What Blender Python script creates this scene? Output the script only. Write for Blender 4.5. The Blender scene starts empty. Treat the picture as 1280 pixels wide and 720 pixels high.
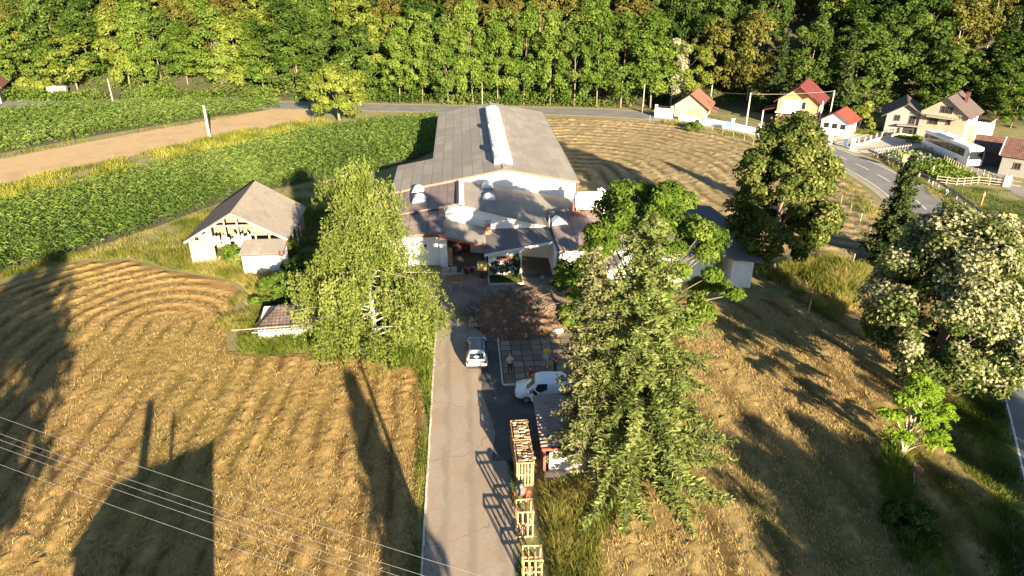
import bpy, math, random
import numpy as np
from mathutils import Vector, Matrix
from math import radians as R, sin, cos, pi

# ------------------------------------------------------------------ camera, sky, sun, exposure
SC = bpy.context.scene
COL = SC.collection
PITCH, YAW, FPX, CAMH = R(25.8), R(4.03), 870.0, 30.0
cam_d = bpy.data.cameras.new('camera')
cam_d.sensor_width = 36.0
cam_d.lens = FPX / 1280 * 36.0
cam_d.clip_start = 0.5
cam_d.clip_end = 3000
cam = bpy.data.objects.new('camera', cam_d)
COL.objects.link(cam)
cam.location = (0, 0, CAMH)
cam.rotation_euler = (R(90) - PITCH, 0, -YAW)
SC.camera = cam

SUN_EL, SUN_AZ = R(15.5), R(17.5)          # shadows run forward and a little to the left
SDIR = Vector((-sin(SUN_AZ) * cos(SUN_EL), cos(SUN_AZ) * cos(SUN_EL), -sin(SUN_EL)))
world = bpy.data.worlds.new('World')
SC.world = world
world.use_nodes = True
wn = world.node_tree
bg = wn.nodes['Background']
sky = wn.nodes.new('ShaderNodeTexSky')
sky.sky_type = 'NISHITA'
sky.sun_disc = False
sky.sun_elevation = SUN_EL
sky.sun_rotation = R(180) - SUN_AZ
sky.air_density = 1.0
sky.dust_density = 0.3
sky.ozone_density = 2.5
wn.links.new(sky.outputs[0], bg.inputs[0])
bg.inputs[1].default_value = 0.05
sun_d = bpy.data.lights.new('sun', 'SUN')
sun_d.energy = 5.0
sun_d.angle = R(0.5)
sun_d.color = (1.0, 0.84, 0.58)
sun = bpy.data.objects.new('sun', sun_d)
COL.objects.link(sun)
sun.location = (30, -80, 60)
sun.rotation_euler = SDIR.to_track_quat('-Z', 'Y').to_euler()
SC.view_settings.view_transform = 'Standard'
SC.view_settings.look = 'None'
SC.view_settings.gamma = 1.0
SC.view_settings.exposure = 2.25
SC.render.engine = 'CYCLES'
SC.render.resolution_x = 1024
SC.render.resolution_y = 576

# ------------------------------------------------------------------ measuring helper: a point of the place seen at (px, py) at height z
def at(px, py, z=0.0):
    a = (px - 640) / FPX
    b = (360 - py) / FPX
    f = cos(PITCH) + b * sin(PITCH)
    up = -sin(PITCH) + b * cos(PITCH)
    t = (z - CAMH) / up
    x, y = a * t, f * t
    c, s = cos(YAW), sin(YAW)
    return Vector((x * c + y * s, -x * s + y * c, z))

# ------------------------------------------------------------------ materials
def new_mat(name):
    m = bpy.data.materials.new(name)
    m.use_nodes = True
    nt = m.node_tree
    return m, nt, nt.nodes['Principled BSDF']

def N(nt, t, **kw):
    n = nt.nodes.new(t)
    for k, v in kw.items():
        setattr(n, k, v)
    return n

def ramp(nt, fac, stops):
    r = N(nt, 'ShaderNodeValToRGB')
    e = r.color_ramp.elements
    while len(e) < len(stops):
        e.new(0.5)
    for i, (p, c) in enumerate(stops):
        e[i].position = p
        e[i].color = (c[0], c[1], c[2], 1)
    nt.links.new(fac, r.inputs[0])
    return r.outputs[0]

def noise(nt, scale, detail=4, rough=0.6, coord=None, vec=None):
    n = N(nt, 'ShaderNodeTexNoise')
    n.inputs['Scale'].default_value = scale
    n.inputs['Detail'].default_value = detail
    n.inputs['Roughness'].default_value = rough
    if vec is not None:
        nt.links.new(vec, n.inputs['Vector'])
    elif coord:
        nt.links.new(tex(nt).outputs[coord], n.inputs['Vector'])
    return n.outputs['Fac']

def tex(nt):
    for n in nt.nodes:
        if n.type == 'TEX_COORD':
            return n
    return N(nt, 'ShaderNodeTexCoord')

def mixc(nt, fac, a, b, mode='MIX'):
    m = N(nt, 'ShaderNodeMix', data_type='RGBA', blend_type=mode)
    def put(sock, v):
        if isinstance(v, (tuple, list)):
            sock.default_value = (v[0], v[1], v[2], 1)
        elif isinstance(v, (float, int)):
            sock.default_value = v
        else:
            nt.links.new(v, sock)
    put(m.inputs[0], fac)
    put(m.inputs[6], a)
    put(m.inputs[7], b)
    return m.outputs[2]

def bump(nt, bs, h, strength=0.3, dist=0.05):
    b = N(nt, 'ShaderNodeBump')
    b.inputs['Strength'].default_value = strength
    b.inputs['Distance'].default_value = dist
    nt.links.new(h, b.inputs['Height'])
    nt.links.new(b.outputs[0], bs.inputs['Normal'])

def M_simple(name, c, rough=0.7, var=0.25, scale=6.0, metal=0.0, bmp=0.15, c2=None, big=0.6, dirt=None):
    """a base colour broken up by two scales of noise, with an optional second (wear) colour"""
    m, nt, b = new_mat(name)
    n1 = noise(nt, scale, 6, 0.65, 'Object')
    n2 = noise(nt, big, 3, 0.6, 'Object')
    lo = tuple(x * (1 - var) for x in c)
    hi = tuple(min(1, x * (1 + var * 0.6)) for x in c)
    col = ramp(nt, n1, [(0.3, lo), (0.7, hi)])
    if c2 is None:
        c2 = tuple(x * (1 - var * 0.8) for x in c)
    col = mixc(nt, ramp(nt, n2, [(0.48, (0, 0, 0)), (0.68, (1, 1, 1))]), col, c2)
    if dirt:
        n3 = noise(nt, dirt[1], 8, 0.7, 'Object')
        col = mixc(nt, ramp(nt, n3, [(dirt[2], (0, 0, 0)), (dirt[2] + 0.12, (1, 1, 1))]), col, dirt[0])
    nt.links.new(col, b.inputs['Base Color'])
    b.inputs['Roughness'].default_value = rough
    b.inputs['Metallic'].default_value = metal
    if bmp:
        bump(nt, b, n1, bmp, 0.03)
    return m

def M_flat(name, c, rough=0.5, metal=0.0, coat=0.0):
    m, nt, b = new_mat(name)
    n1 = noise(nt, 3.0, 4, 0.6, 'Object')
    col = ramp(nt, n1, [(0.3, tuple(x * 0.88 for x in c)), (0.7, tuple(min(1, x * 1.06) for x in c))])
    nt.links.new(col, b.inputs['Base Color'])
    b.inputs['Roughness'].default_value = rough
    b.inputs['Metallic'].default_value = metal
    b.inputs['Coat Weight'].default_value = coat
    return m

def M_panels(name, c, joint, sx, sy, rough=0.85, offset=0.0, var=0.2, msize=0.02, c2=None, dirt=None, axes='XY', bmp=0.4):
    """sheets, slabs or bricks with joints between them, laid in the object's own plane"""
    m, nt, b = new_mat(name)
    br = N(nt, 'ShaderNodeTexBrick')
    br.offset = offset
    br.inputs['Scale'].default_value = 1.0
    br.inputs['Brick Width'].default_value = sx
    br.inputs['Row Height'].default_value = sy
    br.inputs['Mortar Size'].default_value = msize
    br.inputs['Mortar Smooth'].default_value = 0.1
    br.inputs['Bias'].default_value = 0.0
    br.inputs['Color1'].default_value = (*[x * (1 - var) for x in c], 1)
    br.inputs['Color2'].default_value = (*[min(1, x * (1 + var)) for x in c], 1)
    br.inputs['Mortar'].default_value = (*joint, 1)
    vec = tex(nt).outputs['Object']
    if axes != 'XY':
        s = N(nt, 'ShaderNodeSeparateXYZ')
        nt.links.new(vec, s.inputs[0])
        k = N(nt, 'ShaderNodeCombineXYZ')
        idx = {'X': 0, 'Y': 1, 'Z': 2}
        if axes == 'HZ':
            ad = N(nt, 'ShaderNodeMath', operation='ADD')
            nt.links.new(s.outputs[0], ad.inputs[0])
            nt.links.new(s.outputs[1], ad.inputs[1])
            nt.links.new(ad.outputs[0], k.inputs[0])
            nt.links.new(s.outputs[2], k.inputs[1])
        else:
            nt.links.new(s.outputs[idx[axes[0]]], k.inputs[0])
            nt.links.new(s.outputs[idx[axes[1]]], k.inputs[1])
        vec = k.outputs[0]
    nt.links.new(vec, br.inputs['Vector'])
    n1 = noise(nt, 5.0, 6, 0.7, 'Object')
    n2 = noise(nt, 0.35, 4, 0.6, 'Object')
    col = mixc(nt, 0.35, br.outputs['Color'], ramp(nt, n1, [(0.25, (0.25, 0.25, 0.25)), (0.75, (0.9, 0.9, 0.9))]), 'OVERLAY')
    if c2 is not None:
        col = mixc(nt, ramp(nt, n2, [(0.45, (0, 0, 0)), (0.65, (0.8, 0.8, 0.8))]), col, c2)
    if dirt:
        n3 = noise(nt, dirt[1], 8, 0.7, 'Object')
        col = mixc(nt, ramp(nt, n3, [(dirt[2], (0, 0, 0)), (dirt[2] + 0.12, (1, 1, 1))]), col, dirt[0])
    nt.links.new(col, b.inputs['Base Color'])
    b.inputs['Roughness'].default_value = rough
    inv = N(nt, 'ShaderNodeMath', operation='SUBTRACT')
    inv.inputs[0].default_value = 1.0
    nt.links.new(br.outputs['Fac'], inv.inputs[1])
    bump(nt, b, inv.outputs[0], bmp, 0.02)
    return m

def M_leaf(name, stops, trans=0.3):
    """leaves: colour from a random per-leaf value, part of the light passing through"""
    m = bpy.data.materials.new(name)
    m.use_nodes = True
    nt = m.node_tree
    nt.nodes.clear()
    out = N(nt, 'ShaderNodeOutputMaterial')
    at_ = N(nt, 'ShaderNodeAttribute')
    at_.attribute_name = 'tint'
    oi = N(nt, 'ShaderNodeObjectInfo')
    mr = N(nt, 'ShaderNodeMath', operation='MULTIPLY_ADD')       # each tree of a kind a little lighter or darker
    mr.inputs[1].default_value = 0.22
    nt.links.new(oi.outputs['Random'], mr.inputs[0])
    ad = N(nt, 'ShaderNodeMath', operation='SUBTRACT')
    ad.inputs[1].default_value = 0.11
    nt.links.new(at_.outputs['Fac'], mr.inputs[2])
    nt.links.new(mr.outputs[0], ad.inputs[0])
    col = ramp(nt, ad.outputs[0], stops)
    d = N(nt, 'ShaderNodeBsdfDiffuse')
    t = N(nt, 'ShaderNodeBsdfTranslucent')
    nt.links.new(col, d.inputs[0])
    nt.links.new(col, t.inputs[0])
    mx = N(nt, 'ShaderNodeMixShader')
    mx.inputs[0].default_value = trans
    nt.links.new(d.outputs[0], mx.inputs[1])
    nt.links.new(t.outputs[0], mx.inputs[2])
    nt.links.new(mx.outputs[0], out.inputs[0])
    return m

# ------------------------------------------------------------------ objects
def tag(o, label=None, cat=None, group=None, kind=None):
    if label: o['label'] = label
    if cat: o['category'] = cat
    if group: o['group'] = group
    if kind: o['kind'] = kind
    return o

def thing(name, label, cat, loc=(0, 0, 0), rz=0.0, group=None):
    o = bpy.data.objects.new(name, None)
    o.empty_display_size = 0.3
    COL.objects.link(o)
    o.location = loc
    o.rotation_euler = (0, 0, rz)
    return tag(o, label, cat, group)

def copy_tree(o, parent=None):
    c = o.copy()
    COL.objects.link(c)
    if parent is not None:
        c.parent = parent
    for ch in list(o.children):
        copy_tree(ch, c)
    return c

class MB:
    """collects shapes and links them as ONE mesh object"""
    def __init__(s):
        s.v, s.f, s.mi, s.cur = [], [], [], 0
    def add(s, vs, fs, T=None):
        k = len(s.v)
        for p in vs:
            s.v.append(tuple(T @ Vector(p)) if T is not None else tuple(p))
        for f in fs:
            s.f.append([k + i for i in f])
            s.mi.append(s.cur)
        return s
    def box(s, c, d, rz=0.0, T=None, rx=0.0, ry=0.0):
        x, y, z = d[0] / 2, d[1] / 2, d[2] / 2
        vs = [(-x, -y, -z), (x, -y, -z), (x, y, -z), (-x, y, -z), (-x, -y, z), (x, -y, z), (x, y, z), (-x, y, z)]
        fs = [(0, 3, 2, 1), (4, 5, 6, 7), (0, 1, 5, 4), (1, 2, 6, 5), (2, 3, 7, 6), (3, 0, 4, 7)]
        mt = Matrix.Translation(c) @ Matrix.Rotation(rz, 4, 'Z') @ Matrix.Rotation(ry, 4, 'Y') @ Matrix.Rotation(rx, 4, 'X')
        if T is not None:
            mt = T @ mt
        return s.add(vs, fs, mt)
    def bar(s, p, q, w, h=None):
        """a square-section bar from p to q"""
        p, q = Vector(p), Vector(q)
        d = q - p
        mt = Matrix.Translation((p + q) / 2) @ d.to_track_quat('X', 'Z').to_matrix().to_4x4()
        h = h or w
        x, y, z = d.length / 2, w / 2, h / 2
        vs = [(-x, -y, -z), (x, -y, -z), (x, y, -z), (-x, y, -z), (-x, -y, z), (x, -y, z), (x, y, z), (-x, y, z)]
        fs = [(0, 3, 2, 1), (4, 5, 6, 7), (0, 1, 5, 4), (1, 2, 6, 5), (2, 3, 7, 6), (3, 0, 4, 7)]
        return s.add(vs, fs, mt)
    def tube(s, pts, rad, n=8, cap=True):
        pts = [Vector(p) for p in pts]
        if not isinstance(rad, (list, tuple)):
            rad = [rad] * len(pts)
        rings = []
        k0 = len(s.v)
        up0 = None
        for i, p in enumerate(pts):
            d = (pts[min(i + 1, len(pts) - 1)] - pts[max(i - 1, 0)]).normalized()
            if up0 is None:
                up0 = Vector((0, 0, 1)) if abs(d.z) < 0.9 else Vector((1, 0, 0))
            a = d.cross(up0)
            if a.length < 1e-4:
                a = d.cross(Vector((0, 1, 0.1)))
            a.normalize()
            b = d.cross(a).normalized()
            for j in range(n):
                t = 2 * pi * j / n
                s.v.append(tuple(p + a * cos(t) * rad[i] + b * sin(t) * rad[i]))
        for i in range(len(pts) - 1):
            for j in range(n):
                j2 = (j + 1) % n
                s.f.append([k0 + i * n + j, k0 + i * n + j2, k0 + (i + 1) * n + j2, k0 + (i + 1) * n + j])
                s.mi.append(s.cur)
        if cap:
            s.f.append([k0 + j for j in range(n)][::-1]); s.mi.append(s.cur)
            s.f.append([k0 + (len(pts) - 1) * n + j for j in range(n)]); s.mi.append(s.cur)
        return s
    def lathe(s, prof, c=(0, 0, 0), n=16, axis='Z'):
        """prof: (radius, height) pairs"""
        k0 = len(s.v)
        for r, h in prof:
            for j in range(n):
                t = 2 * pi * j / n
                p = (r * cos(t), r * sin(t), h)
                if axis == 'X': p = (h, r * cos(t), r * sin(t))
                if axis == 'Y': p = (r * cos(t), h, r * sin(t))
                s.v.append((p[0] + c[0], p[1] + c[1], p[2] + c[2]))
        for i in range(len(prof) - 1):
            for j in range(n):
                j2 = (j + 1) % n
                s.f.append([k0 + i * n + j, k0 + i * n + j2, k0 + (i + 1) * n + j2, k0 + (i + 1) * n + j]); s.mi.append(s.cur)
        s.f.append([k0 + j for j in range(n)][::-1]); s.mi.append(s.cur)
        s.f.append([k0 + (len(prof) - 1) * n + j for j in range(n)]); s.mi.append(s.cur)
        return s
    def prism(s, poly, y0, y1, plane='XZ'):
        """a polygon in XZ pushed along Y (or in XY pushed along Z, or in YZ pushed along X)"""
        n = len(poly)
        def P(p, t):
            if plane == 'XZ': return (p[0], t, p[1])
            if plane == 'YZ': return (t, p[0], p[1])
            return (p[0], p[1], t)
        vs = [P(p, y0) for p in poly] + [P(p, y1) for p in poly]
        fs = [list(range(n)), list(range(2 * n - 1, n - 1, -1))]
        fs += [[i, n + i, n + (i + 1) % n, (i + 1) % n] for i in range(n)]
        return s.add(vs, fs)
    def slab(s, pts, th):
        """a plate whose upper face is the given polygon, th thick downward"""
        n = len(pts)
        vs = [tuple(p) for p in pts] + [(p[0], p[1], p[2] - th) for p in pts]
        fs = [list(range(n)), list(range(2 * n - 1, n - 1, -1))]
        fs += [[i, n + i, n + (i + 1) % n, (i + 1) % n] for i in range(n)]
        return s.add(vs, fs)
    def walls(s, pts, z1, z0=0.0):
        """a solid from plan points, each with its own top height"""
        n = len(pts)
        vs = [(p[0], p[1], z0) for p in pts] + [(p[0], p[1], h) for p, h in zip(pts, z1)]
        fs = [list(range(n - 1, -1, -1)), list(range(n, 2 * n))]
        fs += [[i, (i + 1) % n, n + (i + 1) % n, n + i] for i in range(n)]
        return s.add(vs, fs)
    def build(s, name, mat, parent=None, smooth=False, bevel=0.0, subs=0, fix=True):
        me = bpy.data.meshes.new(name)
        me.from_pydata(s.v, [], s.f)
        mats = mat if isinstance(mat, (list, tuple)) else [mat]
        for m in mats:
            me.materials.append(m)
        if len(mats) > 1:
            me.polygons.foreach_set('material_index', s.mi)
        if fix:
            import bmesh
            bm = bmesh.new()
            bm.from_mesh(me)
            bmesh.ops.recalc_face_normals(bm, faces=bm.faces)
            bm.to_mesh(me)
            bm.free()
        if smooth:
            me.polygons.foreach_set('use_smooth', [True] * len(me.polygons))
        me.update()
        o = bpy.data.objects.new(name, me)
        COL.objects.link(o)
        if parent is not None:
            o.parent = parent
        if bevel:
            b = o.modifiers.new('bevel', 'BEVEL')
            b.width = bevel
            b.segments = 2
            b.limit_method = 'ANGLE'
            b.angle_limit = R(40)
        if subs:
            b = o.modifiers.new('subdivision', 'SUBSURF')
            b.levels = b.render_levels = subs
        return o

def np_mesh(name, V, F, mats, parent=None, tint=None, mat_idx=None, attrs=None, smooth=False):
    """a mesh from arrays: V (n,3), F (m,4) or (m,3)"""
    me = bpy.data.meshes.new(name)
    V = np.ascontiguousarray(V, dtype=np.float32)
    F = np.ascontiguousarray(F, dtype=np.int32)
    m, k = F.shape
    me.vertices.add(len(V))
    me.vertices.foreach_set('co', V.ravel())
    me.loops.add(m * k)
    me.loops.foreach_set('vertex_index', F.ravel())
    me.polygons.add(m)
    me.polygons.foreach_set('loop_start', np.arange(0, m * k, k, dtype=np.int32))
    if smooth:
        me.polygons.foreach_set('use_smooth', np.ones(m, dtype=bool))
    for mm in (mats if isinstance(mats, (list, tuple)) else [mats]):
        me.materials.append(mm)
    if mat_idx is not None:
        me.polygons.foreach_set('material_index', np.ascontiguousarray(mat_idx, dtype=np.int32))
    me.update(calc_edges=True)
    if tint is not None:
        a = me.attributes.new('tint', 'FLOAT', 'FACE')
        a.data.foreach_set('value', np.ascontiguousarray(tint, dtype=np.float32))
    for nm, arr in (attrs or {}).items():
        a = me.attributes.new(nm, 'FLOAT', 'POINT')
        a.data.foreach_set('value', np.ascontiguousarray(arr, dtype=np.float32))
    o = bpy.data.objects.new(name, me)
    COL.objects.link(o)
    if parent is not None:
        o.parent = parent
    return o

# ------------------------------------------------------------------ polygons and value noise for the ground
def in_poly(X, Y, poly):
    c = np.zeros(X.shape, bool)
    n = len(poly)
    for i in range(n):
        x0, y0 = poly[i][:2]
        x1, y1 = poly[(i + 1) % n][:2]
        cond = ((y0 > Y) != (y1 > Y))
        xi = (x1 - x0) * (Y - y0) / (y1 - y0 + 1e-12) + x0
        c ^= cond & (X < xi)
    return c

def edge_dist(X, Y, poly, skip=()):
    d = np.full(X.shape, 1e9)
    n = len(poly)
    for i in range(n):
        if i in skip:
            continue
        x0, y0 = poly[i][:2]
        x1, y1 = poly[(i + 1) % n][:2]
        dx, dy = x1 - x0, y1 - y0
        t = np.clip(((X - x0) * dx + (Y - y0) * dy) / (dx * dx + dy * dy), 0, 1)
        d = np.minimum(d, np.hypot(X - x0 - t * dx, Y - y0 - t * dy))
    return d

def vnoise(X, Y, scale, seed):
    rng = np.random.default_rng(seed)
    T = rng.random((256, 256))
    x, y = X * scale + 1000.3, Y * scale + 1000.7
    xi, yi = np.floor(x).astype(int), np.floor(y).astype(int)
    fx, fy = x - xi, y - yi
    fx, fy = fx * fx * (3 - 2 * fx), fy * fy * (3 - 2 * fy)
    a = T[xi % 256, yi % 256]; b = T[(xi + 1) % 256, yi % 256]
    c = T[xi % 256, (yi + 1) % 256]; d = T[(xi + 1) % 256, (yi + 1) % 256]
    return (a * (1 - fx) + b * fx) * (1 - fy) + (c * (1 - fx) + d * fx) * fy

def fbm(X, Y, scale, seed, oct=4):
    s, a, t = 0, 1.0, 0
    for k in range(oct):
        s = s + a * vnoise(X, Y, scale * 2 ** k, seed + k)
        t += a
        a *= 0.55
    return s / t

def sstep(x, a, b):
    t = np.clip((x - a) / (b - a), 0, 1)
    return t * t * (3 - 2 * t)

HX = [-400, -110, -40, 0, 30, 55, 78, 100, 125, 400]
HY = [175, 172, 168, 162, 156, 150, 143, 135, 130, 130]
def hill_start(x):
    return np.interp(x, HX, HY)
def hill_z(x, y):
    d = np.asarray(y) - hill_start(x)
    return np.where(d > 0, 0.55 * np.clip(d, 0, 400) * sstep(d, 0, 14), 0.0)
# ================================================================== SETTING: ground, fields, roads
def ground_mat():
    m, nt, b = new_mat('meadow_ground')
    big = noise(nt, 0.05, 5, 0.6, 'Object')
    mid = noise(nt, 0.6, 6, 0.7, 'Object')
    fine = noise(nt, 7.0, 6, 0.75, 'Object')
    c1 = ramp(nt, fine, [(0.28, (0.10, 0.085, 0.03)), (0.5, (0.22, 0.18, 0.07)), (0.72, (0.40, 0.31, 0.14))])
    c2 = ramp(nt, fine, [(0.28, (0.05, 0.07, 0.018)), (0.72, (0.17, 0.20, 0.055))])
    f = ramp(nt, mid, [(0.42, (0, 0, 0)), (0.62, (1, 1, 1))])
    f2 = ramp(nt, big, [(0.4, (0.25, 0.25, 0.25)), (0.6, (1, 1, 1))])
    col = mixc(nt, mixc(nt, 1.0, f, f2, 'MULTIPLY'), c1, c2)
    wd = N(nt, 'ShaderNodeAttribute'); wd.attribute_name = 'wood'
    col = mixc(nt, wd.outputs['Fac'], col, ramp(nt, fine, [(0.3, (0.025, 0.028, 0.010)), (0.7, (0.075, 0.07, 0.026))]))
    nt.links.new(col, b.inputs['Base Color'])
    b.inputs['Roughness'].default_value = 0.95
    bump(nt, b, fine, 0.6, 0.12)
    return m

def hay_mat(name, stub_lo, stub_hi, hay_lo, hay_hi, green):
    m, nt, b = new_mat(name)
    a = N(nt, 'ShaderNodeAttribute'); a.attribute_name = 'hay'
    g = N(nt, 'ShaderNodeAttribute'); g.attribute_name = 'green'
    fine = noise(nt, 9.0, 8, 0.85, 'Object')
    mid = noise(nt, 0.9, 6, 0.7, 'Object')
    mp = N(nt, 'ShaderNodeMapping'); mp.inputs['Scale'].default_value = (5.5, 1.3, 3.0)
    nt.links.new(tex(nt).outputs['Object'], mp.inputs['Vector'])
    streak = noise(nt, 2.6, 8, 0.8, vec=mp.outputs['Vector'])
    fleck = noise(nt, 5.0, 5, 0.8, vec=mp.outputs['Vector'])
    stub = ramp(nt, fine, [(0.32, stub_lo), (0.68, stub_hi)])
    hay = ramp(nt, fine, [(0.3, hay_lo), (0.66, hay_hi)])
    col = mixc(nt, a.outputs['Fac'], stub, hay)
    col = mixc(nt, ramp(nt, mid, [(0.35, (0, 0, 0)), (0.75, (0.4, 0.4, 0.4))]), col, tuple(x * 0.62 for x in stub_hi))
    col = mixc(nt, g.outputs['Fac'], col, ramp(nt, fine, [(0.3, tuple(x * 0.5 for x in green)), (0.7, green)]))
    col = mixc(nt, ramp(nt, streak, [(0.34, (0.75, 0.75, 0.75)), (0.50, (0, 0, 0))]), col, tuple(x * 0.42 for x in hay_lo))
    col = mixc(nt, ramp(nt, fleck, [(0.60, (0, 0, 0)), (0.72, (0.6, 0.6, 0.6))]), col, tuple(min(1, x * 1.12) for x in hay_hi))
    nt.links.new(col, b.inputs['Base Color'])
    b.inputs['Roughness'].default_value = 0.95
    b.inputs['Specular IOR Level'].default_value = 0.1
    bump(nt, b, fine, 0.9, 0.10)
    return m

# the ground: one sheet to beyond the horizon, rising into the wooded hillside
xs = np.concatenate([np.linspace(-900, -140, 20)[:-1], np.arange(-140, 141, 4.0), np.linspace(140, 900, 20)[1:]])
ys = np.concatenate([np.linspace(-500, -60, 14)[:-1], np.arange(-60, 231, 4.0), np.linspace(230, 1100, 24)[1:]])
GX, GY = np.meshgrid(xs, ys)
GZ = hill_z(GX, GY) + np.where(GY > hill_start(GX), 0.6 * fbm(GX, GY, 0.1, 5), 0)
nx, ny = len(xs), len(ys)
idx = np.arange(nx * ny).reshape(ny, nx)
F = np.stack([idx[:-1, :-1], idx[:-1, 1:], idx[1:, 1:], idx[1:, :-1]], -1).reshape(-1, 4)
MG = ground_mat()
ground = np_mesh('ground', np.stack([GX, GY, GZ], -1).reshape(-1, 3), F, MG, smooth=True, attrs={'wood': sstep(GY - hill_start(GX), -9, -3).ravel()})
tag(ground, kind='structure')

def sheet(name, poly, z, mat, kind='structure', step=None):
    mb = MB()
    mb.add([(p[0], p[1], z) for p in poly], [list(range(len(poly)))])
    o = mb.build(name, mat)
    return tag(o, kind=kind)

FIELD = {}
def field_mesh(name, poly, step, mat, spacing, amp, z0=0.05, seed=1, clump=0.10, skip=(), greenness=0.5, rough=0.05, dirfun=None, strength=None):
    """a mown field: low swaths of cut hay that follow the field's edge, clumped and broken by noise"""
    P = np.array([p[:2] for p in poly])
    X, Y = np.meshgrid(np.arange(P[:, 0].min(), P[:, 0].max() + step, step), np.arange(P[:, 1].min(), P[:, 1].max() + step, step))
    ins = in_poly(X, Y, poly)
    e = edge_dist(X, Y, poly)
    d = edge_dist(X, Y, poly, skip) if dirfun is None else dirfun(X, Y)
    d = d + 0.8 * (fbm(X, Y, 0.07, seed + 3) - 0.5) * 2
    w = 0.5 + 0.5 * np.cos(2 * np.pi * (d + 0.8 * (fbm(X, Y, 0.30, seed + 4, 3) - .5)) / spacing)
    brk = sstep(fbm(X, Y, 0.16, seed + 9, 3), 0.34, 0.56)
    n = fbm(X, Y, 1.1, seed + 20, 3)
    n2 = fbm(X, Y, 2.6, seed + 21, 2)
    hay = np.clip(w ** 4.0 * (0.15 + 1.0 * brk) * (0.12 + 1.5 * sstep(0.5 * n + 0.5 * n2, 0.34, 0.66)), 0, 1)
    st = strength(X, Y) if strength is not None else 1.0
    hay = hay * st
    shade_line = (1 - w) ** 7 * sstep(fbm(X, Y, 0.35, seed + 60, 3), 0.34, 0.60) * (0.6 + 1.2 * n2) * st      # stubble line between two swaths, darkened to paint their shaded edge
    look = np.clip(0.55 + 0.45 * hay - 1.2 * shade_line, 0, 1)
    FIELD[name] = (P[:, 0].min(), P[:, 1].min(), step, look)
    z = z0 + sstep(e, 0.0, 1.2) * (amp * hay - 0.07 * np.clip(shade_line, 0, 1) + clump * sstep(fbm(X, Y, 1.7, seed + 30, 3), 0.50, 0.72) + rough * fbm(X, Y, 2.3, seed + 40, 2) + rough * 0.8 * np.random.default_rng(seed).random(X.shape))
    gr = np.clip(sstep(fbm(X, Y, 0.12, seed + 50, 4), 0.52, 0.68) * greenness * (1 - 0.7 * hay), 0, 1)
    ny, nx = X.shape
    idx = np.arange(nx * ny).reshape(ny, nx)
    ok = ins[:-1, :-1] & ins[:-1, 1:] & ins[1:, 1:] & ins[1:, :-1]
    F = np.stack([idx[:-1, :-1], idx[:-1, 1:], idx[1:, 1:], idx[1:, :-1]], -1)[ok]
    used = np.unique(F)
    remap = np.full(nx * ny, -1)
    remap[used] = np.arange(len(used))
    V = np.stack([X, Y, z], -1).reshape(-1, 3)[used]
    o = np_mesh(name, V, remap[F], mat, attrs={'hay': look.ravel()[used], 'green': gr.ravel()[used]}, smooth=True)
    return tag(o, kind='structure')

hayL = hay_mat('mown_hay', (0.075, 0.042, 0.014), (0.22, 0.135, 0.05), (0.35, 0.215, 0.075), (0.62, 0.415, 0.165), (0.26, 0.215, 0.05))
hayB = hay_mat('mown_hay_pale', (0.085, 0.06, 0.026), (0.23, 0.165, 0.08), (0.30, 0.225, 0.115), (0.52, 0.41, 0.23), (0.22, 0.20, 0.07))
hayR = hay_mat('mown_hay_olive', (0.07, 0.045, 0.016), (0.20, 0.135, 0.05), (0.28, 0.195, 0.075), (0.54, 0.39, 0.17), (0.16, 0.165, 0.045))
POLY_LEFT = [(-3.35, 8), (-3.35, 46), (-5.2, 49.5), (-10, 50.2), (-13.5, 50.6), (-20, 51.5), (-22, 56), (-21.5, 62), (-24, 65.5), (-31, 68.5), (-36, 71.5), (-42, 71.5),
             (-48, 64.5), (-62, 55), (-95, 42), (-95, 8)]
def laps_left(X, Y):
    # the mower went round and round: laps about a middle line, and straight rows beside the drive
    yc = np.clip(Y, -10, 57)
    cap = np.hypot((X + 27.5) * 0.95, Y - yc)
    return np.where(X - 0.10 * (Y - 40) < -14.5, cap, X * 1.0 + 0.02 * Y)
field_mesh('mown_field_beside_drive', POLY_LEFT, 0.19, hayL, 1.75, 0.13, seed=11, greenness=0.45, dirfun=laps_left, rough=0.08, clump=0.02, strength=lambda X, Y: np.where(X - 0.10 * (Y - 40) < -14.5, .55 + .45 * sstep(fbm(X, Y, .05, 88, 3), .3, .6), .55 + .35 * sstep(fbm(X, Y, .14, 89, 3), .35, .65)))
POLY_BACK = [(14.6, 82), (14.6, 139.5), (24, 139), (34, 136), (43, 131.0), (49, 124), (54, 115), (56, 104), (56.5, 92), (54, 82), (51, 74), (45, 66), (33, 68), (29.5, 70), (28.5, 76)]
field_mesh('mown_field_behind_hall', POLY_BACK, 0.32, hayB, 2.3, 0.12, seed=31, skip=(0, 8, 9, 10, 11, 12, 13, 14), greenness=0.12)
POLY_RIGHT = [(5.2, 10), (5.2, 31.0), (8, 32), (12, 37), (14.5, 44), (15, 52), (18, 58.8), (28.5, 57.8), (36, 60), (44, 64), (49, 70), (48.5, 62), (44, 53), (40.5, 46), (37, 40), (34, 34), (30, 27), (25, 17), (20, 10)]
def rows_right(X, Y):
    return X + 0.12 * Y + 0.02 * (Y - 40) ** 2 * 0.3
field_mesh('mown_bank_beside_firs', POLY_RIGHT, 0.25, hayR, 3.2, 0.10, seed=51, greenness=0.7, rough=.10, clump=0.02, dirfun=rows_right)

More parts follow.
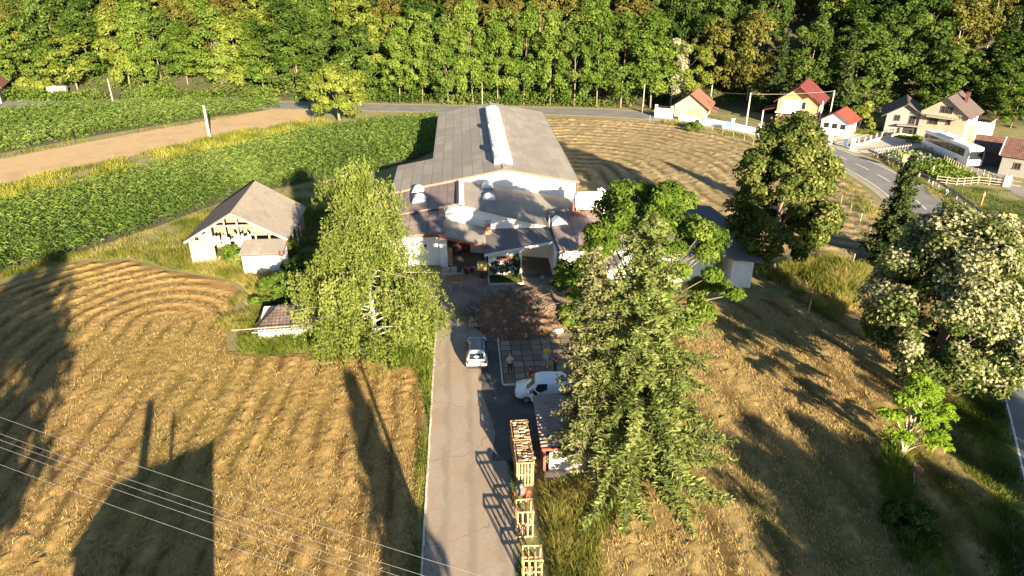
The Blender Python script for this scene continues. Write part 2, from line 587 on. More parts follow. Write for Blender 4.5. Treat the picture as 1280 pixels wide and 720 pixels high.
# bare soil strip between the two maize fields
soil = M_simple('bare_soil', (0.42, 0.285, 0.15), 0.95, 0.25, 3.0, c2=(0.33, 0.22, 0.11), big=0.25, bmp=0.5)
SOIL = [at(-180, 300), at(0, 232), at(130, 203), at(250, 176), at(330, 160), at(392, 150), at(398, 136), at(345, 136), at(250, 152), at(140, 172), at(0, 199), at(-180, 245)]
sheet('bare_soil_strip', SOIL, 0.02, soil)

# the road that bends round the place
def road_mat():
    m, nt, b = new_mat('asphalt')
    f = noise(nt, 12.0, 6, 0.7, 'Object')
    g = noise(nt, 0.3, 5, 0.6, 'Object')
    col = ramp(nt, f, [(0.3, (0.10, 0.098, 0.10)), (0.7, (0.19, 0.185, 0.18))])
    col = mixc(nt, ramp(nt, g, [(0.45, (0, 0, 0)), (0.6, (0.6, 0.6, 0.6))]), col, (0.21, 0.195, 0.175))
    nt.links.new(col, b.inputs['Base Color'])
    b.inputs['Roughness'].default_value = 0.85
    bump(nt, b, f, 0.3, 0.02)
    return m
asphalt = road_mat()
paint = M_simple('road_paint', (0.72, 0.71, 0.66), 0.7, 0.2, 8, bmp=0.0, dirt=((0.3, 0.29, 0.27), 5.0, 0.58))
RC = [(-240, 163), (-140, 162), (-75, 160.5), (-36, 155.5), (-13, 151.5), (10, 147.6), (30, 143.2), (44, 136.5), (53, 127), (58.8, 116), (61.2, 104), (61.3, 92), (59.0, 80), (54.6, 66), (49.6, 53.5), (44.3, 42.5), (38.6, 32.5), (32, 22), (20, 6), (0, -22)]
def smooth_line(P, n=10):
    P = [Vector((p[0], p[1], 0)) for p in P]
    out = []
    for i in range(len(P) - 1):
        p0, p1, p2, p3 = P[max(i - 1, 0)], P[i], P[i + 1], P[min(i + 2, len(P) - 1)]
        for k in range(n):
            t = k / n
            out.append(0.5 * ((2 * p1) + (p2 - p0) * t + (2 * p0 - 5 * p1 + 4 * p2 - p3) * t * t + (3 * p1 - p0 - 3 * p2 + p3) * t ** 3))
    out.append(P[-1])
    return out
RL = smooth_line(RC)
RN = []
for i, p in enumerate(RL):
    d = (RL[min(i + 1, len(RL) - 1)] - RL[max(i - 1, 0)]).normalized()
    RN.append(Vector((d.y, -d.x, 0)))            # points to the left of travel = outer side there
def ribbon(name, off0, off1, z, mat, i0=0, i1=None, mb=None, kind='structure'):
    own = mb is None
    mb = mb or MB()
    i1 = i1 if i1 is not None else len(RL) - 1
    for i in range(i0, i1):
        a, b = RL[i], RL[i + 1]
        na, nb = RN[i], RN[i + 1]
        q = [a + na * off0, a + na * off1, b + nb * off1, b + nb * off0]
        mb.add([(p.x, p.y, z) for p in q], [(0, 1, 2, 3)])
    if own:
        return tag(mb.build(name, mat), kind=kind)
def wid(p): return 3.35
verge = M_simple('gravel_verge', (0.30, 0.26, 0.19), 0.95, 0.3, 5.0, c2=(0.22, 0.20, 0.09), big=0.8)
ribbon('road_shoulder', -4.1, 4.4, 0.026, verge, 20)
ribbon('road', -3.35, 3.35, 0.034, asphalt)
mk = MB()
ribbon('', -3.12, -2.99, 0.039, None, 66, None, mk)
ribbon('', 2.99, 3.12, 0.039, None, 66, None, mk)
for i in range(66, len(RL) - 4, 5):
    ribbon('', -0.07, 0.07, 0.039, None, i, i + 3, mk)
tag(mk.build('road_marking', paint), kind='structure')

# driveway of pale concrete, kerb, yard
def drive_mat():
    m, nt, b = new_mat('drive_concrete')
    f = noise(nt, 9.0, 8, 0.75, 'Object')
    g = noise(nt, 0.45, 6, 0.65, 'Object')
    v = N(nt, 'ShaderNodeTexVoronoi', feature='DISTANCE_TO_EDGE')
    v.inputs['Scale'].default_value = 0.16
    wv = N(nt, 'ShaderNodeVectorMath', operation='ADD')
    nz = N(nt, 'ShaderNodeTexNoise'); nz.inputs['Scale'].default_value = 1.2; nz.inputs['Detail'].default_value = 6
    nt.links.new(tex(nt).outputs['Object'], nz.inputs['Vector'])
    nt.links.new(tex(nt).outputs['Object'], wv.inputs[0])
    nt.links.new(nz.outputs['Color'], wv.inputs[1])
    nt.links.new(wv.outputs[0], v.inputs['Vector'])
    col = ramp(nt, f, [(0.3, (0.225, 0.18, 0.145)), (0.7, (0.36, 0.30, 0.245))])
    col = mixc(nt, ramp(nt, g, [(0.42, (0, 0, 0)), (0.66, (0.7, 0.7, 0.7))]), col, (0.28, 0.195, 0.13))
    col = mixc(nt, ramp(nt, v.outputs['Distance'], [(0.0, (0.75, 0.75, 0.75)), (0.006, (0, 0, 0))]), col, (0.10, 0.08, 0.06))
    spots = noise(nt, 2.2, 3, 0.5, 'Object')
    col = mixc(nt, ramp(nt, spots, [(0.68, (0, 0, 0)), (0.75, (0.45, 0.45, 0.45))]), col, (0.12, 0.10, 0.08))
    s = N(nt, 'ShaderNodeSeparateXYZ'); nt.links.new(tex(nt).outputs['Object'], s.inputs[0])
    wob = N(nt, 'ShaderNodeMath', operation='MULTIPLY_ADD'); wob.inputs[1].default_value = 1.1
    nt.links.new(g, wob.inputs[0]); nt.links.new(s.outputs[0], wob.inputs[2])
    sn = N(nt, 'ShaderNodeMath', operation='MULTIPLY'); sn.inputs[1].default_value = 3.9; nt.links.new(wob.outputs[0], sn.inputs[0])
    si = N(nt, 'ShaderNodeMath', operation='SINE'); nt.links.new(sn.outputs[0], si.inputs[0])
    wear = N(nt, 'ShaderNodeMath', operation='MULTIPLY'); nt.links.new(si.outputs[0], wear.inputs[0]); nt.links.new(g, wear.inputs[1])
    col = mixc(nt, ramp(nt, wear.outputs[0], [(0.12, (0, 0, 0)), (0.5, (0.6, 0.6, 0.6))]), col, (0.20, 0.16, 0.125))
    vc = N(nt, 'ShaderNodeTexVoronoi'); vc.inputs['Scale'].default_value = 0.33; nt.links.new(wv.outputs[0], vc.inputs['Vector'])
    sp = N(nt, 'ShaderNodeSeparateColor'); nt.links.new(vc.outputs['Color'], sp.inputs[0])
    col = mixc(nt, ramp(nt, sp.outputs[0], [(0.6, (0, 0, 0)), (0.9, (0.35, 0.35, 0.35))]), col, (0.23, 0.17, 0.12))
    nt.links.new(col, b.inputs['Base Color'])
    b.inputs['Roughness'].default_value = 0.9
    bump(nt, b, f, 0.35, 0.03)
    return m
DRV = drive_mat()
sheet('driveway', [(-2.85, 6), (2.35, 6), (2.35, 50.5), (1.6, 53), (-.6, 55.2), (-2.85, 56)], 0.030, DRV)
dust = M_simple('earth_dust', (0.24, 0.175, 0.12), 0.95, 0.3, 4.0, c2=(0.13, 0.10, 0.08), big=0.4, bmp=0.4)
sheet('yard', [(-5.5, 58), (-2.85, 58), (-2.85, 72), (14, 72), (14, 63), (15.5, 58), (14.5, 44), (11, 38), (2.35, 38.5), (2.35, 54.5), (1.3, 57.5), (-2.85, 57.4), (-5.5, 56.5)], 0.024, dust)
shaded_as = M_simple('shaded_asphalt', (0.075, 0.072, 0.07), 0.9, 0.3, 6.0, c2=(0.12, 0.105, 0.09), big=0.5, bmp=0.4)  # asphalt in a deepened tone that also paints the shade of yard and bays
sheet('yard_asphalt', [(1.2, 36.0), (9.4, 36.0), (9.4, 44.6), (2.6, 44.6), (2.5, 51), (1.5, 53), (.9, 50), (.8, 44), (1.6, 39)], 0.031, shaded_as)
slabs = M_panels('paving_slabs', (0.23, 0.165, 0.115), (0.05, 0.038, 0.028), 0.86, 0.86, 0.9, 0.0, 0.4, 0.05, c2=(0.17, 0.125, 0.085), dirt=((0.20, 0.15, 0.11), 0.6, 0.56))
sheet('slab_paving', [(2.55, 44.9), (9.6, 44.9), (9.6, 54.2), (2.55, 54.2)], 0.036, slabs)
kerb_m = M_simple('kerb_concrete', (0.55, 0.49, 0.41), 0.9, 0.2, 5.0, c2=(0.36, 0.29, 0.2), big=1.2, bmp=0.3)
kb = MB()
rk = random.Random(4)
y = 6.0
while y < 56:
    L = 1.0
    kb.box((-2.93 + rk.uniform(-0.012, 0.012), y + L / 2, 0.03 + rk.uniform(-0.01, 0.012)), (0.13, L - 0.02, 0.2), rk.uniform(-0.01, 0.01))
    y += L
tag(kb.build('driveway_kerb', kerb_m, bevel=0.012), kind='structure')
kb = MB()
kb.box((2.45, 49.5, 0.03), (0.13, 9.4, 0.22)); kb.box((6.0, 44.75, 0.03), (7.0, 0.14, 0.22))
tag(kb.build('paving_kerb', kerb_m, bevel=0.012), kind='structure')

# gravel forecourt by the houses, and its lane
gravel = M_simple('pale_gravel', (0.47, 0.42, 0.35), 0.95, 0.2, 3.0, c2=(0.36, 0.31, 0.24), big=0.3)
sheet('gravel_forecourt', [at(1048, 190), at(1040, 172), at(1068, 168), at(1100, 168), at(1138, 176), at(1165, 182), at(1150, 186), at(1108, 189), at(1095, 192)], 0.02, gravel)
lane = M_simple('grey_lane', (0.22, 0.20, 0.18), 0.95, 0.2, 3.0, c2=(0.16, 0.15, 0.13), big=0.3)
sheet('gravel_lane', [at(1138, 176), at(1200, 180), at(1232, 196), at(1262, 224), at(1420, 300), at(1420, 330), at(1250, 232), at(1215, 214), at(1165, 186)], 0.021, lane)
# ================================================================== VEGETATION builders
def unit(v):
    return v / (np.linalg.norm(v, axis=-1, keepdims=True) + 1e-9)

def leaves_mesh(P, Nn, L, W, rng, T=None):
    """diamond leaves at P with normals Nn, length L, width W; T = preferred long direction"""
    n = len(P)
    r = rng.normal(size=(n, 3)) if T is None else T + 0.25 * rng.normal(size=(n, 3))
    t = unit(r - (r * Nn).sum(-1, keepdims=True) * Nn)
    b = np.cross(Nn, t)
    L = np.broadcast_to(np.asarray(L, float), (n,))[:, None] * 0.5
    W = np.broadcast_to(np.asarray(W, float), (n,))[:, None] * 0.5
    V = np.stack([P - t * L, P + b * W - t * L * 0.1, P + t * L, P - b * W - t * L * 0.1], 1).reshape(-1, 3)
    F = np.arange(4 * n).reshape(-1, 4)
    return V, F

def clumpy(rng, H, zb, Rr, nclump, cr, nleaf, shape=1.0, lump=0.22, flat=0.75, top_w=None):
    """leaf points of a broad crown: leaf clumps on limbs' ends through the crown's outer volume"""
    cz, hz = (H + zb) / 2, (H - zb) / 2
    d = unit(rng.normal(size=(nclump, 3)))
    d[:, 2] = np.where(d[:, 2] < -0.75, -d[:, 2], d[:, 2])
    rad = rng.uniform(0.45, 1.0, nclump) ** 0.55
    ph = rng.uniform(0, 2 * pi, 6)
    ang = np.arctan2(d[:, 1], d[:, 0])
    lum = 1 + lump * (np.sin(2 * ang + ph[0]) * 0.5 + np.sin(3 * ang + ph[1] + 3 * d[:, 2]) * 0.5 + np.sin(5 * ang + ph[2] - 4 * d[:, 2]) * 0.4)
    w = np.ones(nclump)
    if top_w is not None:                                     # top_w < 1 narrows the top (ovate), > 1 widens it
        w = 1 + (top_w - 1) * (d[:, 2] * 0.5 + 0.5)
    C = np.stack([d[:, 0] * Rr * w, d[:, 1] * Rr * w, d[:, 2] * hz], -1) * (rad * lum)[:, None]
    C[:, 2] += cz
    k = rng.integers(0, nclump, nleaf)
    crs = cr * rng.uniform(0.65, 1.3, nclump)
    e = unit(rng.normal(size=(nleaf, 3)))
    e[:, 2] = np.abs(e[:, 2]) * np.where(rng.random(nleaf) < 0.75, 1, -1)
    rr = rng.uniform(0.25, 1.0, nleaf) ** 0.5
    P = C[k] + e * (rr * crs[k])[:, None] * np.array([1, 1, flat])
    out = unit(C[k] - np.array([0, 0, cz]) * np.array([0, 0, 1]))
    Nn = unit(e * 0.8 + out * 0.35 + rng.normal(size=(nleaf, 3)) * 0.55 + np.array([0, 0, 0.35]))
    tint = np.clip(0.5 + rng.normal(size=nclump)[k] * 0.13 + rng.normal(size=nleaf) * 0.12, 0, 1)
    return P, Nn, tint, C

def limb_tree(mb, base_r, H, C, rng, n_limb=14, z0=0.25, top=0.85, lean=(0, 0), seg=7):
    """tapered trunk with limbs out to some of the clumps"""
    pts, rad = [], []
    for i in range(8):
        t = i / 7
        pts.append((lean[0] * t + 0.10 * sin(3 * t + base_r * 9), lean[1] * t + 0.10 * sin(4 * t), H * top * t - (0.15 if i == 0 else 0)))
        rad.append(base_r * (1.25 - 0.25 * min(1, t * 8)) * (1 - t) ** 0.8 + 0.03)
    mb.tube(pts, rad, 9)
    for j in rng.choice(len(C), min(n_limb, len(C)), replace=False):
        c = C[j]
        tz = np.clip((c[2] / H) * rng.uniform(0.45, 0.75), z0, top * 0.95)
        i = int(tz / top * 7)
        a = Vector(pts[min(i, 7)]).lerp(Vector(pts[min(i + 1, 7)]), tz / top * 7 - i)
        b = Vector(c)
        mid = a.lerp(b, 0.5) + Vector((0, 0, -0.06 * (b - a).length))
        r0 = max(0.03, base_r * 0.42 * (1 - tz))
        mb.tube([a, mid, b], [r0, r0 * 0.6, 0.02], 6)

bark = M_simple('bark_brown', (0.20, 0.155, 0.11), 0.95, 0.35, 9.0, bmp=0.6)
bark_pale = M_simple('bark_pale', (0.36, 0.30, 0.23), 0.95, 0.3, 9.0, bmp=0.6)
bark_birch = M_simple('bark_birch', (0.48, 0.44, 0.38), 0.85, 0.15, 5.0, c2=(0.5, 0.46, 0.40), dirt=((0.06, 0.05, 0.04), 4.0, 0.60))
G_ = lambda k, *c: [(p, tuple(x * k for x in q)) for p, q in c]
LF_bright = M_leaf('leaf_bright_green', [(0.1, (0.050, 0.092, 0.014)), (0.5, (0.110, 0.170, 0.028)), (0.9, (0.205, 0.265, 0.055))], .38)
LF_mid = M_leaf('leaf_mid_green', [(0.1, (0.036, 0.070, 0.013)), (0.5, (0.078, 0.125, 0.023)), (0.9, (0.15, 0.20, 0.045))], .38)
LF_deep = M_leaf('leaf_deep_green', [(0.1, (0.024, 0.050, 0.012)), (0.5, (0.054, 0.092, 0.018)), (0.9, (0.11, 0.15, 0.034))], .38)
LF_yellow = M_leaf('leaf_yellow_green', [(0.1, (0.065, 0.095, 0.014)), (0.5, (0.145, 0.18, 0.030)), (0.9, (0.25, 0.275, 0.06))])
LF_olive = M_leaf('leaf_olive', [(0.1, (0.052, 0.058, 0.012)), (0.5, (0.115, 0.115, 0.026)), (0.9, (0.20, 0.185, 0.05))])
LF_bronze = M_leaf('leaf_bronze', [(0.1, (0.055, 0.050, 0.012)), (0.5, (0.105, 0.095, 0.024)), (0.9, (0.17, 0.155, 0.045))])
LF_silver = M_leaf('leaf_silver', [(0.1, (0.12, 0.13, 0.07)), (0.5, (0.22, 0.225, 0.13)), (0.9, (0.36, 0.35, 0.23))])
LF_birch = M_leaf('leaf_birch', [(0.1, (0.050, 0.078, 0.012)), (0.5, (0.125, 0.165, 0.034)), (0.9, (0.245, 0.275, 0.075))], 0.38)
LF_linden = M_leaf('leaf_linden', [(0.08, (0.035, 0.055, 0.012)), (0.45, (0.090, 0.118, 0.026)), (0.62, (0.16, 0.175, 0.045)), (0.9, (0.36, 0.33, 0.13))])
LF_white = M_leaf('leaf_silver_linden', [(0.08, (0.030, 0.052, 0.012)), (0.40, (0.080, 0.110, 0.026)), (0.56, (0.20, 0.205, 0.085)), (0.72, (0.34, 0.325, 0.18)), (0.95, (0.46, 0.435, 0.27))], 0.3)
LF_pinnate = M_leaf('leaf_pinnate', [(0.08, (0.045, 0.082, 0.012)), (0.5, (0.115, 0.175, 0.026)), (0.8, (0.20, 0.25, 0.05)), (0.95, (0.34, 0.33, 0.11))], .4)
ND_fir = M_leaf('needle_fresh', [(0.1, (0.040, 0.060, 0.014)), (0.5, (0.135, 0.172, 0.046)), (0.9, (0.27, 0.295, 0.10))], 0.35)
ND_grey = M_leaf('needle_grey', [(0.1, (0.048, 0.056, 0.022)), (0.5, (0.135, 0.142, 0.058)), (0.9, (0.26, 0.25, 0.12))], 0.3)
ND_dark = M_leaf('needle_dark', [(0.1, (0.020, 0.036, 0.012)), (0.5, (0.050, 0.072, 0.022)), (0.9, (0.105, 0.125, 0.040))], 0.2)

def crown_build(P, Nn, tint, L, W, mat, parent, rng, T=None, name='crown'):
    V, F = leaves_mesh(P, Nn, L, W, rng, T)
    return np_mesh(name, V, F, mat, parent, tint)

def conifer_parts(rng, H, Rb, zb, n_whorl, per, mat, barkm, parent, droop=0.25, spray=0.55, w=0.16, dens=1.0, power=0.85, base_r=0.2, dead=0.0, lean=(0, 0), gap=0.0, fill=7):
    mb = MB()
    mb.tube([(lean[0] * t, lean[1] * t, H * t - (0.15 if t == 0 else 0)) for t in (0, .25, .5, .75, 1)], [base_r * 1.15, base_r * 0.85, base_r * 0.6, base_r * 0.34, 0.02], 8)
    PP, TT, NN, tn = [], [], [], []
    for i in range(n_whorl):
        t = i / (n_whorl - 1)
        z = zb + (H - zb) * t ** 0.92
        R0 = Rb * (1 - t) ** power + 0.12
        a0 = rng.uniform(0, 2 * pi)
        for k in range(per):
            if rng.random() < gap:
                continue
            a = a0 + 2 * pi * (k + rng.uniform(-.35, .35)) / per
            L = R0 * rng.uniform(0.45, 1.2)
            up = 0.35 * t - 0.05 + rng.normal() * .10
            n = max(3, int(L / 0.34 * dens))
            s = (np.arange(n) + rng.random(n) * 0.8) / n
            s = 0.10 + 0.90 * s
            dirv = np.array([cos(a), sin(a)])
            x = dirv[0] * L * s; y = dirv[1] * L * s
            zz = z + up * L * s - droop * L * s ** 1.6 + 0.10 * L * np.clip(s - 0.75, 0, 1) * 2
            x = x + lean[0] * z / H; y = y + lean[1] * z / H
            base = np.stack([x, y, zz], -1)
            e = len(base) - 1
            mb.tube([(lean[0] * z / H, lean[1] * z / H, z), tuple(base[e // 2]), tuple(base[e])], [max(0.012, 0.04 * (1 - t)), 0.014, 0.005], 4, cap=False)
            ct = rng.normal() * 0.13
            m = fill
            for q in range(m):
                side = rng.choice([-1, 1], n)
                sp = spray * (0.55 + 0.6 * (1 - np.abs(2 * s - 0.9))) * rng.uniform(0.6, 1.25, n) * (0.55 + 0.45 * (1 - t))
                fw = rng.uniform(0.15, 0.9, n)
                td = np.stack([dirv[0] * fw - dirv[1] * side * 0.8, dirv[1] * fw + dirv[0] * side * 0.8, rng.uniform(-0.95, 0.45, n)], -1) + rng.normal(size=(n, 3)) * .25
                td = unit(td)
                PP.append(base + td * sp[:, None] * 0.5 + rng.normal(size=(n, 3)) * .07)
                TT.append(td * sp[:, None])
                nn = np.stack([rng.normal(size=n) * 0.9 + dirv[0] * .5, rng.normal(size=n) * 0.9 + dirv[1] * .5, rng.normal(size=n) * .6 + .45], -1)
                NN.append(unit(nn))
                tn.append(np.clip(0.45 + ct + rng.normal(size=n) * 0.13 + 0.15 * (s - 0.5), 0, 1))
    P = np.concatenate(PP); T = np.concatenate(TT); Nn = np.concatenate(NN); tint = np.concatenate(tn)
    Ln = np.linalg.norm(T, axis=-1)
    t = unit(T)
    Nn = unit(Nn - (Nn * t).sum(-1, keepdims=True) * t)
    b = np.cross(Nn, t)
    h, ww = Ln[:, None] * 0.5, w * rng.uniform(0.7, 1.3, len(P))[:, None] * 0.5
    V = np.stack([P - t * h, P + b * ww, P + t * h, P - b * ww], 1).reshape(-1, 3)
    tr = mb.build('trunk', barkm, parent, smooth=True, fix=False)
    cr = np_mesh('crown', V, np.arange(len(V)).reshape(-1, 4), mat, parent, tint)
    return tr, cr

# ------------------------------------------------------------------ maize fields and long grass (nobody could count them)
def maize(name, label, poly, row, step, H, seed, ang, mat, nl=7, lw=0.10):
    rng = np.random.default_rng(seed)
    P = np.array([(p[0], p[1]) for p in poly])
    c, s = cos(ang), sin(ang)
    Rm = np.array([[c, s], [-s, c]])
    Q = P @ Rm.T
    U, Vv = np.meshgrid(np.arange(Q[:, 0].min(), Q[:, 0].max(), step), np.arange(Q[:, 1].min(), Q[:, 1].max(), row))
    U = U + rng.normal(size=U.shape) * step * 0.3
    Vv = Vv + rng.normal(size=U.shape) * 0.06
    X = U * c - Vv * s; Y = U * s + Vv * c
    ok = in_poly(X, Y, [tuple(p) for p in P])
    ok &= rng.random(X.shape) < .55 + .45 * sstep(fbm(X, Y, .3, seed + 60, 3), .30, .5)
    X, Y = X[ok], Y[ok]
    n = len(X)
    hh = H * (0.62 + 0.6 * fbm(X, Y, 0.09, seed, 3)) * rng.uniform(0.88, 1.1, n)
    ct = 0.5 + 0.5 * (fbm(X, Y, 0.07, seed + 7, 3) - 0.5) + rng.normal(size=n) * 0.06
    Vs, Fs, Ts = [], [], []
    k = 0
    for q in range(nl):
        t = (q + 0.6) / nl
        a = rng.uniform(0, 2 * pi, n)
        L = (0.85 - 0.35 * abs(t - 0.45)) * rng.uniform(0.7, 1.2, n)
        d = np.stack([np.cos(a), np.sin(a), np.zeros(n)], -1)
        tw = rng.normal(size=n) * 0.9
        b = np.stack([-np.sin(a) * np.cos(tw), np.cos(a) * np.cos(tw), np.sin(tw)], -1) * (lw * 0.55 * rng.uniform(0.8, 1.3, n))[:, None]
        z0 = hh * t
        p0 = np.stack([X, Y, z0], -1)
        p1 = p0 + d * (L * 0.5)[:, None] + np.array([0, 0, 1]) * (0.30 * L)[:, None]
        p2 = p0 + d * L[:, None] + np.array([0, 0, 1]) * ((0.30 - 0.55 * rng.uniform(0.3, 1, n)) * L)[:, None]
        V = np.stack([p0 - b * 0.6, p0 + b * 0.6, p1 + b, p1 - b, p2 + b * 0.15, p2 - b * 0.15], 1)
        base = k + np.arange(n)[:, None] * 6
        Fs.append(np.concatenate([base + np.array([0, 1, 2, 3]), base + np.array([3, 2, 4, 5])]))
        tt = np.clip(ct + rng.normal(size=n) * 0.12 + 0.15 * (t - 0.5), 0, 1)
        Ts += [tt, tt]
        Vs.append(V.reshape(-1, 3))
        k += 6 * n
    o = np_mesh(name, np.concatenate(Vs), np.concatenate(Fs), mat, None, np.concatenate(Ts))
    return tag(o, label, 'maize', kind='stuff')

LF_maize = M_leaf('leaf_maize', [(0.1, (0.055, 0.095, 0.020)), (0.5, (0.115, 0.185, 0.038)), (0.9, (0.27, 0.32, 0.09))], 0.4)
dark_soil = M_simple('maize_soil', (0.075, 0.065, 0.035), 0.95, 0.3, 3.0)
MAIZE1 = [at(-330, 420), at(-120, 378), at(0, 346), at(110, 312), at(200, 282), at(236, 268), at(300, 245), at(395, 226), at(420, 228), at(480, 212), at(520, 200), at(541, 190), at(549, 149), at(470, 155), at(400, 168), at(330, 185), at(250, 203), at(130, 233), at(0, 266), at(-200, 322)]
sheet('maize_soil_beside_hall', MAIZE1, 0.016, dark_soil)
maize('maize_field', 'tall green maize in rows between the barn and the bare soil strip', MAIZE1, 0.78, 0.30, 2.15, 3, 0.55, LF_maize)
MAIZE2 = [at(-330, 262), at(-150, 222), at(0, 192), at(130, 168), at(240, 150), at(352, 135), at(346, 131.5), at(260, 131), at(150, 132), at(60, 135), at(0, 143), at(-160, 158), at(-330, 178)]
sheet('maize_soil_beyond_strip', MAIZE2, 0.016, dark_soil)
maize('maize_field', 'far maize field beyond the bare soil strip, below the wood', MAIZE2, 0.85, 0.42, 2.0, 5, 0.5, LF_maize, nl=7, lw=0.13)

def grass(name, label, poly, n, h, mat, seed, w=0.03, clump=0.25, lean=0.45, cat='grass'):
    rng = np.random.default_rng(seed)
    P = np.array([(p[0], p[1]) for p in poly])
    lo, hi = P.min(0), P.max(0)
    X = rng.uniform(lo[0], hi[0], n * 4); Y = rng.uniform(lo[1], hi[1], n * 4)
    ok = in_poly(X, Y, [tuple(p) for p in P])
    d = fbm(X, Y, clump, seed, 3)
    ok &= rng.random(len(X)) < sstep(d, 0.25, 0.6)
    X, Y, d = X[ok][:n], Y[ok][:n], d[ok][:n]
    n = len(X)
    e = edge_dist(X, Y, [tuple(p) for p in P])
    hh = h * (0.4 + 1.1 * d) * rng.uniform(0.5, 1.25, n) * (0.45 + 0.55 * sstep(e, 0, 0.6))
    a = rng.uniform(0, 2 * pi, n)
    lx = rng.normal(size=n) * lean * hh; ly = rng.normal(size=n) * lean * hh
    bx, by = np.cos(a) * w * 0.5, np.sin(a) * w * 0.5
    z = np.zeros(n)
    V = np.stack([np.stack([X - bx, Y - by, z], -1), np.stack([X + bx, Y + by, z], -1), np.stack([X + lx + bx * .2, Y + ly + by * .2, hh], -1), np.stack([X + lx - bx * .2, Y + ly - by * .2, hh], -1)], 1).reshape(-1, 3)
    t = np.clip(0.5 + (fbm(X, Y, 0.5, seed + 5, 3) - 0.5) * 1.3 + rng.normal(size=n) * 0.12, 0, 1)
    o = np_mesh(name, V, np.arange(4 * n).reshape(-1, 4), mat, None, t)
    return tag(o, label, cat, kind='stuff')

LF_grass = M_leaf('grass_blades', [(0.1, (0.070, 0.095, 0.015)), (0.5, (0.17, 0.18, 0.035)), (0.9, (0.36, 0.29, 0.10))], 0.3)
LF_green = M_leaf('grass_green', [(0.1, (0.035, 0.065, 0.010)), (0.5, (0.085, 0.125, 0.018)), (0.9, (0.19, 0.22, 0.045))], 0.3)
LF_straw = M_leaf('grass_straw', [(0.05, (0.10, 0.07, 0.025)), (0.5, (0.32, 0.225, 0.09)), (0.95, (0.54, 0.40, 0.19))], 0.15)

LF_verge = M_leaf('verge_weeds', [(0.1, (0.085, 0.105, 0.015)), (0.5, (0.19, 0.20, 0.030)), (0.9, (0.34, 0.32, 0.07))], 0.35)
grass('verge_grass', 'long yellow-green grass under the birch along the drive', [(-2.98, 40), (-3.7, 44), (-4.3, 47.2), (-7, 48.4), (-12, 49.6), (-18.8, 50.8), (-19.8, 53.2), (-14, 54), (-12, 57), (-2.98, 57)], 16000, 0.75, LF_green, 21, 0.05)
grass('meadow_grass', 'rough dry grass between the barn, the hut and the maize', [(-62, 55.5), (-54, 66), (-47, 70.5), (-42.3, 75), (-36.4, 82.5), (-32.8, 86.8), (-28, 93.5), (-20, 97), (-13, 96), (-12, 80), (-11, 68), (-12, 57), (-20, 54), (-20.5, 60), (-21, 62.5), (-24, 66), (-31, 69), (-36, 72), (-42, 72)], 52000, 0.5, LF_grass, 35, 0.06, lean=.7)
grass('hut_grass', 'rough grass on the field side of the tiled hut', [(-23.0, 51.2), (-18.2, 50.6), (-18.2, 62), (-22.4, 62.5)], 5000, 0.6, LF_grass, 36, 0.05)
grass('slope_grass', 'thin dry grass on the slope between the feathery tree and the road', [(22, 18), (24.5, 26), (27, 31), (30, 36), (36, 42), (34, 36), (30, 28), (26, 18)], 22000, 0.3, LF_grass, 37, 0.04)
grass('kerb_grass', 'dry grass fringe along the drive kerb', [(-3.0, 10), (-3.0, 41), (-3.9, 44), (-3.55, 10)], 5000, 0.35, LF_grass, 22, 0.035)
grass('barn_grass', 'rank grass and weeds round the old barn', [(-33, 70.5), (-33.5, 73), (-29.5, 72.5), (-24.4, 70.3), (-23.5, 68), (-19.5, 68.3), (-18, 72), (-14, 74), (-13, 66), (-17, 60), (-21, 60), (-21.5, 64), (-25, 66.3)], 11000, 0.85, LF_grass, 23, 0.055)
grass('crate_grass', 'long wild grass between the crates and the fir trunks', [(3.9, 17), (3.9, 33.5), (8.5, 34), (9.5, 31.5), (7.2, 28.5), (6.4, 24), (5.6, 17)], 13000, 0.7, LF_grass, 24, 0.035)
grass('crate_weeds', 'green weeds along the drive edge beside the crates', [(2.15, 24), (2.15, 36), (2.7, 36), (2.7, 24)], 1500, 0.35, LF_green, 25, 0.05)
grass('strip_verge', 'bright weedy verge between the maize and the bare soil', [at(-200, 322), at(0, 266), at(130, 233), at(250, 203), at(330, 185), at(400, 168), at(430, 160), at(398, 149), at(330, 160), at(250, 175), at(130, 203), at(0, 231), at(-200, 285)], 26000, 0.8, LF_verge, 26, 0.12)
grass('soil_verge', 'thin dry grass between the far maize and the bare soil', [at(-120, 219), at(0, 194), at(130, 169), at(240, 152), at(340, 137), at(345, 139), at(245, 155), at(130, 173), at(0, 200), at(-120, 226)], 3500, 0.5, LF_grass, 27, 0.11)
grass('linden_grass', 'tall dry grass below the two lindens', [at(952, 345), at(985, 360), at(1020, 395), at(1050, 408), at(1078, 372), at(1085, 335), at(1040, 322), at(985, 330)], 9000, 0.95, LF_grass, 28, 0.06)
grass('road_bank_grass', 'dry grass on the bank below the bending road', [at(828, 156), at(870, 163), at(930, 180), at(985, 205), at(1060, 262), at(1100, 300), at(1126, 290), at(1060, 225), at(1000, 190), at(940, 172), at(880, 157), at(830, 150)], 9000, 0.65, LF_grass, 29, 0.08)
grass('wall_grass', 'grass between the guard rail and the road', [at(1096, 196), at(1130, 222), at(1180, 255), at(1224, 292), at(1230, 286), at(1185, 246), at(1135, 214), at(1104, 194)], 2600, 0.4, LF_grass, 30, 0.07)
grass('bank_grass', 'dark grass on the bank below the silver linden', [(26, 20), (28, 30), (30, 35), (36, 42), (40, 48), (43, 51), (40, 41), (34, 31), (30, 22), (27, 20)], 30000, 0.38, LF_green, 31, 0.045)
grass('ditch_weeds', 'strip of rank weeds below the small bright tree', [(22.5, 22), (23.4, 28), (26.2, 34), (28.3, 36.2), (29.0, 35), (26.4, 30), (24.4, 22)], 5000, 0.9, LF_green, 32, 0.05)
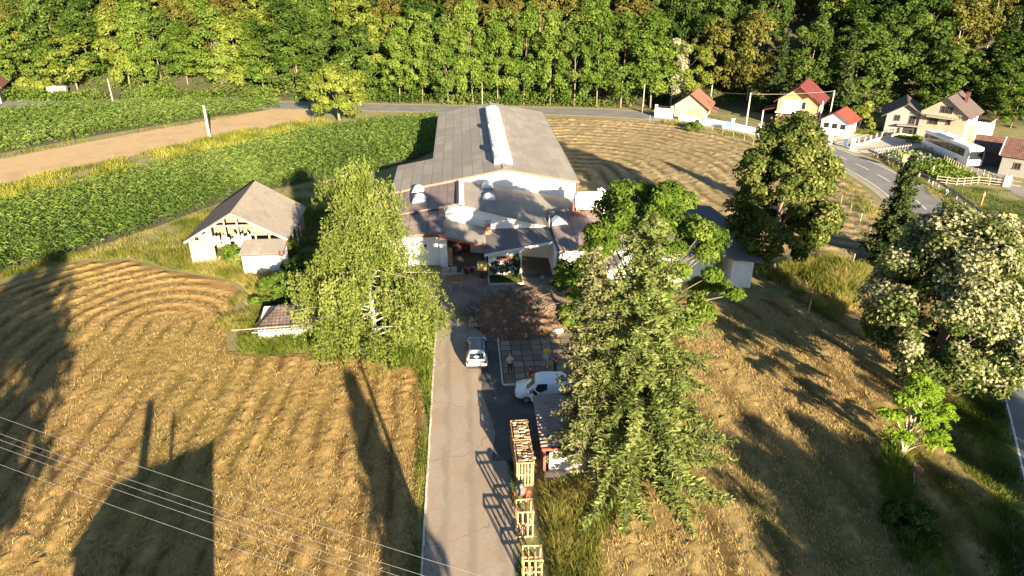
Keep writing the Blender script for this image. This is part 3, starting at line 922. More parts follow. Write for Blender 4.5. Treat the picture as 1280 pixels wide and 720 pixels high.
grass('paddock_grass', 'short grass of the paddock below the garden fence', [at(1170, 240), at(1195, 232), at(1262, 238), at(1330, 270), at(1330, 330), at(1262, 290), at(1215, 268)], 6000, 0.25, LF_green, 33, 0.07)
grass('lawn_grass', 'mown lawn in front of the two pale houses', [at(1072, 163), at(1100, 160), at(1150, 172), at(1140, 176), at(1100, 168), at(1068, 167)], 3000, 0.25, LF_green, 34, 0.10)

# loose cut hay lying on the near fields
def straw(name, label, poly, n, seed, dirfun, field):
    rng = np.random.default_rng(seed)
    P = np.array([(p[0], p[1]) for p in poly])
    lo, hi = P.min(0), P.max(0)
    X = rng.uniform(lo[0], hi[0], n * 5); Y = rng.uniform(lo[1], hi[1], n * 5)
    ok = in_poly(X, Y, [tuple(p) for p in P]) & (rng.random(len(X)) < sstep(fbm(X, Y, 0.8, seed, 4), 0.10, 0.60))
    x0, y0, st_, look = FIELD[field]
    i = np.clip(((Y - y0) / st_).astype(int), 0, look.shape[0] - 1); j = np.clip(((X - x0) / st_).astype(int), 0, look.shape[1] - 1)
    ok &= rng.random(len(X)) < np.clip(look[i, j] * 1.5 - .05, 0.03, 1)
    X, Y = X[ok][:n], Y[ok][:n]
    n = len(X)
    a = dirfun(X, Y) + rng.normal(size=n) * 0.7
    pt = rng.normal(size=n) * 0.40
    L = rng.uniform(0.10, 0.34, n)
    d = np.stack([np.cos(a) * np.cos(pt), np.sin(a) * np.cos(pt), np.abs(np.sin(pt))], -1) * L[:, None]
    b = np.stack([-np.sin(a), np.cos(a), rng.normal(size=n) * 0.6], -1) * 0.013
    p = np.stack([X, Y, 0.07 + 0.12 * rng.random(n) * sstep(fbm(X, Y, 1.7, seed + 2, 3), 0.4, 0.7)], -1)
    V = np.stack([p - b, p + b, p + d + b * .4, p + d - b * .4], 1).reshape(-1, 3)
    t = np.clip(rng.normal(size=n) * 0.27 + 0.46, 0, 1)
    return tag(np_mesh(name, V, np.arange(4 * n).reshape(-1, 4), LF_straw, None, t), label, 'hay', kind='stuff')
straw('cut_hay', 'cut hay lying loose on the field left of the drive', [(-3.5, 20), (-3.5, 45), (-7, 48.5), (-20, 50.5), (-23, 62), (-36, 70), (-48, 63), (-62, 53), (-50, 40), (-38, 20)], 230000, 41, lambda X, Y: np.full(X.shape, 1.4), 'mown_field_beside_drive')
straw('cut_hay', 'cut hay lying loose on the bank right of the firs', [(6, 20), (6, 30), (13, 37), (16, 50), (20, 57), (30, 56), (42, 60), (42, 52), (36, 44), (28, 34), (24, 24), (20, 20)], 230000, 42, lambda X, Y: np.full(X.shape, 1.5), 'mown_bank_beside_firs')
# ================================================================== TREES that stand alone
def tree_root(name, label, cat, loc, rz=0, group=None):
    return thing(name, label, cat, (loc[0], loc[1], float(hill_z(loc[0], loc[1]))), rz, group)

# weeping birch left of the drive: drooping strands on a pale branching frame
def birch():
    rng = np.random.default_rng(101)
    t = tree_root('birch_tree', 'tall weeping birch with pale branches beside the drive', 'tree', (-7.9, 50.0))
    H = 16.6
    mb = MB()
    axis = lambda z: Vector((0.25 * sin(z * 0.35), 0.15 * sin(z * 0.5 + 1), z))
    mb.tube([axis(H * 0.97 * i / 9) for i in range(10)], [0.22 * (1 - i / 9) ** 0.9 + 0.02 for i in range(10)], 9)
    mb.tube([axis(0.4), axis(0.1) + Vector((0, 0, -0.3))], [0.21, 0.30], 9)
    P, T, tn = [], [], []
    lob = rng.uniform(0, 2 * pi, 3)
    NBR = 96
    for i in range(NBR):
        z = 1.7 + (H - 1.9) * (i / (NBR - 1)) ** 0.97
        prof = np.interp(z / H, [0, 0.18, 0.35, 0.55, 0.75, 0.92, 1.0], [4.4, 5.6, 6.0, 5.2, 3.7, 1.9, 0.5])
        a = i * 2.4 + rng.uniform(-.6, .6)
        L = prof * rng.uniform(0.5, 1.1) * (1 + .20 * sin(2 * a + lob[0] + z * .5) + .12 * sin(3 * a + lob[1] - z * .8))
        L = min(L, prof * 1.04)
        p0 = axis(z)
        d = Vector((cos(a), sin(a), 0))
        rise = rng.uniform(.8, 2.2)
        pts = []
        for s in (0, .25, .5, .75, 1):
            pts.append(p0 + d * L * s + Vector((0, 0, rise * s * (1 - s * 0.62) * min(1, L / 4) - 0.4 * s)) + Vector(rng.normal(size=3)) * .12 * s)
        mb.tube(pts, [max(.02, .075 * (1 - z / H)), .045 * (1 - z / H) + .01, .025 * (1 - z / H) + .008, .01, .006], 5, cap=False)
        ct = rng.normal() * 0.13
        for k in range(int(8 + L * 5.5)):
            s = rng.uniform(0.3, 1.0)
            j = min(3, int(s * 4))
            q = pts[j].lerp(pts[j + 1], s * 4 - j) + Vector(rng.normal(size=3) * np.array([.36, .36, .16]))
            hl = min(rng.uniform(0.6, 3.0) * (0.4 + 0.6 * s), max(0.4, q.z - 0.3))
            m = int(hl / 0.14) + 3
            u = np.linspace(0, 1, m)
            sway = rng.normal(size=2) * 0.16
            pp = np.stack([q.x + sway[0] * u * hl + rng.normal(size=m) * 0.11 + d.x * 0.15 * np.sqrt(u), q.y + sway[1] * u * hl + rng.normal(size=m) * 0.11 + d.y * 0.15 * np.sqrt(u), q.z - hl * u], -1)
            for w in range(2):
                P.append(pp + rng.normal(size=pp.shape) * np.array([.08, .08, .06]))
                T.append(np.stack([rng.normal(size=m) * .8, rng.normal(size=m) * .8, -np.ones(m)], -1))
                tn.append(np.clip(0.5 + ct + rng.normal(size=m) * 0.14, 0, 1))
    P = np.concatenate(P); T = np.concatenate(T); tn = np.concatenate(tn)
    n = len(P)
    Nn = unit(np.stack([rng.normal(size=n), rng.normal(size=n), rng.normal(size=n) * 0.4], -1) + unit(P * np.array([1, 1, 0])) * 0.5)
    mb.build('trunk', bark_birch, t, smooth=True, fix=False)
    crown_build(P, Nn, tn, rng.uniform(0.2, 0.36, n), rng.uniform(0.08, 0.13, n), LF_birch, t, rng, unit(T))
birch()

def broadleaf(name, label, loc, H, zb, Rr, mat, seed, nclump=70, cr=1.1, nleaf=16000, leaf=(0.3, 0.2), base_r=0.28, bk=None, lump=0.22, flat=0.75, top_w=None, cat='tree', group=None, tint_shift=None, limbs=16, lean=(0, 0), off=(0, 0)):
    rng = np.random.default_rng(seed)
    t = tree_root(name, label, cat, loc, 0, group)
    P, Nn, tint, C = clumpy(rng, H, zb, Rr, nclump, cr, nleaf, lump=lump, flat=flat, top_w=top_w)
    P[:, 0] += off[0]; P[:, 1] += off[1]; C[:, 0] += off[0]; C[:, 1] += off[1]
    P[:, 2] = np.maximum(P[:, 2], 0.15)
    if tint_shift is not None:
        tint = tint_shift(P, Nn, tint, rng)
    mb = MB()
    limb_tree(mb, base_r, H, C, rng, limbs, lean=lean, top=0.8)
    mb.build('trunk', bk or bark, t, smooth=True, fix=False)
    n = len(P)
    crown_build(P, Nn, np.clip(tint, 0, 1), rng.uniform(0.75, 1.3, n) * leaf[0], rng.uniform(0.75, 1.3, n) * leaf[1], mat, t, rng)
    return t

# linden behind the low wing: blossom makes the outer leaves of its top pale
def linden_tint(P, Nn, tint, rng):
    top = sstep(P[:, 2], 10.5, 15.5)
    return tint * 0.75 + 0.05 + (rng.random(len(P)) < 0.12 + 0.40 * top) * rng.uniform(0.1, 0.38, len(P)) * (Nn[:, 2] > 0.05)
lin = at(980, 245, 8.2)
broadleaf('linden_tree', 'broad round linden with olive leaves beside the low wing', (lin.x, lin.y), 15.6, 0.3, 5.9, LF_linden, 103, 210, 1.05, 52000, (0.34, 0.25), 0.4, lump=0.12, top_w=0.74)
# silver linden at the right: whole clusters of pale leaves
def silver_tint(P, Nn, tint, rng):
    hf = np.clip((P[:, 2] - 1.5) / 12.5, 0, 1)
    cl = fbm(P[:, 0] * 1.0 + P[:, 2] * 0.6, P[:, 1] * 1.0 - P[:, 2] * 0.5, 0.75, 77, 3)
    pale = (cl + 0.26 * hf > 0.60) & (Nn[:, 2] > -0.1) & (rng.random(len(P)) < 0.62)
    return np.where(pale, 0.56 + 0.34 * rng.random(len(P)), tint * 0.85)
sl = at(1190, 392, 7.2)
broadleaf('silver_linden_tree', 'large cream-leaved linden at the right beside the road', (sl.x, sl.y), 14.2, 0.8, 6.2, LF_white, 104, 280, 1.12, 100000, (0.26, 0.19), 0.42, lump=0.08, top_w=0.82, tint_shift=silver_tint)
# walnut-like broadleaf between the firs and the right wing
bl = at(812, 318, 9.5)
broadleaf('pinnate_tree', 'spreading bright broadleaf tree behind the two firs', (bl.x, bl.y), 14.6, 2.8, 7.0, LF_pinnate, 105, 74, 1.05, 30000, (0.42, 0.17), 0.32, lump=0.09, flat=0.65, top_w=0.85, limbs=74)
# round bright maple by the far road
broadleaf('round_maple_tree', 'round bright yellow-green tree beside the far road', (-24.2, 139.2), 10.6, 0.5, 5.6, LF_yellow, 106, 120, 1.1, 17000, (0.42, 0.3), 0.25, lump=0.10)
# small bright tree in front of the silver linden, on leaning stems
def sapling():
    rng = np.random.default_rng(107)
    t = tree_root('sumac_tree', 'small bright green feathery tree on thin bare stems', 'tree', (27.9, 34.4))
    mb = MB()
    tips = []
    for (x, y, z) in [(0.9, 0.3, 4.7), (-0.5, 0.2, 4.2), (1.7, -.2, 3.6), (0.3, -.8, 3.6), (-1.1, .3, 3.2), (1.2, .9, 4.3), (0.4, .9, 5.0), (2.0, .4, 2.9), (-.9, -.6, 2.2), (.9, -1.0, 2.6), (1.6, -.9, 1.9), (0.2, 0.1, 4.9)]:
        mb.tube([(0, 0, -0.1), (x * .15 + .1, y * .15, z * .4), (x * .55, y * .55, z * .75), (x, y, z)], [.09, .06, .035, .015], 6)
        tips.append((x, y, z))
    P, T, tn, Nn = [], [], [], []
    for tp in tips:
        for k in range(20):
            a = rng.uniform(0, 2 * pi); L = rng.uniform(0.5, 1.0); ct = rng.normal() * .12
            d = np.array([cos(a), sin(a), rng.uniform(-.1, .6)])
            for s in np.linspace(.15, 1, 9):
                c = np.array(tp) + d * L * s + np.array([0, 0, -0.5 * L * s * s])
                for sd in (-1, 1):
                    dv = np.array([-sin(a) * sd, cos(a) * sd, -0.25]) + d * 0.35
                    P.append(c + dv * 0.11); T.append(dv); Nn.append([rng.normal() * .6, rng.normal() * .6 - .6, .7]); tn.append(0.55 + ct + rng.normal() * .1)
    P, T, Nn = np.array(P), unit(np.array(T)), unit(np.array(Nn))
    mb.build('trunk', bark_pale, t, smooth=True, fix=False)
    crown_build(P, Nn, np.clip(np.array(tn), 0, 1), 0.30, 0.10, M_leaf('leaf_sumac', [(0.1, (0.08, 0.15, 0.012)), (0.5, (0.17, 0.27, 0.025)), (0.9, (0.28, 0.36, 0.05))], .45), t, rng, T)
    t.scale = (1.0, 1.0, 1.12)
sapling()

# two firs in the foreground right of the shed, and the spruce by the road
def conifer(name, label, loc, **kw):
    rng = np.random.default_rng(kw.pop('seed'))
    rz = kw.pop('rz', 0.0)
    tilt = kw.pop('tilt', 0.0)
    t = tree_root(name, label, 'tree', loc, rz, kw.pop('group', None))
    t.rotation_euler = (0, tilt, rz)
    conifer_parts(rng, parent=t, **kw)
    return t
conifer('spruce_tree', 'narrow grey-green spruce with bare lower trunk beside the shed', (7.5, 33.6), seed=201, H=15.8, Rb=2.55, zb=2.6, n_whorl=50, per=7, mat=ND_grey, barkm=bark_pale, droop=0.42, spray=0.5, w=0.12, base_r=0.2, tilt=R(-2.6), dens=1.35, power=0.55, fill=11, gap=.12)
conifer('fir_tree', 'tall bushy light green fir with wide hanging boughs', (10.0, 32.6), seed=202, H=18.0, Rb=5.2, zb=1.6, n_whorl=46, per=8, mat=ND_fir, barkm=bark_pale, droop=0.26, spray=0.56, w=0.11, base_r=0.24, tilt=R(-2.0), dens=1.4, power=0.62, gap=0.22, fill=14)
cr_ = at(1104, 330)
conifer('young_spruce_tree', 'dark conical spruce below the bend of the road', (cr_.x + .3, cr_.y), seed=203, H=11.6, Rb=3.0, zb=0.5, n_whorl=38, per=7, mat=ND_dark, barkm=bark, droop=0.15, spray=0.6, w=0.19, base_r=0.16, power=0.8, fill=10, dens=1.1)

# bushes
def bush(name, label, loc, H, Rr, mat, seed, nleaf=3500, leaf=(0.26, 0.17), cr=0.5, nclump=30, group=None, cat='bush'):
    rng = np.random.default_rng(seed)
    t = tree_root(name, label, cat, loc, 0, group)
    P, Nn, tint, C = clumpy(rng, H, 0.1, Rr, nclump, cr, nleaf, lump=0.25)
    P[:, 2] = np.maximum(P[:, 2], 0.05)
    mb = MB()
    for j in range(6):
        c = C[rng.integers(len(C))]
        mb.tube([(0, 0, -0.05), (c[0] * .5, c[1] * .5, c[2] * .6), tuple(c)], [.035, .025, .01], 5)
    mb.build('stems', bark, t, fix=False)
    crown_build(P, Nn, tint, leaf[0], leaf[1], mat, t, rng, name='foliage')
    return t
b_ = at(352, 380, 0)
bush('leafy_bush', 'bright green bush behind the small tiled hut', (b_.x, b_.y + 0.2), 2.6, 2.0, LF_bright, 301, 5000)
b_ = at(330, 372, 0)
b_ = at(296, 332, 0)
bush('barn_bush', 'green bush against the open gable of the barn', (b_.x - .1, b_.y - .3), 2.3, 0.9, LF_bright, 303, 2400)
b_ = at(382, 350, 0)
bush('shade_bush', 'dark bush in the shade between barn and birch', (b_.x, b_.y + .5), 2.4, 1.8, LF_mid, 304, 4000)
b_ = at(352, 322, 0)
bush('corner_bush', 'green bush beside the white lean-to of the barn', (b_.x + .9, b_.y), 1.9, 1.0, LF_bright, 308, 2400)
b_ = at(712, 372, 0)
bush('elder_bush', 'leafy bush at the corner of the right wing above the earth heap', (b_.x + .3, b_.y), 3.6, 2.2, LF_mid, 305, 6000, (.3, .2))
b_ = at(716, 410, 0)
bush('heap_bush', 'light green shrub on the right edge of the earth heap', (b_.x, b_.y), 2.0, 1.3, LF_bright, 309, 2600)
b_ = at(1135, 668, 0)
bush('ditch_bush', 'low dark green bush in the shade below the feathery tree', (b_.x, b_.y), 1.5, 1.4, LF_deep, 306, 4200)
b_ = at(850, 160, 0)
bush('roadside_bush', 'weedy bush on the bank in front of the low white wall', (at(868, 164).x, at(868, 164).y), 1.7, 1.5, LF_mid, 307, 2200, (.35, .25))
b_ = at(1077, 163, 0)
bush('kiosk_bush', 'bright bush behind the red-roofed kiosk', (b_.x, b_.y + 1.5), 4.2, 2.6, LF_yellow, 310, 4200, (.45, .3), 0.8)
b_ = at(1142, 178, 0)
bush('forecourt_bush', 'small round bush at the corner of the gravel forecourt', (b_.x, b_.y), 1.0, 1.2, LF_bright, 311, 900, (.3, .22))
for px, sd in ((31, 1), (44, 2), (54, 3)):
    b_ = at(px, 119, 0)
    bush('orchard_bush', ['yellow fruit bush nearest the dark barn at the far left', 'yellow fruit bush in the middle of the far left row', 'yellow fruit bush nearest the pale block wall'][sd - 1], (b_.x, b_.y), 3.6, 2.2, LF_yellow, 320 + sd, 1900, (.5, .35), 0.8, 22, 'yellow bushes at the edge of the far field')

# ------------------------------------------------------------------ the wood: prototypes, then one copy per tree
def proto_broad(mat, H, zb, Rr, seed, nclump=44, cr=1.5, nleaf=3600, leaf=(0.8, 0.55), top_w=None, lump=.25, bk=None, base_r=.25):
    rng = np.random.default_rng(seed)
    t = thing('woodland_tree', None, 'tree')
    P, Nn, tint, C = clumpy(rng, H, zb, Rr, nclump, cr, nleaf, lump=lump, top_w=top_w)
    mb = MB()
    limb_tree(mb, base_r, H, C, rng, 7)
    mb.build('trunk', bk or bark, t, smooth=True, fix=False)
    n = len(P)
    crown_build(P, Nn, tint, rng.uniform(.7, 1.3, n) * leaf[0], rng.uniform(.7, 1.3, n) * leaf[1], mat, t, rng)
    return t
def proto_con(mat, H, Rb, seed, bk=None, **kw):
    rng = np.random.default_rng(seed)
    t = thing('woodland_spruce', None, 'tree')
    conifer_parts(rng, H, Rb, 1.0, 22, 6, mat, bk or bark, t, droop=kw.get('droop', .25), spray=1.0, w=.34, dens=.7, fill=9, base_r=.2, power=kw.get('power', .85))
    return t
KINDS = {
    'bright': [proto_broad(LF_bright, 18.5, 0.2, 4.6, s, top_w=.75, nclump=100, cr=1.3, nleaf=9500, leaf=(.52, .36), base_r=.13) for s in (401, 402, 403)],
    'mid': [proto_broad(LF_mid, 17.5, .4, 5.2, s, nclump=84, cr=1.45, nleaf=8600, leaf=(.58, .4), base_r=.15) for s in (411, 412)],
    'deep': [proto_broad(LF_deep, 18.5, .6, 5.2, s, nclump=70, cr=1.5, nleaf=7800, leaf=(.6, .41), base_r=.16) for s in (421, 422)],
    'yellow': [proto_broad(LF_yellow, 16.5, .6, 5.2, s, nclump=70, cr=1.4, nleaf=7800, leaf=(.58, .4), base_r=.16) for s in (431,)],
    'olive': [proto_broad(LF_olive, 17.5, .6, 5.2, s, nclump=70, cr=1.4, nleaf=7800, leaf=(.58, .4), base_r=.16, bk=bark_pale) for s in (441,)],
    'bronze': [proto_broad(LF_bronze, 16.5, .6, 5.2, s, nclump=70, cr=1.4, nleaf=7800, leaf=(.58, .4), base_r=.16) for s in (451,)],
    'silver': [proto_broad(LF_silver, 13, 0.5, 4.2, s, nclump=40, cr=1.4, nleaf=3800, leaf=(.66, .4), bk=bark_pale) for s in (461,)],
    'spruce': [proto_con(ND_dark, 18, 3.6, s) for s in (471, 472)],
}
LABEL = {
    'bright': 'fresh green broadleaf tree of the wood', 'mid': 'mid green broadleaf tree of the wood', 'deep': 'dark green broadleaf tree of the wood',
    'yellow': 'yellow-green broadleaf tree of the wood', 'olive': 'dull olive broadleaf tree of the wood', 'bronze': 'brownish broadleaf tree of the wood',
    'silver': 'silver-grey willow of the wood', 'spruce': 'dark pointed spruce of the wood'}
used = {}
def wood_tree(kind, x, y, s, rng, label=None, group=None, zs=None, where='on the hillside'):
    ps = KINDS[kind]
    p = ps[int(rng.integers(len(ps)))]
    key = p.name
    if key not in used:
        used[key] = 1
        o = p
    else:
        o = copy_tree(p)
    z = float(hill_z(x, y))
    o.location = (x, y, z - 0.2)
    sc = s * rng.uniform(.9, 1.12)
    o.scale = (sc, sc * rng.uniform(.92, 1.08), zs or s * rng.uniform(.9, 1.12))
    o.rotation_euler = (rng.normal() * .03, rng.normal() * .03, rng.uniform(0, 2 * pi))
    o['label'] = label or (LABEL[kind] + ' ' + where)
    o['group'] = group or (LABEL[kind] + 's ' + where).replace('tree of the woods', 'trees of the wood').replace('willow of the woods', 'willows of the wood').replace('spruce of the woods', 'spruces of the wood')
    return o
rngw = np.random.default_rng(900)
# single trees one can point to
def front(px, py, kind, s, label, zs=None):
    p = at(px, py)
    return wood_tree(kind, p.x, p.y, s, rngw, label, None, zs)
FR = [
    (205, 113, 'mid', 1.05, 'rounded mid green tree behind the second maize field', .95), (30, 112, 'olive', .85, 'pale olive tree behind the yellow bushes', .9), (85, 113, 'deep', 1.0, 'dark green tree behind the pale block wall', .95),
    (120, 113, 'mid', 1.0, 'green tree left of the tall bare-trunked tree', .85), (164, 111, 'olive', .95, 'tall open-crowned tree with a pale bare trunk', 1.15),
    (236, 114, 'bright', 1.0, 'fresh green tree left of the grey spruce', .75), (330, 118, 'bright', 1.1, 'fresh green tree right of the grey spruce', .85), (372, 119, 'bright', 1.0, 'fresh green tree leaning toward the round maple', .85),
    (455, 124, 'mid', 1.0, 'mid green tree behind the round maple', .9),
    (500, 128, 'bright', .85, 'leftmost of the slender green trees behind the hall', .92), (528, 129, 'bright', .85, 'second slender green tree behind the hall', .98), (560, 130, 'mid', .8, 'darker slender tree left of the roof ridge', 1.0),
    (592, 130, 'bright', .85, 'tallest slender green tree above the roof ridge', 1.15), (622, 131, 'bright', .8, 'slender green tree just right of the roof ridge', 1.0), (655, 131, 'bright', .85, 'slender green tree above the skylight', 1.05),
    (688, 132, 'bright', .9, 'slender green tree above the right roof edge', 1.0), (718, 133, 'mid', .85, 'darker slender tree over the right roof corner', 1.0), (746, 134, 'bright', .95, 'slender green tree behind the mown field', 1.12),
    (776, 135, 'mid', .95, 'mid green tree left of the far pole', 1.05), (812, 136, 'bright', 1.05, 'broad fresh green tree right of the far pole', 1.0), (838, 133, 'silver', .95, 'silver-grey willow at the end of the green row', 1.05),
    (1105, 132, 'mid', 1.15, 'green tree behind the dark-roofed house', 1.0), (1135, 128, 'bright', 1.05, 'fresh green tree above the dark-roofed house', .8), (1172, 128, 'olive', .7, 'small pale tree behind the ridge of the large pale house', .8),
    (1285, 140, 'silver', 1.15, 'large silver-grey willow at the right edge', 1.0), (1262, 160, 'bright', .7, 'small bright tree behind the tiled outbuilding', .45), (1246, 150, 'mid', .9, 'green tree behind the tiled outbuilding', .7),
]
for a in FR:
    front(*a)
g_ = at(283, 117)
gs = thing('grey_spruce_tree', 'grey-green spruce standing alone at the foot of the wood', 'tree', (g_.x, g_.y, 0))
conifer_parts(np.random.default_rng(480), 14.5, 3.4, .6, 26, 7, ND_grey, bark_pale, gs, droop=.22, spray=.95, w=.34, dens=.9, base_r=.2, fill=10)
for px, py, s, lb in ((965, 140, .88, 'spruce left of the orange brick house'), (1010, 128, .92, 'tall spruce behind the orange brick house'), (1052, 142, .85, 'spruce right of the orange brick house'), (1030, 128, .8, 'slim spruce half hidden behind the red roof')):
    front(px, py, 'spruce', s, lb)
# the closed wood
cnt = 0
row = 0
yy = 3.0
while yy < 66:
    x = -205 + (row % 2) * 4
    while x < 225:
        X = x + rngw.normal() * 1.7
        Y = float(hill_start(X)) + yy + rngw.normal() * 1.6
        x += 8.4 + 1.0 * (yy > 30)
        # keep to what the camera's cone can show
        c, s_ = cos(YAW), sin(YAW)
        xc, yc = X * c - Y * s_, X * s_ + Y * c
        if abs(xc) > 0.80 * yc + 4: continue
        if yy < 11 and (-14 < X < 44): continue
        pxc = 640 + FPX * xc / (yc * cos(PITCH) + 8)
        r = rngw.random()
        if pxc < 470:
            kind = 'yellow' if r < .26 else 'mid' if r < .52 else 'olive' if r < .68 else 'bright' if r < .86 else 'bronze' if r < .95 else 'deep'
        elif pxc < 860:
            kind = 'olive' if r < .2 else 'bronze' if r < .42 else 'deep' if r < .62 else 'mid' if r < .85 else 'yellow'
        else:
            kind = 'deep' if r < .46 else 'mid' if r < .66 else 'spruce' if r < .78 else 'olive' if r < .88 else 'bright' if r < .95 else 'yellow'
        if pxc > 860 and yy < 14 and rngw.random() < .35: continue
        wood_tree(kind, X, Y, rngw.uniform(.72, 1.22), rngw, zs=rngw.uniform(.75, 1.15))
        cnt += 1
    yy += 8.0
    row += 1
print('closed wood trees', cnt)
for ks in KINDS.values():
    for p in ks:
        if p.name not in used:
            for ch in list(p.children): bpy.data.objects.remove(ch)
            bpy.data.objects.remove(p)

# trees and a house behind the viewpoint: the photo shows only their long shadows
for i, (x, y, s, zs, kind) in enumerate([(-20.5, -6, 1.15, 1.2, 'deep'), (-28, -3, 1.1, 1.2, 'deep'), (-37, 0, 1.15, 1.2, 'mid'), (-46, 6, 1.1, 1.1, 'mid'), (29.3, 0, .72, .56, 'deep'), (33.4, 0, .72, .60, 'deep'), (44.2, 2, .8, .66, 'deep'), (50, 5, .9, .7, 'mid'), (31.4, -4, .8, .64, 'deep'), (36.2, -5, .8, .68, 'deep'), (27.0, -2, .6, .5, 'deep'), (39.5, 0, .7, .52, 'deep'), (30.5, 5, .75, .5, 'mid'), (35.0, 6, .75, .5, 'mid')]):
    wood_tree(kind, x, y, s, rngw, 'tree behind the viewpoint that shades the near field', 'trees behind the viewpoint', zs)
t_ = thing('tall_spruce_tree', 'tall spruce behind the viewpoint casting the pointed shadow', 'tree', (6.2, -3.0, 0))
conifer_parts(np.random.default_rng(490), 14.6, 3.2, .8, 30, 8, ND_dark, bark, t_, spray=.9, w=.34, dens=.9, fill=9, base_r=.2)

# undergrowth along the foot of the wood
def undergrowth():
    rng = np.random.default_rng(950)
    n = 48000
    x = rng.uniform(-175, 150, n * 2)
    e = fbm(x, x * 0 + 3, .12, 951, 3)
    y = hill_start(x) + rng.uniform(-11.0, 9.0, n * 2) + 2.5 * (e - .5)
    keep = (rng.random(n * 2) < sstep(fbm(x, y, .16, 952, 3), .30, .55)) & ~((x > 36) & (x < 80) & (y < hill_start(x) - 2)) & (y > np.interp(x, [-200, -100, -36, 40, 300], [166, 164.5, 159.5, 147, 100]))
    x, y = x[keep][:n], y[keep][:n]
    n = len(x)
    hh = 3.2 * fbm(x, y, .22, 953, 3) + .4
    z = hill_z(x, y) + rng.uniform(.05, 1, n) * hh
    P = np.stack([x, y, z], -1)
    Nn = unit(rng.normal(size=(n, 3)) + np.array([0, -.5, .5]))
    V, F_ = leaves_mesh(P, Nn, rng.uniform(.4, .8, n), rng.uniform(.28, .5, n), rng)
    tag(np_mesh('undergrowth', V, F_, LF_mid, None, np.clip(.5 + rng.normal(size=n) * .13 + (fbm(x, y, .1, 954, 2) - .5) * .8, 0, 1)), 'leafy undergrowth along the foot of the wood', 'undergrowth', kind='stuff')
undergrowth()
# ================================================================== BUILDINGS
plaster = M_simple('white_plaster', (0.74, 0.72, 0.68), 0.9, 0.10, 2.5, c2=(0.66, 0.63, 0.58), big=0.5, bmp=0.2, dirt=((0.45, 0.41, 0.35), 0.7, 0.64))
plaster_w = M_simple('fresh_whitewash', (0.80, 0.79, 0.76), 0.9, 0.06, 2.5, big=0.5, bmp=0.15)
cream = M_simple('cream_render', (0.33, 0.275, 0.21), 0.9, 0.12, 2.0, c2=(0.27, 0.215, 0.16), big=0.35, dirt=((0.28, 0.23, 0.19), 0.6, 0.58))
greywall = M_simple('grey_render', (0.22, 0.21, 0.20), 0.9, 0.15, 3.0, c2=(0.175, 0.17, 0.162), big=0.5)
roof_fc = M_panels('fibre_cement_sheets', (0.235, 0.208, 0.182), (0.07, 0.06, 0.055), 1.25, 4.6, 0.95, 0.0, 0.15, 0.028, c2=(0.20, 0.175, 0.152), dirt=((0.17, 0.14, 0.125), 1.4, 0.58))
roof_fc2 = M_panels('weathered_cement_roof', (0.245, 0.217, 0.188), (0.165, 0.145, 0.128), 1.1, 3.0, 0.95, 0.0, 0.13, 0.016, c2=(0.205, 0.18, 0.157), dirt=((0.15, 0.13, 0.112), 1.8, 0.60))
roof_barn = M_simple('barn_roof_tiles', (0.285, 0.24, 0.195), 0.95, 0.25, 9.0, c2=(0.215, 0.18, 0.15), big=0.4, bmp=.6, dirt=((0.13, 0.11, 0.10), 2.4, 0.56))
roof_brown = M_panels('brown_roof_sheets', (0.215, 0.155, 0.14), (0.05, 0.04, 0.04), 1.0, 2.4, 0.95, 0.0, 0.16, 0.03, c2=(0.16, 0.125, 0.12), dirt=((0.27, 0.21, 0.19), 1.6, 0.6))
roof_dark = M_panels('dark_roof_sheets', (0.13, 0.115, 0.115), (0.05, 0.045, 0.05), 1.05, 3.0, 0.9, 0.0, 0.15, 0.014, c2=(0.155, 0.13, 0.12), dirt=((0.20, 0.17, 0.15), 1.2, 0.62))
fascia = M_simple('rust_brown_fascia', (0.23, 0.13, 0.10), 0.8, 0.2, 6.0)
white_sheet = M_simple('white_sheet_metal', (0.78, 0.79, 0.80), 0.45, 0.05, 3.0, metal=0.0, bmp=0.05)
acrylic = M_simple('white_skylight_acrylic', (0.70, 0.74, 0.78), 0.3, 0.06, 3.0, bmp=0.0)
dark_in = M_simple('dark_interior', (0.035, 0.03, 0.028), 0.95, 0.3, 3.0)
old_wood = M_simple('weathered_boards', (0.40, 0.33, 0.25), 0.9, 0.3, 7.0, c2=(0.27, 0.21, 0.15), big=1.0, bmp=0.5)
pale_wood = M_simple('grey_pale_boards', (0.36, 0.31, 0.26), 0.9, 0.35, 7.0, c2=(0.22, 0.18, 0.15), big=1.0, bmp=0.5)
new_wood = M_simple('fresh_sawn_wood', (0.47, 0.29, 0.145), 0.8, 0.25, 8.0, c2=(0.36, 0.205, 0.10), big=2.0, bmp=0.2)
brick_red = M_panels('red_brick', (0.36, 0.14, 0.085), (0.32, 0.26, 0.22), 0.25, 0.08, 0.9, 0.5, 0.25, 0.01, axes='HZ')
brick_or = M_panels('orange_block', (0.46, 0.20, 0.10), (0.40, 0.27, 0.18), 0.34, 0.22, 0.9, 0.5, 0.16, 0.012, axes='HZ')
rust = M_simple('rusty_steel', (0.30, 0.10, 0.06), 0.75, 0.3, 9.0, c2=(0.20, 0.08, 0.05), big=2.0)
red_paint = M_simple('red_oxide_paint', (0.27, 0.075, 0.055), 0.6, 0.2, 6.0)
steel = M_simple('galvanised_steel', (0.48, 0.49, 0.50), 0.4, 0.12, 6.0, metal=0.7)
glass = M_flat('dark_glass', (0.02, 0.024, 0.03), 0.08, 0.0)
frame_w = M_flat('white_frame', (0.78, 0.78, 0.76), 0.5)
frame_b = M_flat('brown_frame', (0.12, 0.07, 0.045), 0.6)
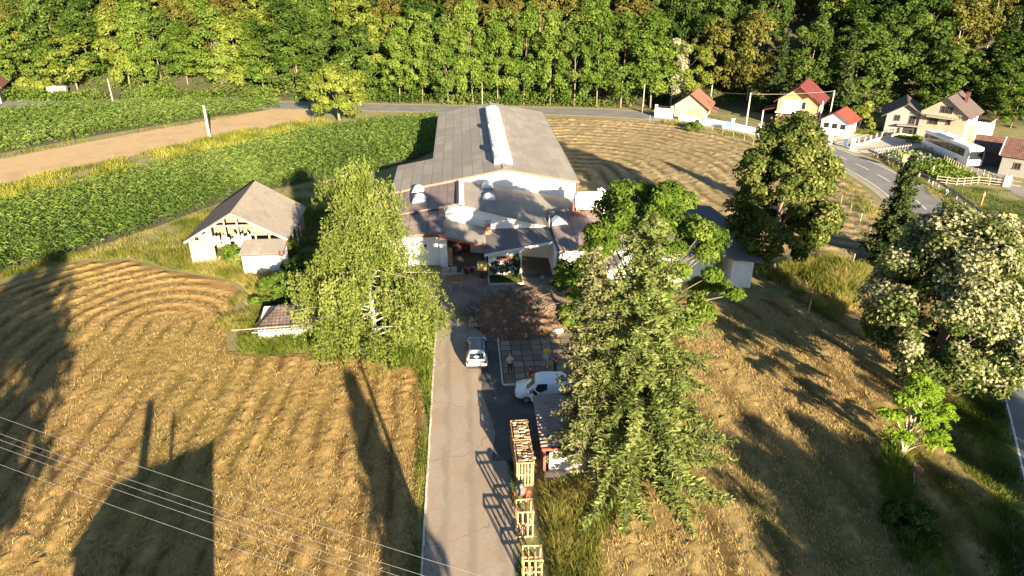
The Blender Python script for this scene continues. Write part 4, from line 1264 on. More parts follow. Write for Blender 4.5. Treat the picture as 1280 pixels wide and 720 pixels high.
tile_red = M_panels('red_roof_sheet', (0.16, 0.036, 0.032), (0.07, 0.02, 0.018), 0.38, 0.35, 0.6, 0.0, 0.14, 0.03, c2=(0.12, 0.03, 0.028))
tile_terra = M_panels('terracotta_tiles', (0.25, 0.105, 0.07), (0.10, 0.045, 0.035), 0.3, 0.36, 0.85, 0.5, 0.22, 0.03, c2=(0.20, 0.09, 0.065))
tile_brown = M_panels('brown_roof_tiles', (0.12, 0.085, 0.08), (0.05, 0.035, 0.033), 0.35, 0.36, 0.7, 0.0, 0.14, 0.03, c2=(0.10, 0.075, 0.072))
tile_old = M_panels('old_clay_tiles', (0.165, 0.07, 0.055), (0.05, 0.025, 0.02), 0.30, 0.36, 0.85, 0.5, 0.35, 0.05, c2=(0.12, 0.06, 0.05), bmp=0.8)
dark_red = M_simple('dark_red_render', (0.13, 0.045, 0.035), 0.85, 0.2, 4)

def V3(*a): return Vector(a)

# ------------------------------------------------------------------ the long hall
hall = thing('production_hall', 'long hall with a pale grey cement roof and white ridge skylight', 'hall', (4.8, 80.0, 0))
RZ, EZ, HW = 6.9, 5.2, 8.9
HL = 40.2
sl_ = (RZ - EZ) / HW
m = MB()
m.prism([(-HW + .35, 0), (HW - .35, 0), (HW - .35, EZ - .22), (0, RZ - .26), (-HW + .35, EZ - .22)], 0.35, HL - .35)
m.build('wall', plaster_w, hall)
m = MB()
m.slab([(0.02, -0.1, RZ), (HW, -0.1, EZ), (HW, HL, EZ), (0.02, HL, RZ)], .16)
m.build('right_roof', roof_fc2, hall)
LX = -13.6                                             # the left slope runs on over the side wing
LZ = RZ + LX * sl_
m = MB()
m.slab([(-HW, 11.4, EZ), (-HW, HL, EZ), (-.02, HL, RZ), (-.02, -0.1, RZ), (LX, -0.1, LZ), (LX, 11.4, LZ)], .16)
m.build('left_roof', roof_fc, hall)
m = MB()
m.walls([(LX + .3, 0.3), (-HW + .3, 0.3), (-HW + .3, 11.0), (LX + .3, 11.0)], [LZ - .2, EZ - .24, EZ - .24, LZ - .2])
m.build('side_wing_wall', plaster, hall)
m = MB()
m.bar((0, -.16, RZ - .12), (HW, -.16, EZ - .12), .06, .22); m.bar((0, -.16, RZ - .12), (LX, -.16, LZ - .12), .06, .22)
m.bar((HW + .04, -.1, EZ - .1), (HW + .04, HL, EZ - .1), .1, .12)
m.build('verge_board', fascia, hall)
m = MB()
for y in np.arange(0.2, HL, 1.02):
    m.box((0, y + .5, RZ + .04), (.42, .98, .07), 0)
m.build('ridge_cap', roof_fc2, hall)
m = MB()
y0, y1 = 2.6, 33.5
prof = [(-1.15, RZ - .2), (-1.05, RZ + .55), (-.45, RZ + .80), (.45, RZ + .80), (1.0, RZ + .45), (1.1, RZ - .2)]
m.prism(prof, y0, y1)
sk = m.build('ridge_skylight', white_sheet, hall)
for y in np.arange(y0 + .03, y1, 1.9):
    m = MB(); m.prism([(p[0] * 1.02, p[1] + .02) for p in prof], y, y + .06)
    m.build('seam', steel, sk)
m = MB()
for yy in (6.6, 19.5):
    m.prism([(-1.12, RZ + .1), (-1.10, RZ + .95), (-.9, RZ + 1.05), (-.35, RZ + 1.05), (-.3, RZ + .7), (-.3, RZ + .3)], yy, yy + 1.6)
    m.build('vent_hood', white_sheet, sk); m = MB()
for yy in (13.0, 15.6, 25.0):
    m = MB()
    m.tube([(1.35, yy, RZ - .4), (1.35, yy, RZ + .55)], .09, 8); m.lathe([(.2, RZ + .55), (.05, RZ + .72)], (1.35, yy, 0), 8)
    m.build('roof_pipe', rust, hall)
m = MB()
m.slab([(.15, -.12, RZ + .1), (1.0, -.12, RZ - .08), (1.0, 2.4, RZ - .08), (.15, 2.4, RZ + .1)], .05)

# ------------------------------------------------------------------ the lower front building with its double-pitch roof
fr = thing('front_workshop', 'low white workshop with brown and grey roofs in front of the hall', 'workshop', (0, 0, 0))
ZR = 5.62
LS, RS = .185, .19
def zl(x): return ZR + (x + .4) * LS
def zr(x): return ZR - (x + .4) * RS
m = MB()
m.slab([(-10.2, 72.6, zl(-10.2) - .1), (-.42, 72.0, ZR - .1), (-.42, 79.8, ZR), (-10.2, 79.8, zl(-10.2))], .14)
m.build('left_roof', roof_brown, fr)
m = MB()
m.slab([(-10.2, 67.9, 3.15), (-2.35, 67.4, 4.05), (-2.35, 72.75, 4.85), (-10.2, 72.75, 3.45)], .14)
m.build('lower_left_roof', roof_brown, fr)
m = MB()
m.slab([(-.38, 71.0, ZR), (9.6, 68.3, zr(9.6)), (13.2, 70.5, zr(13.2)), (13.2, 79.9, zr(13.2)), (-.38, 79.9, ZR)], .14)
m.build('right_roof', roof_fc2, fr)
m = MB()
m.box((-.4, 75.6, ZR + .03), (.55, 8.6, .12)); m.build('ridge_strip', plaster, fr)
m = MB()
m.box((-.85, 75.7, ZR - .02), (.22, 8.2, .1)); m.build('gutter', dark_in, fr)
m = MB()
m.walls([(-9.9, 68.3), (-2.75, 68.0), (-2.75, 72.8), (-.4, 72.2), (-.4, 79.6), (-9.9, 79.6)], [3.0, 3.85, 4.45, 5.3, 5.3, 3.2])
m.build('wall', plaster, fr)
m = MB()
m.walls([(-2.2, 71.6), (-.4, 71.35), (9.5, 68.75), (13.0, 70.8), (13.0, 79.6), (-.4, 79.6)], [4.7, 5.4, zr(9.5) - .2, zr(13) - .2, zr(13) - .2, 5.4])
m.build('upper_wall', plaster_w, fr)
m = MB()
m.box((-6.5, 67.95, 3.35), (7.4, .12, .2)); m.bar((-10.2, 67.85, 3.02), (-2.35, 67.35, 3.92), .05, .2)
m.build('fascia', fascia, fr)
def dome(x, y, z, sx, sy, parent, rz=0):
    mm = MB()
    n = 10
    for i in range(n + 1):
        pass
    ring = [(-sx / 2 * cos(pi * i / n), sx * .42 * sin(pi * i / n)) for i in range(n + 1)]
    mm.prism(ring, -sy / 2, sy / 2)
    o = mm.build('roof_dome', acrylic, parent, bevel=.03)
    o.location = (x, y, z); o.rotation_euler = (R(4), 0, rz)
    k = MB(); k.box((0, 0, -.05), (sx * 1.12, sy * 1.15, .18)); k.build('kerb', steel, o)
    return o
p = at(523, 240, 4.6); dome(p.x, p.y, zl(p.x) + .08, 1.35, 1.0, fr)
p = at(525, 254, 4.4); dome(p.x, p.y, zl(p.x) + .03, 1.5, 1.1, fr)
p = at(609, 235, 5.0); dome(p.x, p.y, zr(p.x) + .12, 1.2, .9, fr)
p = at(611, 251, 4.9); dome(p.x, p.y, zr(p.x) + .12, 1.3, .9, fr)
m = MB(); m.box((-4.3, 67.92, 2.3), (.28, .1, .28)); m.tube([(-4.3, 67.9, 2.3), (-4.3, 67.6, 2.35)], .1, 8)
m.build('wall_vent', dark_in, fr)

# ------------------------------------------------------------------ open front: porch roof, small room, deep bay
pv = thing('porch_roof_bay', 'open work porch under a grey lean-to roof with red fascia', 'porch', (0, 0, 0))
m = MB()
m.slab([(-2.9, 67.2, 3.75), (2.0, 65.6, 3.15), (2.05, 69.8, 3.45), (-2.9, 71.5, 4.0)], .12)
m.build('roof', roof_fc2, pv)
m = MB()
m.bar((-2.9, 67.15, 3.58), (2.0, 65.55, 2.98), .07, .22); m.build('fascia', red_paint, pv)
m = MB(); m.box((-2.4, 67.5, 1.85), (.75, .3, 3.5)); m.build('pillar', plaster, pv)
m = MB(); m.box((1.9, 66.0, 1.45), (.14, .14, 2.9)); m.build('post', old_wood, pv)
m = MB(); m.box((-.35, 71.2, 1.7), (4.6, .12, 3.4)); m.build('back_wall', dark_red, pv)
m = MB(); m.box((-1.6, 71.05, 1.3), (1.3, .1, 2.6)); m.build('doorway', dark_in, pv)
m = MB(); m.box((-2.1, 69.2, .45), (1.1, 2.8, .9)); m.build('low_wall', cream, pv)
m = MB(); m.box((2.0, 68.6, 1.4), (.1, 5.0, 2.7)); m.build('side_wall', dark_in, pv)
m = MB(); m.box((-.35, 69.0, .045), (4.5, 4.6, .03)); m.build('floor', shaded_as, pv)

ch = thing('brick_chimney', 'short red brick chimney poking up beside the porch roof', 'chimney', (2.35, 69.4, 2.9))
m = MB(); m.box((0, 0, .65), (.6, .6, 1.3)); m.build('stack', brick_red, ch)
m = MB(); m.box((0, 0, 1.34), (.72, .72, .09)); m.build('cap', kerb_m, ch)

sr = thing('garage_wing', 'white front room and open garage bay under a dark sloping roof', 'garage', (0, 0, 0))
m = MB()
m.slab([(1.75, 64.5, 2.62), (8.75, 65.0, 3.62), (8.9, 71.5, 3.75), (2.1, 70.4, 2.95)], .14)
m.build('roof', roof_dark, sr)
m = MB()
m.bar((1.75, 64.42, 2.50), (8.75, 64.92, 3.50), .08, .24); m.build('fascia', plaster, sr)
m = MB()
m.walls([(2.15, 64.9), (5.6, 64.9), (5.6, 69.8), (2.3, 69.8)], [2.52, 3.0, 3.0, 2.6]); w_ = m.build('wall', plaster, sr)
m = MB(); m.box((3.95, 64.87, 1.75), (1.9, .1, .85)); wd = m.build('window', frame_b, sr)
m = MB(); m.box((3.95, 64.81, 1.75), (1.7, .04, .68)); m.build('pane', dark_red, wd)
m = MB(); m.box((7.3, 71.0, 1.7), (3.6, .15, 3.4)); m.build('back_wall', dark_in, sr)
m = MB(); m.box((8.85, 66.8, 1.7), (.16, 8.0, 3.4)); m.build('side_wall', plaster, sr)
m = MB(); m.box((7.2, 67.5, .045), (3.2, 6.6, .05)); m.build('bay_floor', shaded_as, sr)  # floor colour darkened to paint the shade inside the bay
m = MB()
for x, z in ((5.9, 1.6), (6.4, 2.2), (7.7, 1.9)):
    m.box((x, 70.85, z), (.22, .1, .5))
m.build('shelf_bracket', steel, sr)

# ------------------------------------------------------------------ the long right wing under the trees
rw = thing('right_wing', 'long low white wing with a dark sheet roof running right behind the trees', 'wing', (0, 0, 0))
m = MB()
m.walls([(9.1, 62.9), (24.4, 61.8), (24.4, 64.2), (25.9, 64.1), (25.9, 60.6), (27.9, 60.3), (28.6, 67.0), (27.4, 72.4), (13, 73.5), (9.1, 72)], [3.5, 3.3, 3.3, 3.2, 2.85, 2.8, 3.2, 3.8, 4.2, 3.9])
m.build('wall', plaster, rw)
m = MB()
m.slab([(8.95, 62.3, 3.72), (16.0, 62.1, 3.85), (16.0, 73.6, 4.55), (8.95, 71.9, 4.3)], .14)
m.build('tiled_roof', roof_brown, rw)
m = MB()
m.slab([(15.9, 61.7, 3.62), (24.2, 61.0, 3.3), (28.5, 59.5, 3.05), (28.9, 66.5, 3.75), (27.4, 72.6, 4.3), (15.9, 73.5, 4.75)], .14)
m.build('long_roof', roof_dark, rw)
m = MB(); m.box((25.1, 64.0, 1.4), (1.3, .3, 2.7)); d_ = m.build('doorway', dark_in, rw)
m = MB(); m.box((24.5, 63.85, 1.4), (.1, .1, 2.8)); m.box((25.1, 63.85, 2.75), (1.4, .1, .12)); m.build('frame', frame_w, d_)
for x in (11.2, 17.5, 20.8):
    m = MB(); m.box((x, 62.86 - (x - 9) * .072, 1.9), (1.7, .1, .9), R(-4)); wd = m.build('window', frame_b, rw)
    m = MB(); m.box((x, 62.80 - (x - 9) * .072, 1.9), (1.5, .04, .72), R(-4)); m.build('pane', glass, wd)
m = MB(); m.box((11.6, 62.4, .55), (4.6, .5, 1.1)); m.build('brick_plinth', brick_red, rw)
m = MB(); m.tube([(8.98, 62.72, .1), (8.98, 62.72, 3.5)], .07, 8); m.build('downpipe', dark_in, rw)

# raised white box on the roofs: the rooflight by the tank
rl = thing('roof_hatch', 'small white angled hatch on the roof beside the water tank', 'hatch', (9.9, 68.9, 3.85))
m = MB(); m.prism([(-.9, 0), (.95, 0), (.75, .35), (-.3, .95), (-.8, .5)], -.6, .6); m.build('box', acrylic, rl, bevel=.03)
m = MB(); m.tube([(-1.15, -.5, -.1), (-1.15, -.5, 1.35)], .05, 6); m.build('vent_pipe', white_sheet, rl)

# water tank on rusty legs
tk = thing('water_tank', 'white horizontal cylinder tank standing on rusty red legs on the roof', 'tank', (13.3, 71.0, 4.05))
m = MB()
m.lathe([(.15, -1.62), (.75, -1.56), (.98, -1.38), (1.0, 1.38), (.8, 1.52), (.2, 1.6)], (0, 0, 1.75), 24, 'X')
m.build('drum', white_sheet, tk, smooth=False)
m = MB(); m.lathe([(.22, 2.55), (.22, 2.95), (.3, 2.96), (.28, 3.04)], (1.15, 0, 0), 12); m.build('manhole', white_sheet, tk)
for x in (-1.1, 1.1):
    for y in (-.7, .7):
        m = MB(); m.bar((x, y * 1.15, -.1), (x, y, 1.25), .14); m.build('leg', rust, tk)
m = MB()
for x in (-1.1, 1.1): m.bar((x, -.8, 1.2), (x, .8, 1.2), .12)
for y in (-.75, .75): m.bar((-1.1, y, .5), (1.1, y, 1.1), .06)
m.build('brace', rust, tk)
m = MB(); m.tube([(-1.7, -.4, -.1), (-1.7, -.4, 1.9)], .09, 6); m.tube([(-1.35, -.4, -.1), (-1.35, -.4, 3.9)], .05, 6); m.build('feed_pipe', rust, tk)
m = MB(); m.tube([(1.68, -.2, .3), (1.68, -.2, 2.9), (1.2, -.2, 3.2)], .07, 8); m.build('overflow_pipe', white_sheet, tk)

# ------------------------------------------------------------------ old barn on the left
bn = thing('old_barn', 'old barn with a broken boarded gable and a bowed grey roof', 'barn', (-24.0, 69.6, 0))
bw, bl_ = 5.0, 9.5
m = MB()
m.slab([(0.03, -.5, 6.0), (bw + .35, -.35, 2.95), (bw + .35, bl_ + .3, 2.95), (0.03, bl_, 6.35)], .12)
m.build('right_roof', roof_barn, bn)
m = MB()
m.slab([(-.03, -.5, 6.0), (-.03, bl_, 6.35), (-bw - .35, bl_ + .3, 2.85), (-bw - .35, -.2, 2.85)], .12)
m.build('left_roof', tile_brown, bn)
m = MB()
for y in np.linspace(.15, bl_ - .2, 6):
    for s in (-1, 1):
        q_ = MB(); q_.box((s * (bw - .15), y, 1.4), (.16, .16, 2.8)); q_.build('post', old_wood, bn)
m.box((0, bl_ - .3, 1.4), (bw * 2 - .4, .1, 2.8)); q_ = MB(); q_.box((-bw + .1, bl_ / 2, 1.4), (.08, bl_ - .5, 2.75)); q_.build('side_wall', old_wood, bn)
m.prism([(-bw + .2, 2.8), (bw - .2, 2.8), (0, 6.0)], bl_ - .36, bl_ - .28)
m.build('frame_wall', old_wood, bn)
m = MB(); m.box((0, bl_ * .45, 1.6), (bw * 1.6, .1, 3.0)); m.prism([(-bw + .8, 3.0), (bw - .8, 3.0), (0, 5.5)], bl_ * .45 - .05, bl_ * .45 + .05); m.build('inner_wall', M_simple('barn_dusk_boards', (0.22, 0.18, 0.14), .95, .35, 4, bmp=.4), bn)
rb = random.Random(8)
m = MB()
x = -bw + .1
while x < bw - .2:
    w = rb.uniform(.16, .24)
    top = 5.85 - abs(x + w / 2) * .61
    if x < -2.6: z0, z1 = .05, min(top - .08, 2.75 + rb.uniform(-.5, .35) + (x + 5) * .55)
    elif x < 1.4: z0, z1 = 2.35 + rb.uniform(-.35, .15), min(top - .3, 3.45 + rb.uniform(-.3, .25))
    else: z0, z1 = .05, min(top - .15, 2.2 + rb.uniform(-.25, .35))
    if not (x > -2.6 and rb.random() < .12):
        m.box((x + w / 2, rb.uniform(-.02, .02), (z0 + z1) / 2), (w - .015, .03, z1 - z0), 0, None, 0, rb.uniform(-.012, .012))
    x += w
m.build('gable_board', pale_wood, bn)
m = MB()
for x in (-4.8, -2.5, -1.0, 0.3, 2.0, 3.4, 4.8):
    m.box((x, .12, (5.8 - abs(x) * .61) / 2), (.15, .14, 5.8 - abs(x) * .61))
m.box((0, .13, 2.75), (9.6, .12, .15)); m.box((0, .13, 4.35), (4.6, .12, .13))
m.bar((0, -.45, 5.85), (bw + .3, -.33, 2.8), .05, .2); m.bar((0, -.45, 5.85), (-bw - .3, -.2, 2.7), .05, .2)
m.bar((-2.4, .12, .3), (-1.1, .12, 2.6), .1)
m.build('gable_frame', old_wood, bn)
lt = thing('barn_lean_to', 'small whitewashed shed with a tiled roof built against the barn gable', 'shed', (-20.9, 68.2, 0))
m = MB(); m.walls([(-2.0, -1.2), (2.0, -1.2), (2.0, 1.2), (-2.0, 1.2)], [2.3, 2.3, 2.75, 2.75]); m.build('wall', plaster_w, lt)
m = MB(); m.slab([(-2.2, -1.5, 2.36), (2.2, -1.5, 2.36), (2.2, 1.3, 2.9), (-2.2, 1.3, 2.9)], .1); m.build('roof', roof_fc2, lt)
m = MB(); m.box((0, -1.5, 2.24), (4.4, .06, .18)); m.box((2.2, -.1, 2.5), (.06, 2.8, .2), 0, None, R(11)); m.build('fascia', red_paint, lt)

# ------------------------------------------------------------------ small tiled hut by the birch
def tile_roof(mb, x0, x1, y0, y1, z0, z1, pitch=.28, rows=8, amp=.05, hip=(0, 0)):
    """rolls of clay tiles running down the slope, stepped at each course"""
    nx_ = int((x1 - x0) / (pitch / 6))
    X = np.linspace(x0, x1, nx_)
    pts = []
    for r in range(rows):
        for e in (0, 1):
            t = (r + e) / rows
            pts.append((y0 + (y1 - y0) * t, z0 + (z1 - z0) * t + (.05 if e == 0 else .0), t))
    vs, fs = [], []
    for (y, z, t) in pts:
        for x in X:
            x = min(max(x, x0 + (hip[0] if t <= hip[1] else hip[0]) * t), x1)
            vs.append((x, y, z + amp * abs(math.sin(pi * x / pitch)) ** .7))
    for i in range(len(pts) - 1):
        for j in range(nx_ - 1):
            fs.append((i * nx_ + j, i * nx_ + j + 1, (i + 1) * nx_ + j + 1, (i + 1) * nx_ + j))
    mb.add(vs, fs)
ht = thing('tiled_hut', 'small half-ruined white hut with a sagging clay tile roof', 'hut', (-15.6, 53.4, 0), R(4))
ht.scale = (.9, .72, .8)
m = MB(); m.walls([(-2.6, -.2), (2.7, -.2), (2.7, 4.6), (-2.6, 4.6)], [1.25, 1.15, 1.9, 1.9]); m.build('wall', plaster, ht)
tile_hut = M_panels('lichened_tiles', (0.095, 0.066, 0.058), (0.05, 0.035, 0.03), .34, .4, .9, 0, .3, .03, c2=(0.10, 0.085, 0.078), dirt=((0.16, 0.14, 0.125), 2.0, .57))
m = MB(); tile_roof(m, -2.9, 3.0, -.55, 2.6, 1.3, 2.75, pitch=.34, amp=.09, hip=(2.0, 0)); m.build('front_roof', tile_hut, ht)
m = MB(); tile_roof(m, -.9, 3.0, 2.6, 5.4, 2.80, 1.4, pitch=.34, amp=.09)
m.slab([(-2.9, -.5, 1.32), (-.9, 2.6, 2.74), (-2.9, 5.4, 1.32)], .05); m.build('rear_roof', tile_hut, ht)
m = MB(); m.box((.05, -.6, 1.22), (6.3, .1, .1)); m.build('eaves_board', pale_wood, ht)
pl_ = thing('roof_pole', 'grey wooden pole lying along the eaves of the tiled hut', 'pole', (-16.6, 52.5, 1.47), R(4))
m = MB(); m.tube([(-3.2, 0, .06), (3.0, .05, .1)], [.035, .025], 8); m.build('shaft', pale_wood, pl_)

# ------------------------------------------------------------------ shed with the corrugated roof, by the firs
sh = thing('corrugated_shed', 'low shed with rusty corrugated roof, red posts and white end wall', 'shed', (6.0, 37.5, 0))
def corrugated(mb, x0, x1, y0, y1, zf, pitch=.22, amp=.035, along='X', n=6):
    """a sheet whose ridges run along X (zf gives its height from x, y)"""
    NY = int((y1 - y0) / (pitch / n)) + 1
    Ys = np.linspace(y0, y1, NY)
    Xs = np.linspace(x0, x1, 3)
    vs, fs = [], []
    for x in Xs:
        for y in Ys:
            vs.append((x, y, zf(x, y) + amp * math.sin(2 * pi * y / pitch)))
    for i in range(2):
        for j in range(NY - 1):
            fs.append((i * NY + j, i * NY + j + 1, (i + 1) * NY + j + 1, (i + 1) * NY + j))
    mb.add(vs, fs)
corr = M_simple('rusted_corrugated_iron', (0.30, 0.235, 0.21), .6, .25, 5, metal=.15, c2=(0.25, 0.14, 0.10), big=.8)
m = MB(); corrugated(m, -1.75, 3.0, -3.1, 2.6, lambda x, y: 2.15 + .09 * (x + 1.75), .36, .055); m.build('roof', corr, sh, fix=False)
m = MB(); m.box((.75, -2.8, .95), (3.9, .12, 1.75)); m.build('end_wall', plaster_w, sh)
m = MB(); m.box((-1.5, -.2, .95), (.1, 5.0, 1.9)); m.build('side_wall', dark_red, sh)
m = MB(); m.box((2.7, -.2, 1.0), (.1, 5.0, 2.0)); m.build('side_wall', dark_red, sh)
for (x, y) in ((-1.5, -2.85), (2.7, -2.85), (-1.5, 2.4)):
    m = MB(); m.box((x, y, 1.02), (.16, .16, 2.06)); m.build('post', red_paint, sh)
m = MB(); m.box((.6, -3.0, 2.0), (4.6, .08, .16)); m.build('beam', red_paint, sh)
m = MB(); m.box((.7, -3.15, .08), (4.4, .6, .16)); m.build('plinth', kerb_m, sh)

# ------------------------------------------------------------------ houses beyond the road
def window(parent, x, y, z, w, h, side, fm=None, bars=1, pm=None):
    """side: 'F' = the -Y wall, 'R' = the +X wall, 'L' = the -X wall"""
    fm = fm or frame_w
    f = MB(); g = MB()
    t = .09
    def bx(mb, u, v, du, dv, o, th):
        if side == 'F': mb.box((x + u, y - o, z + v), (du, th, dv))
        elif side == 'R': mb.box((x + o, y + u, z + v), (th, du, dv))
        else: mb.box((x - o, y + u, z + v), (th, du, dv))
    bx(f, 0, h / 2, w + t, t, .03, .10); bx(f, 0, -h / 2, w + t * 2.5, t, .05, .16)
    bx(f, -w / 2, 0, t, h - t, .028, .10); bx(f, w / 2, 0, t, h - t, .028, .10)
    for b in range(bars):
        bx(f, -w / 2 + w * (b + 1) / (bars + 1), 0, t * .7, h - t, .024, .08)
    wo = f.build('window', fm, parent)
    bx(g, 0, 0, w - t * .5, h - t * .5, .006, .03)
    g.build('pane', pm or glass, wo)
    return wo

def gable_house(name, label, cat, loc, rz, w, d, ez, rzz, mw, mr, over=.5, mr2=None, base=0.0):
    """gable to the front (-Y); the ridge runs front to back"""
    t = thing(name, label, cat, (loc[0], loc[1], base), rz)
    m = MB()
    m.prism([(-w / 2, -.5), (w / 2, -.5), (w / 2, ez), (0, rzz - .12), (-w / 2, ez)], 0, d)
    wo = m.build('wall', mw, t)
    k = (rzz - ez) / (w / 2)
    ox = w / 2 + over
    oz = rzz - k * ox
    m = MB(); m.slab([(.01, -over, rzz), (ox, -over, oz), (ox, d + over, oz), (.01, d + over, rzz)], .14); ro = m.build('right_roof', mr, t)
    m = MB(); m.slab([(-.01, -over, rzz), (-.01, d + over, rzz), (-ox, d + over, oz), (-ox, -over, oz)], .14); m.build('left_roof', mr2 or mr, t)
    m = MB(); m.box((0, d / 2, rzz + .03), (.3, d + over * 2, .1)); m.build('ridge_cap', mr, t)
    return t

# orange brick house
B0 = at(992, 160, 0)
hb = gable_house('brick_house', 'orange brick two-storey house with a dark red roof', 'house', (B0.x + .4, B0.y + .6), R(-33), 8.2, 9.5, 6.0, 9.4, brick_or, tile_red, .8)
window(hb, -2.0, 0, 4.9, .9, 1.7, 'F', bars=0); window(hb, -.6, 0, 4.7, 1.2, 2.1, 'F', bars=0, pm=dark_red); window(hb, 1.1, 0, 4.9, .9, 1.7, 'F', bars=0)
window(hb, -2.0, 0, 1.7, 1.2, 1.3, 'F'); window(hb, 4.1, 3.0, 4.6, 1.0, 1.2, 'R'); window(hb, 4.1, 6.0, 1.7, 1.0, 1.2, 'R')
m = MB(); m.box((0, -.6, 3.2), (8.4, 1.3, .2)); m.box((-1.3, -.02, 4.6), (3.9, .05, 2.6)); m.build('balcony_slab', plaster_w, hb)
m = MB(); m.box((2.6, -.8, 1.55), (2.8, 1.7, 3.1)); m.build('porch', dark_red, hb)
m = MB(); m.slab([(-7.2, 0.5, 3.0), (-4.1, 0.5, 4.0), (-4.1, 6, 4.0), (-7.2, 6, 3.0)], .12); m.build('side_canopy', tile_red, hb)
m = MB(); m.box((-6.9, .7, 1.45), (.2, .2, 2.9)); m.build('canopy_post', frame_w, hb)
m = MB(); m.slab([(-2.7, -1.7, 7.1), (0, -1.7, 9.2), (0, 0, 9.35), (-2.7, 0, 7.25)], .1); m.slab([(0, -1.7, 9.2), (2.7, -1.7, 7.1), (2.7, 0, 7.25), (0, 0, 9.35)], .1); m.build('gable_hood', tile_red, hb)
m = MB(); m.tube([(4.75, -.6, .0), (4.75, -.6, 6.4)], .1, 8); m.build('downpipe', frame_w, hb)
hb.scale = (.89, .89, .84)
# kiosk
K0 = at(1044, 168, 0)
kk = gable_house('kiosk', 'small white roadside kiosk with a bright red roof', 'kiosk', (K0.x - .6, K0.y - .3), R(-42), 5.0, 6.0, 2.9, 4.5, plaster_w, M_panels('bright_red_sheet', (0.24, 0.05, 0.034), (0.12, 0.03, 0.02), .38, .5, .6, 0, .08, .03), .6)
for x in (-1.5, 0, 1.5): window(kk, x, 0, 1.75, 1.1, 1.1, 'F', bars=0)
for y in (1.2, 2.8, 4.6): window(kk, 2.5, y, 1.6, .9, 1.5, 'R', bars=0, fm=frame_w)
kk.scale = (.95, .95, .92)
# garage house with the terracotta roof
A0 = at(862, 147, 0)
ha = gable_house('garage_house', 'low peach garage with a terracotta roof behind the white wall', 'garage', (A0.x, A0.y), R(-26), 6.6, 7.0, 2.7, 5.2, M_simple('peach_render', (0.45, 0.32, 0.21), .9, .1, 2), tile_terra, .8, M_simple('shaded_slope_roof', (0.10, 0.085, 0.09), .9, .2, 4))  # left slope in a darker colour, its shade painted in
m = MB(); m.box((1.2, -.04, 1.25), (2.4, .06, 2.4)); m.build('door', M_simple('orange_door', (0.56, 0.33, 0.16), .7, .1, 3), ha)
m = MB(); m.slab([(3.3, -.4, 2.2), (5.4, -.4, 1.7), (5.4, 4, 1.7), (3.3, 4, 2.2)], .1); m.build('side_roof', tile_terra, ha)
ha.scale = (.95, .95, .92)
# grey house and large pale house
D0 = at(1126, 169, 0)
hd = gable_house('grey_house', 'grey rendered house with a dark brown roof left of the large pale house', 'house', (D0.x + .2, D0.y + .3), R(-30), 6.6, 9.0, 4.6, 6.9, greywall, tile_brown, 1.0)
window(hd, -1.4, 0, 3.6, 1.0, 1.2, 'F', frame_b); window(hd, 1.3, 0, 3.4, 1.1, 1.9, 'F', frame_b)
m = MB(); m.box((1.0, -.7, 2.3), (4.4, 1.4, .16)); m.build('balcony_slab', greywall, hd)
m = MB(); m.box((1.2, -.05, 1.1), (2.4, .08, 2.0)); m.build('garage_door', dark_in, hd)
hd.scale = (.9, .9, .82)
E0 = at(1172, 175, 0)
he = gable_house('pale_house', 'large cream two-storey house with a brown roof behind the coach', 'house', (E0.x, E0.y), R(-47), 7.6, 8.6, 5.4, 8.4, cream, tile_brown, .7)
window(he, .2, 0, 6.0, 1.9, 1.3, 'F', frame_b, 2); window(he, -1.5, 0, 3.6, 1.5, 1.2, 'F', frame_b, 1); window(he, 1.0, 0, 3.7, .6, .9, 'F', frame_b, 0)
m = MB(); m.box((.2, -.65, 4.55), (5.6, 1.3, .16)); bs = m.build('balcony_slab', cream, he)
m = MB()
for x in np.linspace(-2.5, 2.9, 14): m.box((x, -1.25, 5.05), (.05, .05, .9))
m.box((.2, -1.25, 5.5), (5.6, .07, .07)); m.build('railing', old_wood, bs)
m = MB(); m.box((3.83, 4.3, 2.7), (.06, 8.5, 5.2)); m.build('side_plaster', plaster_w, he)
window(he, 3.86, 6.3, 4.0, .5, .9, 'R', frame_b, 0)
m = MB(); m.box((3.9, 3.4, 3.9), (.1, .9, 2.0)); m.build('door', M_simple('tan_door', (0.42, 0.22, 0.12), .7, .2, 4), he)
m = MB()
for i in range(10): m.box((4.5, .7 + i * .28, .15 + i * .28), (1.1, .3, .3 + i * .05))
m.build('outer_stair', cream, he)
m = MB(); m.box((5.3, 7.0, 1.4), (2.9, 4.2, 2.8)); m.build('annex', plaster_w, he)
m = MB(); m.box((6.79, 6.2, 1.2), (.08, .9, 2.0)); m.build('annex_door', M_simple('pink_door', (0.5, 0.26, 0.18), .7, .1, 4), he)
m = MB()
for y in np.linspace(5.0, 9.0, 9): m.box((6.7, y, 3.25), (.06, .06, .9))
m.box((6.7, 7.0, 3.7), (.08, 4.2, .08)); m.build('terrace_rail', old_wood, he)
cm = MB(); cm.box((1.9, 5.2, 7.9), (.55, .55, 1.9)); cm.box((1.9, 5.2, 8.88), (.68, .68, .1)); cm.build('chimney', dark_red, he)
cm = MB(); cm.slab([(.9, 5.3, 8.4 - .9 * .79 + .12), (1.7, 5.3, 8.4 - 1.7 * .79 + .12), (1.7, 6.4, 8.4 - 1.7 * .79 + .12), (.9, 6.4, 8.4 - .9 * .79 + .12)], .06); cm.build('roof_window', glass, he)
he.scale = (.96, .96, .88)
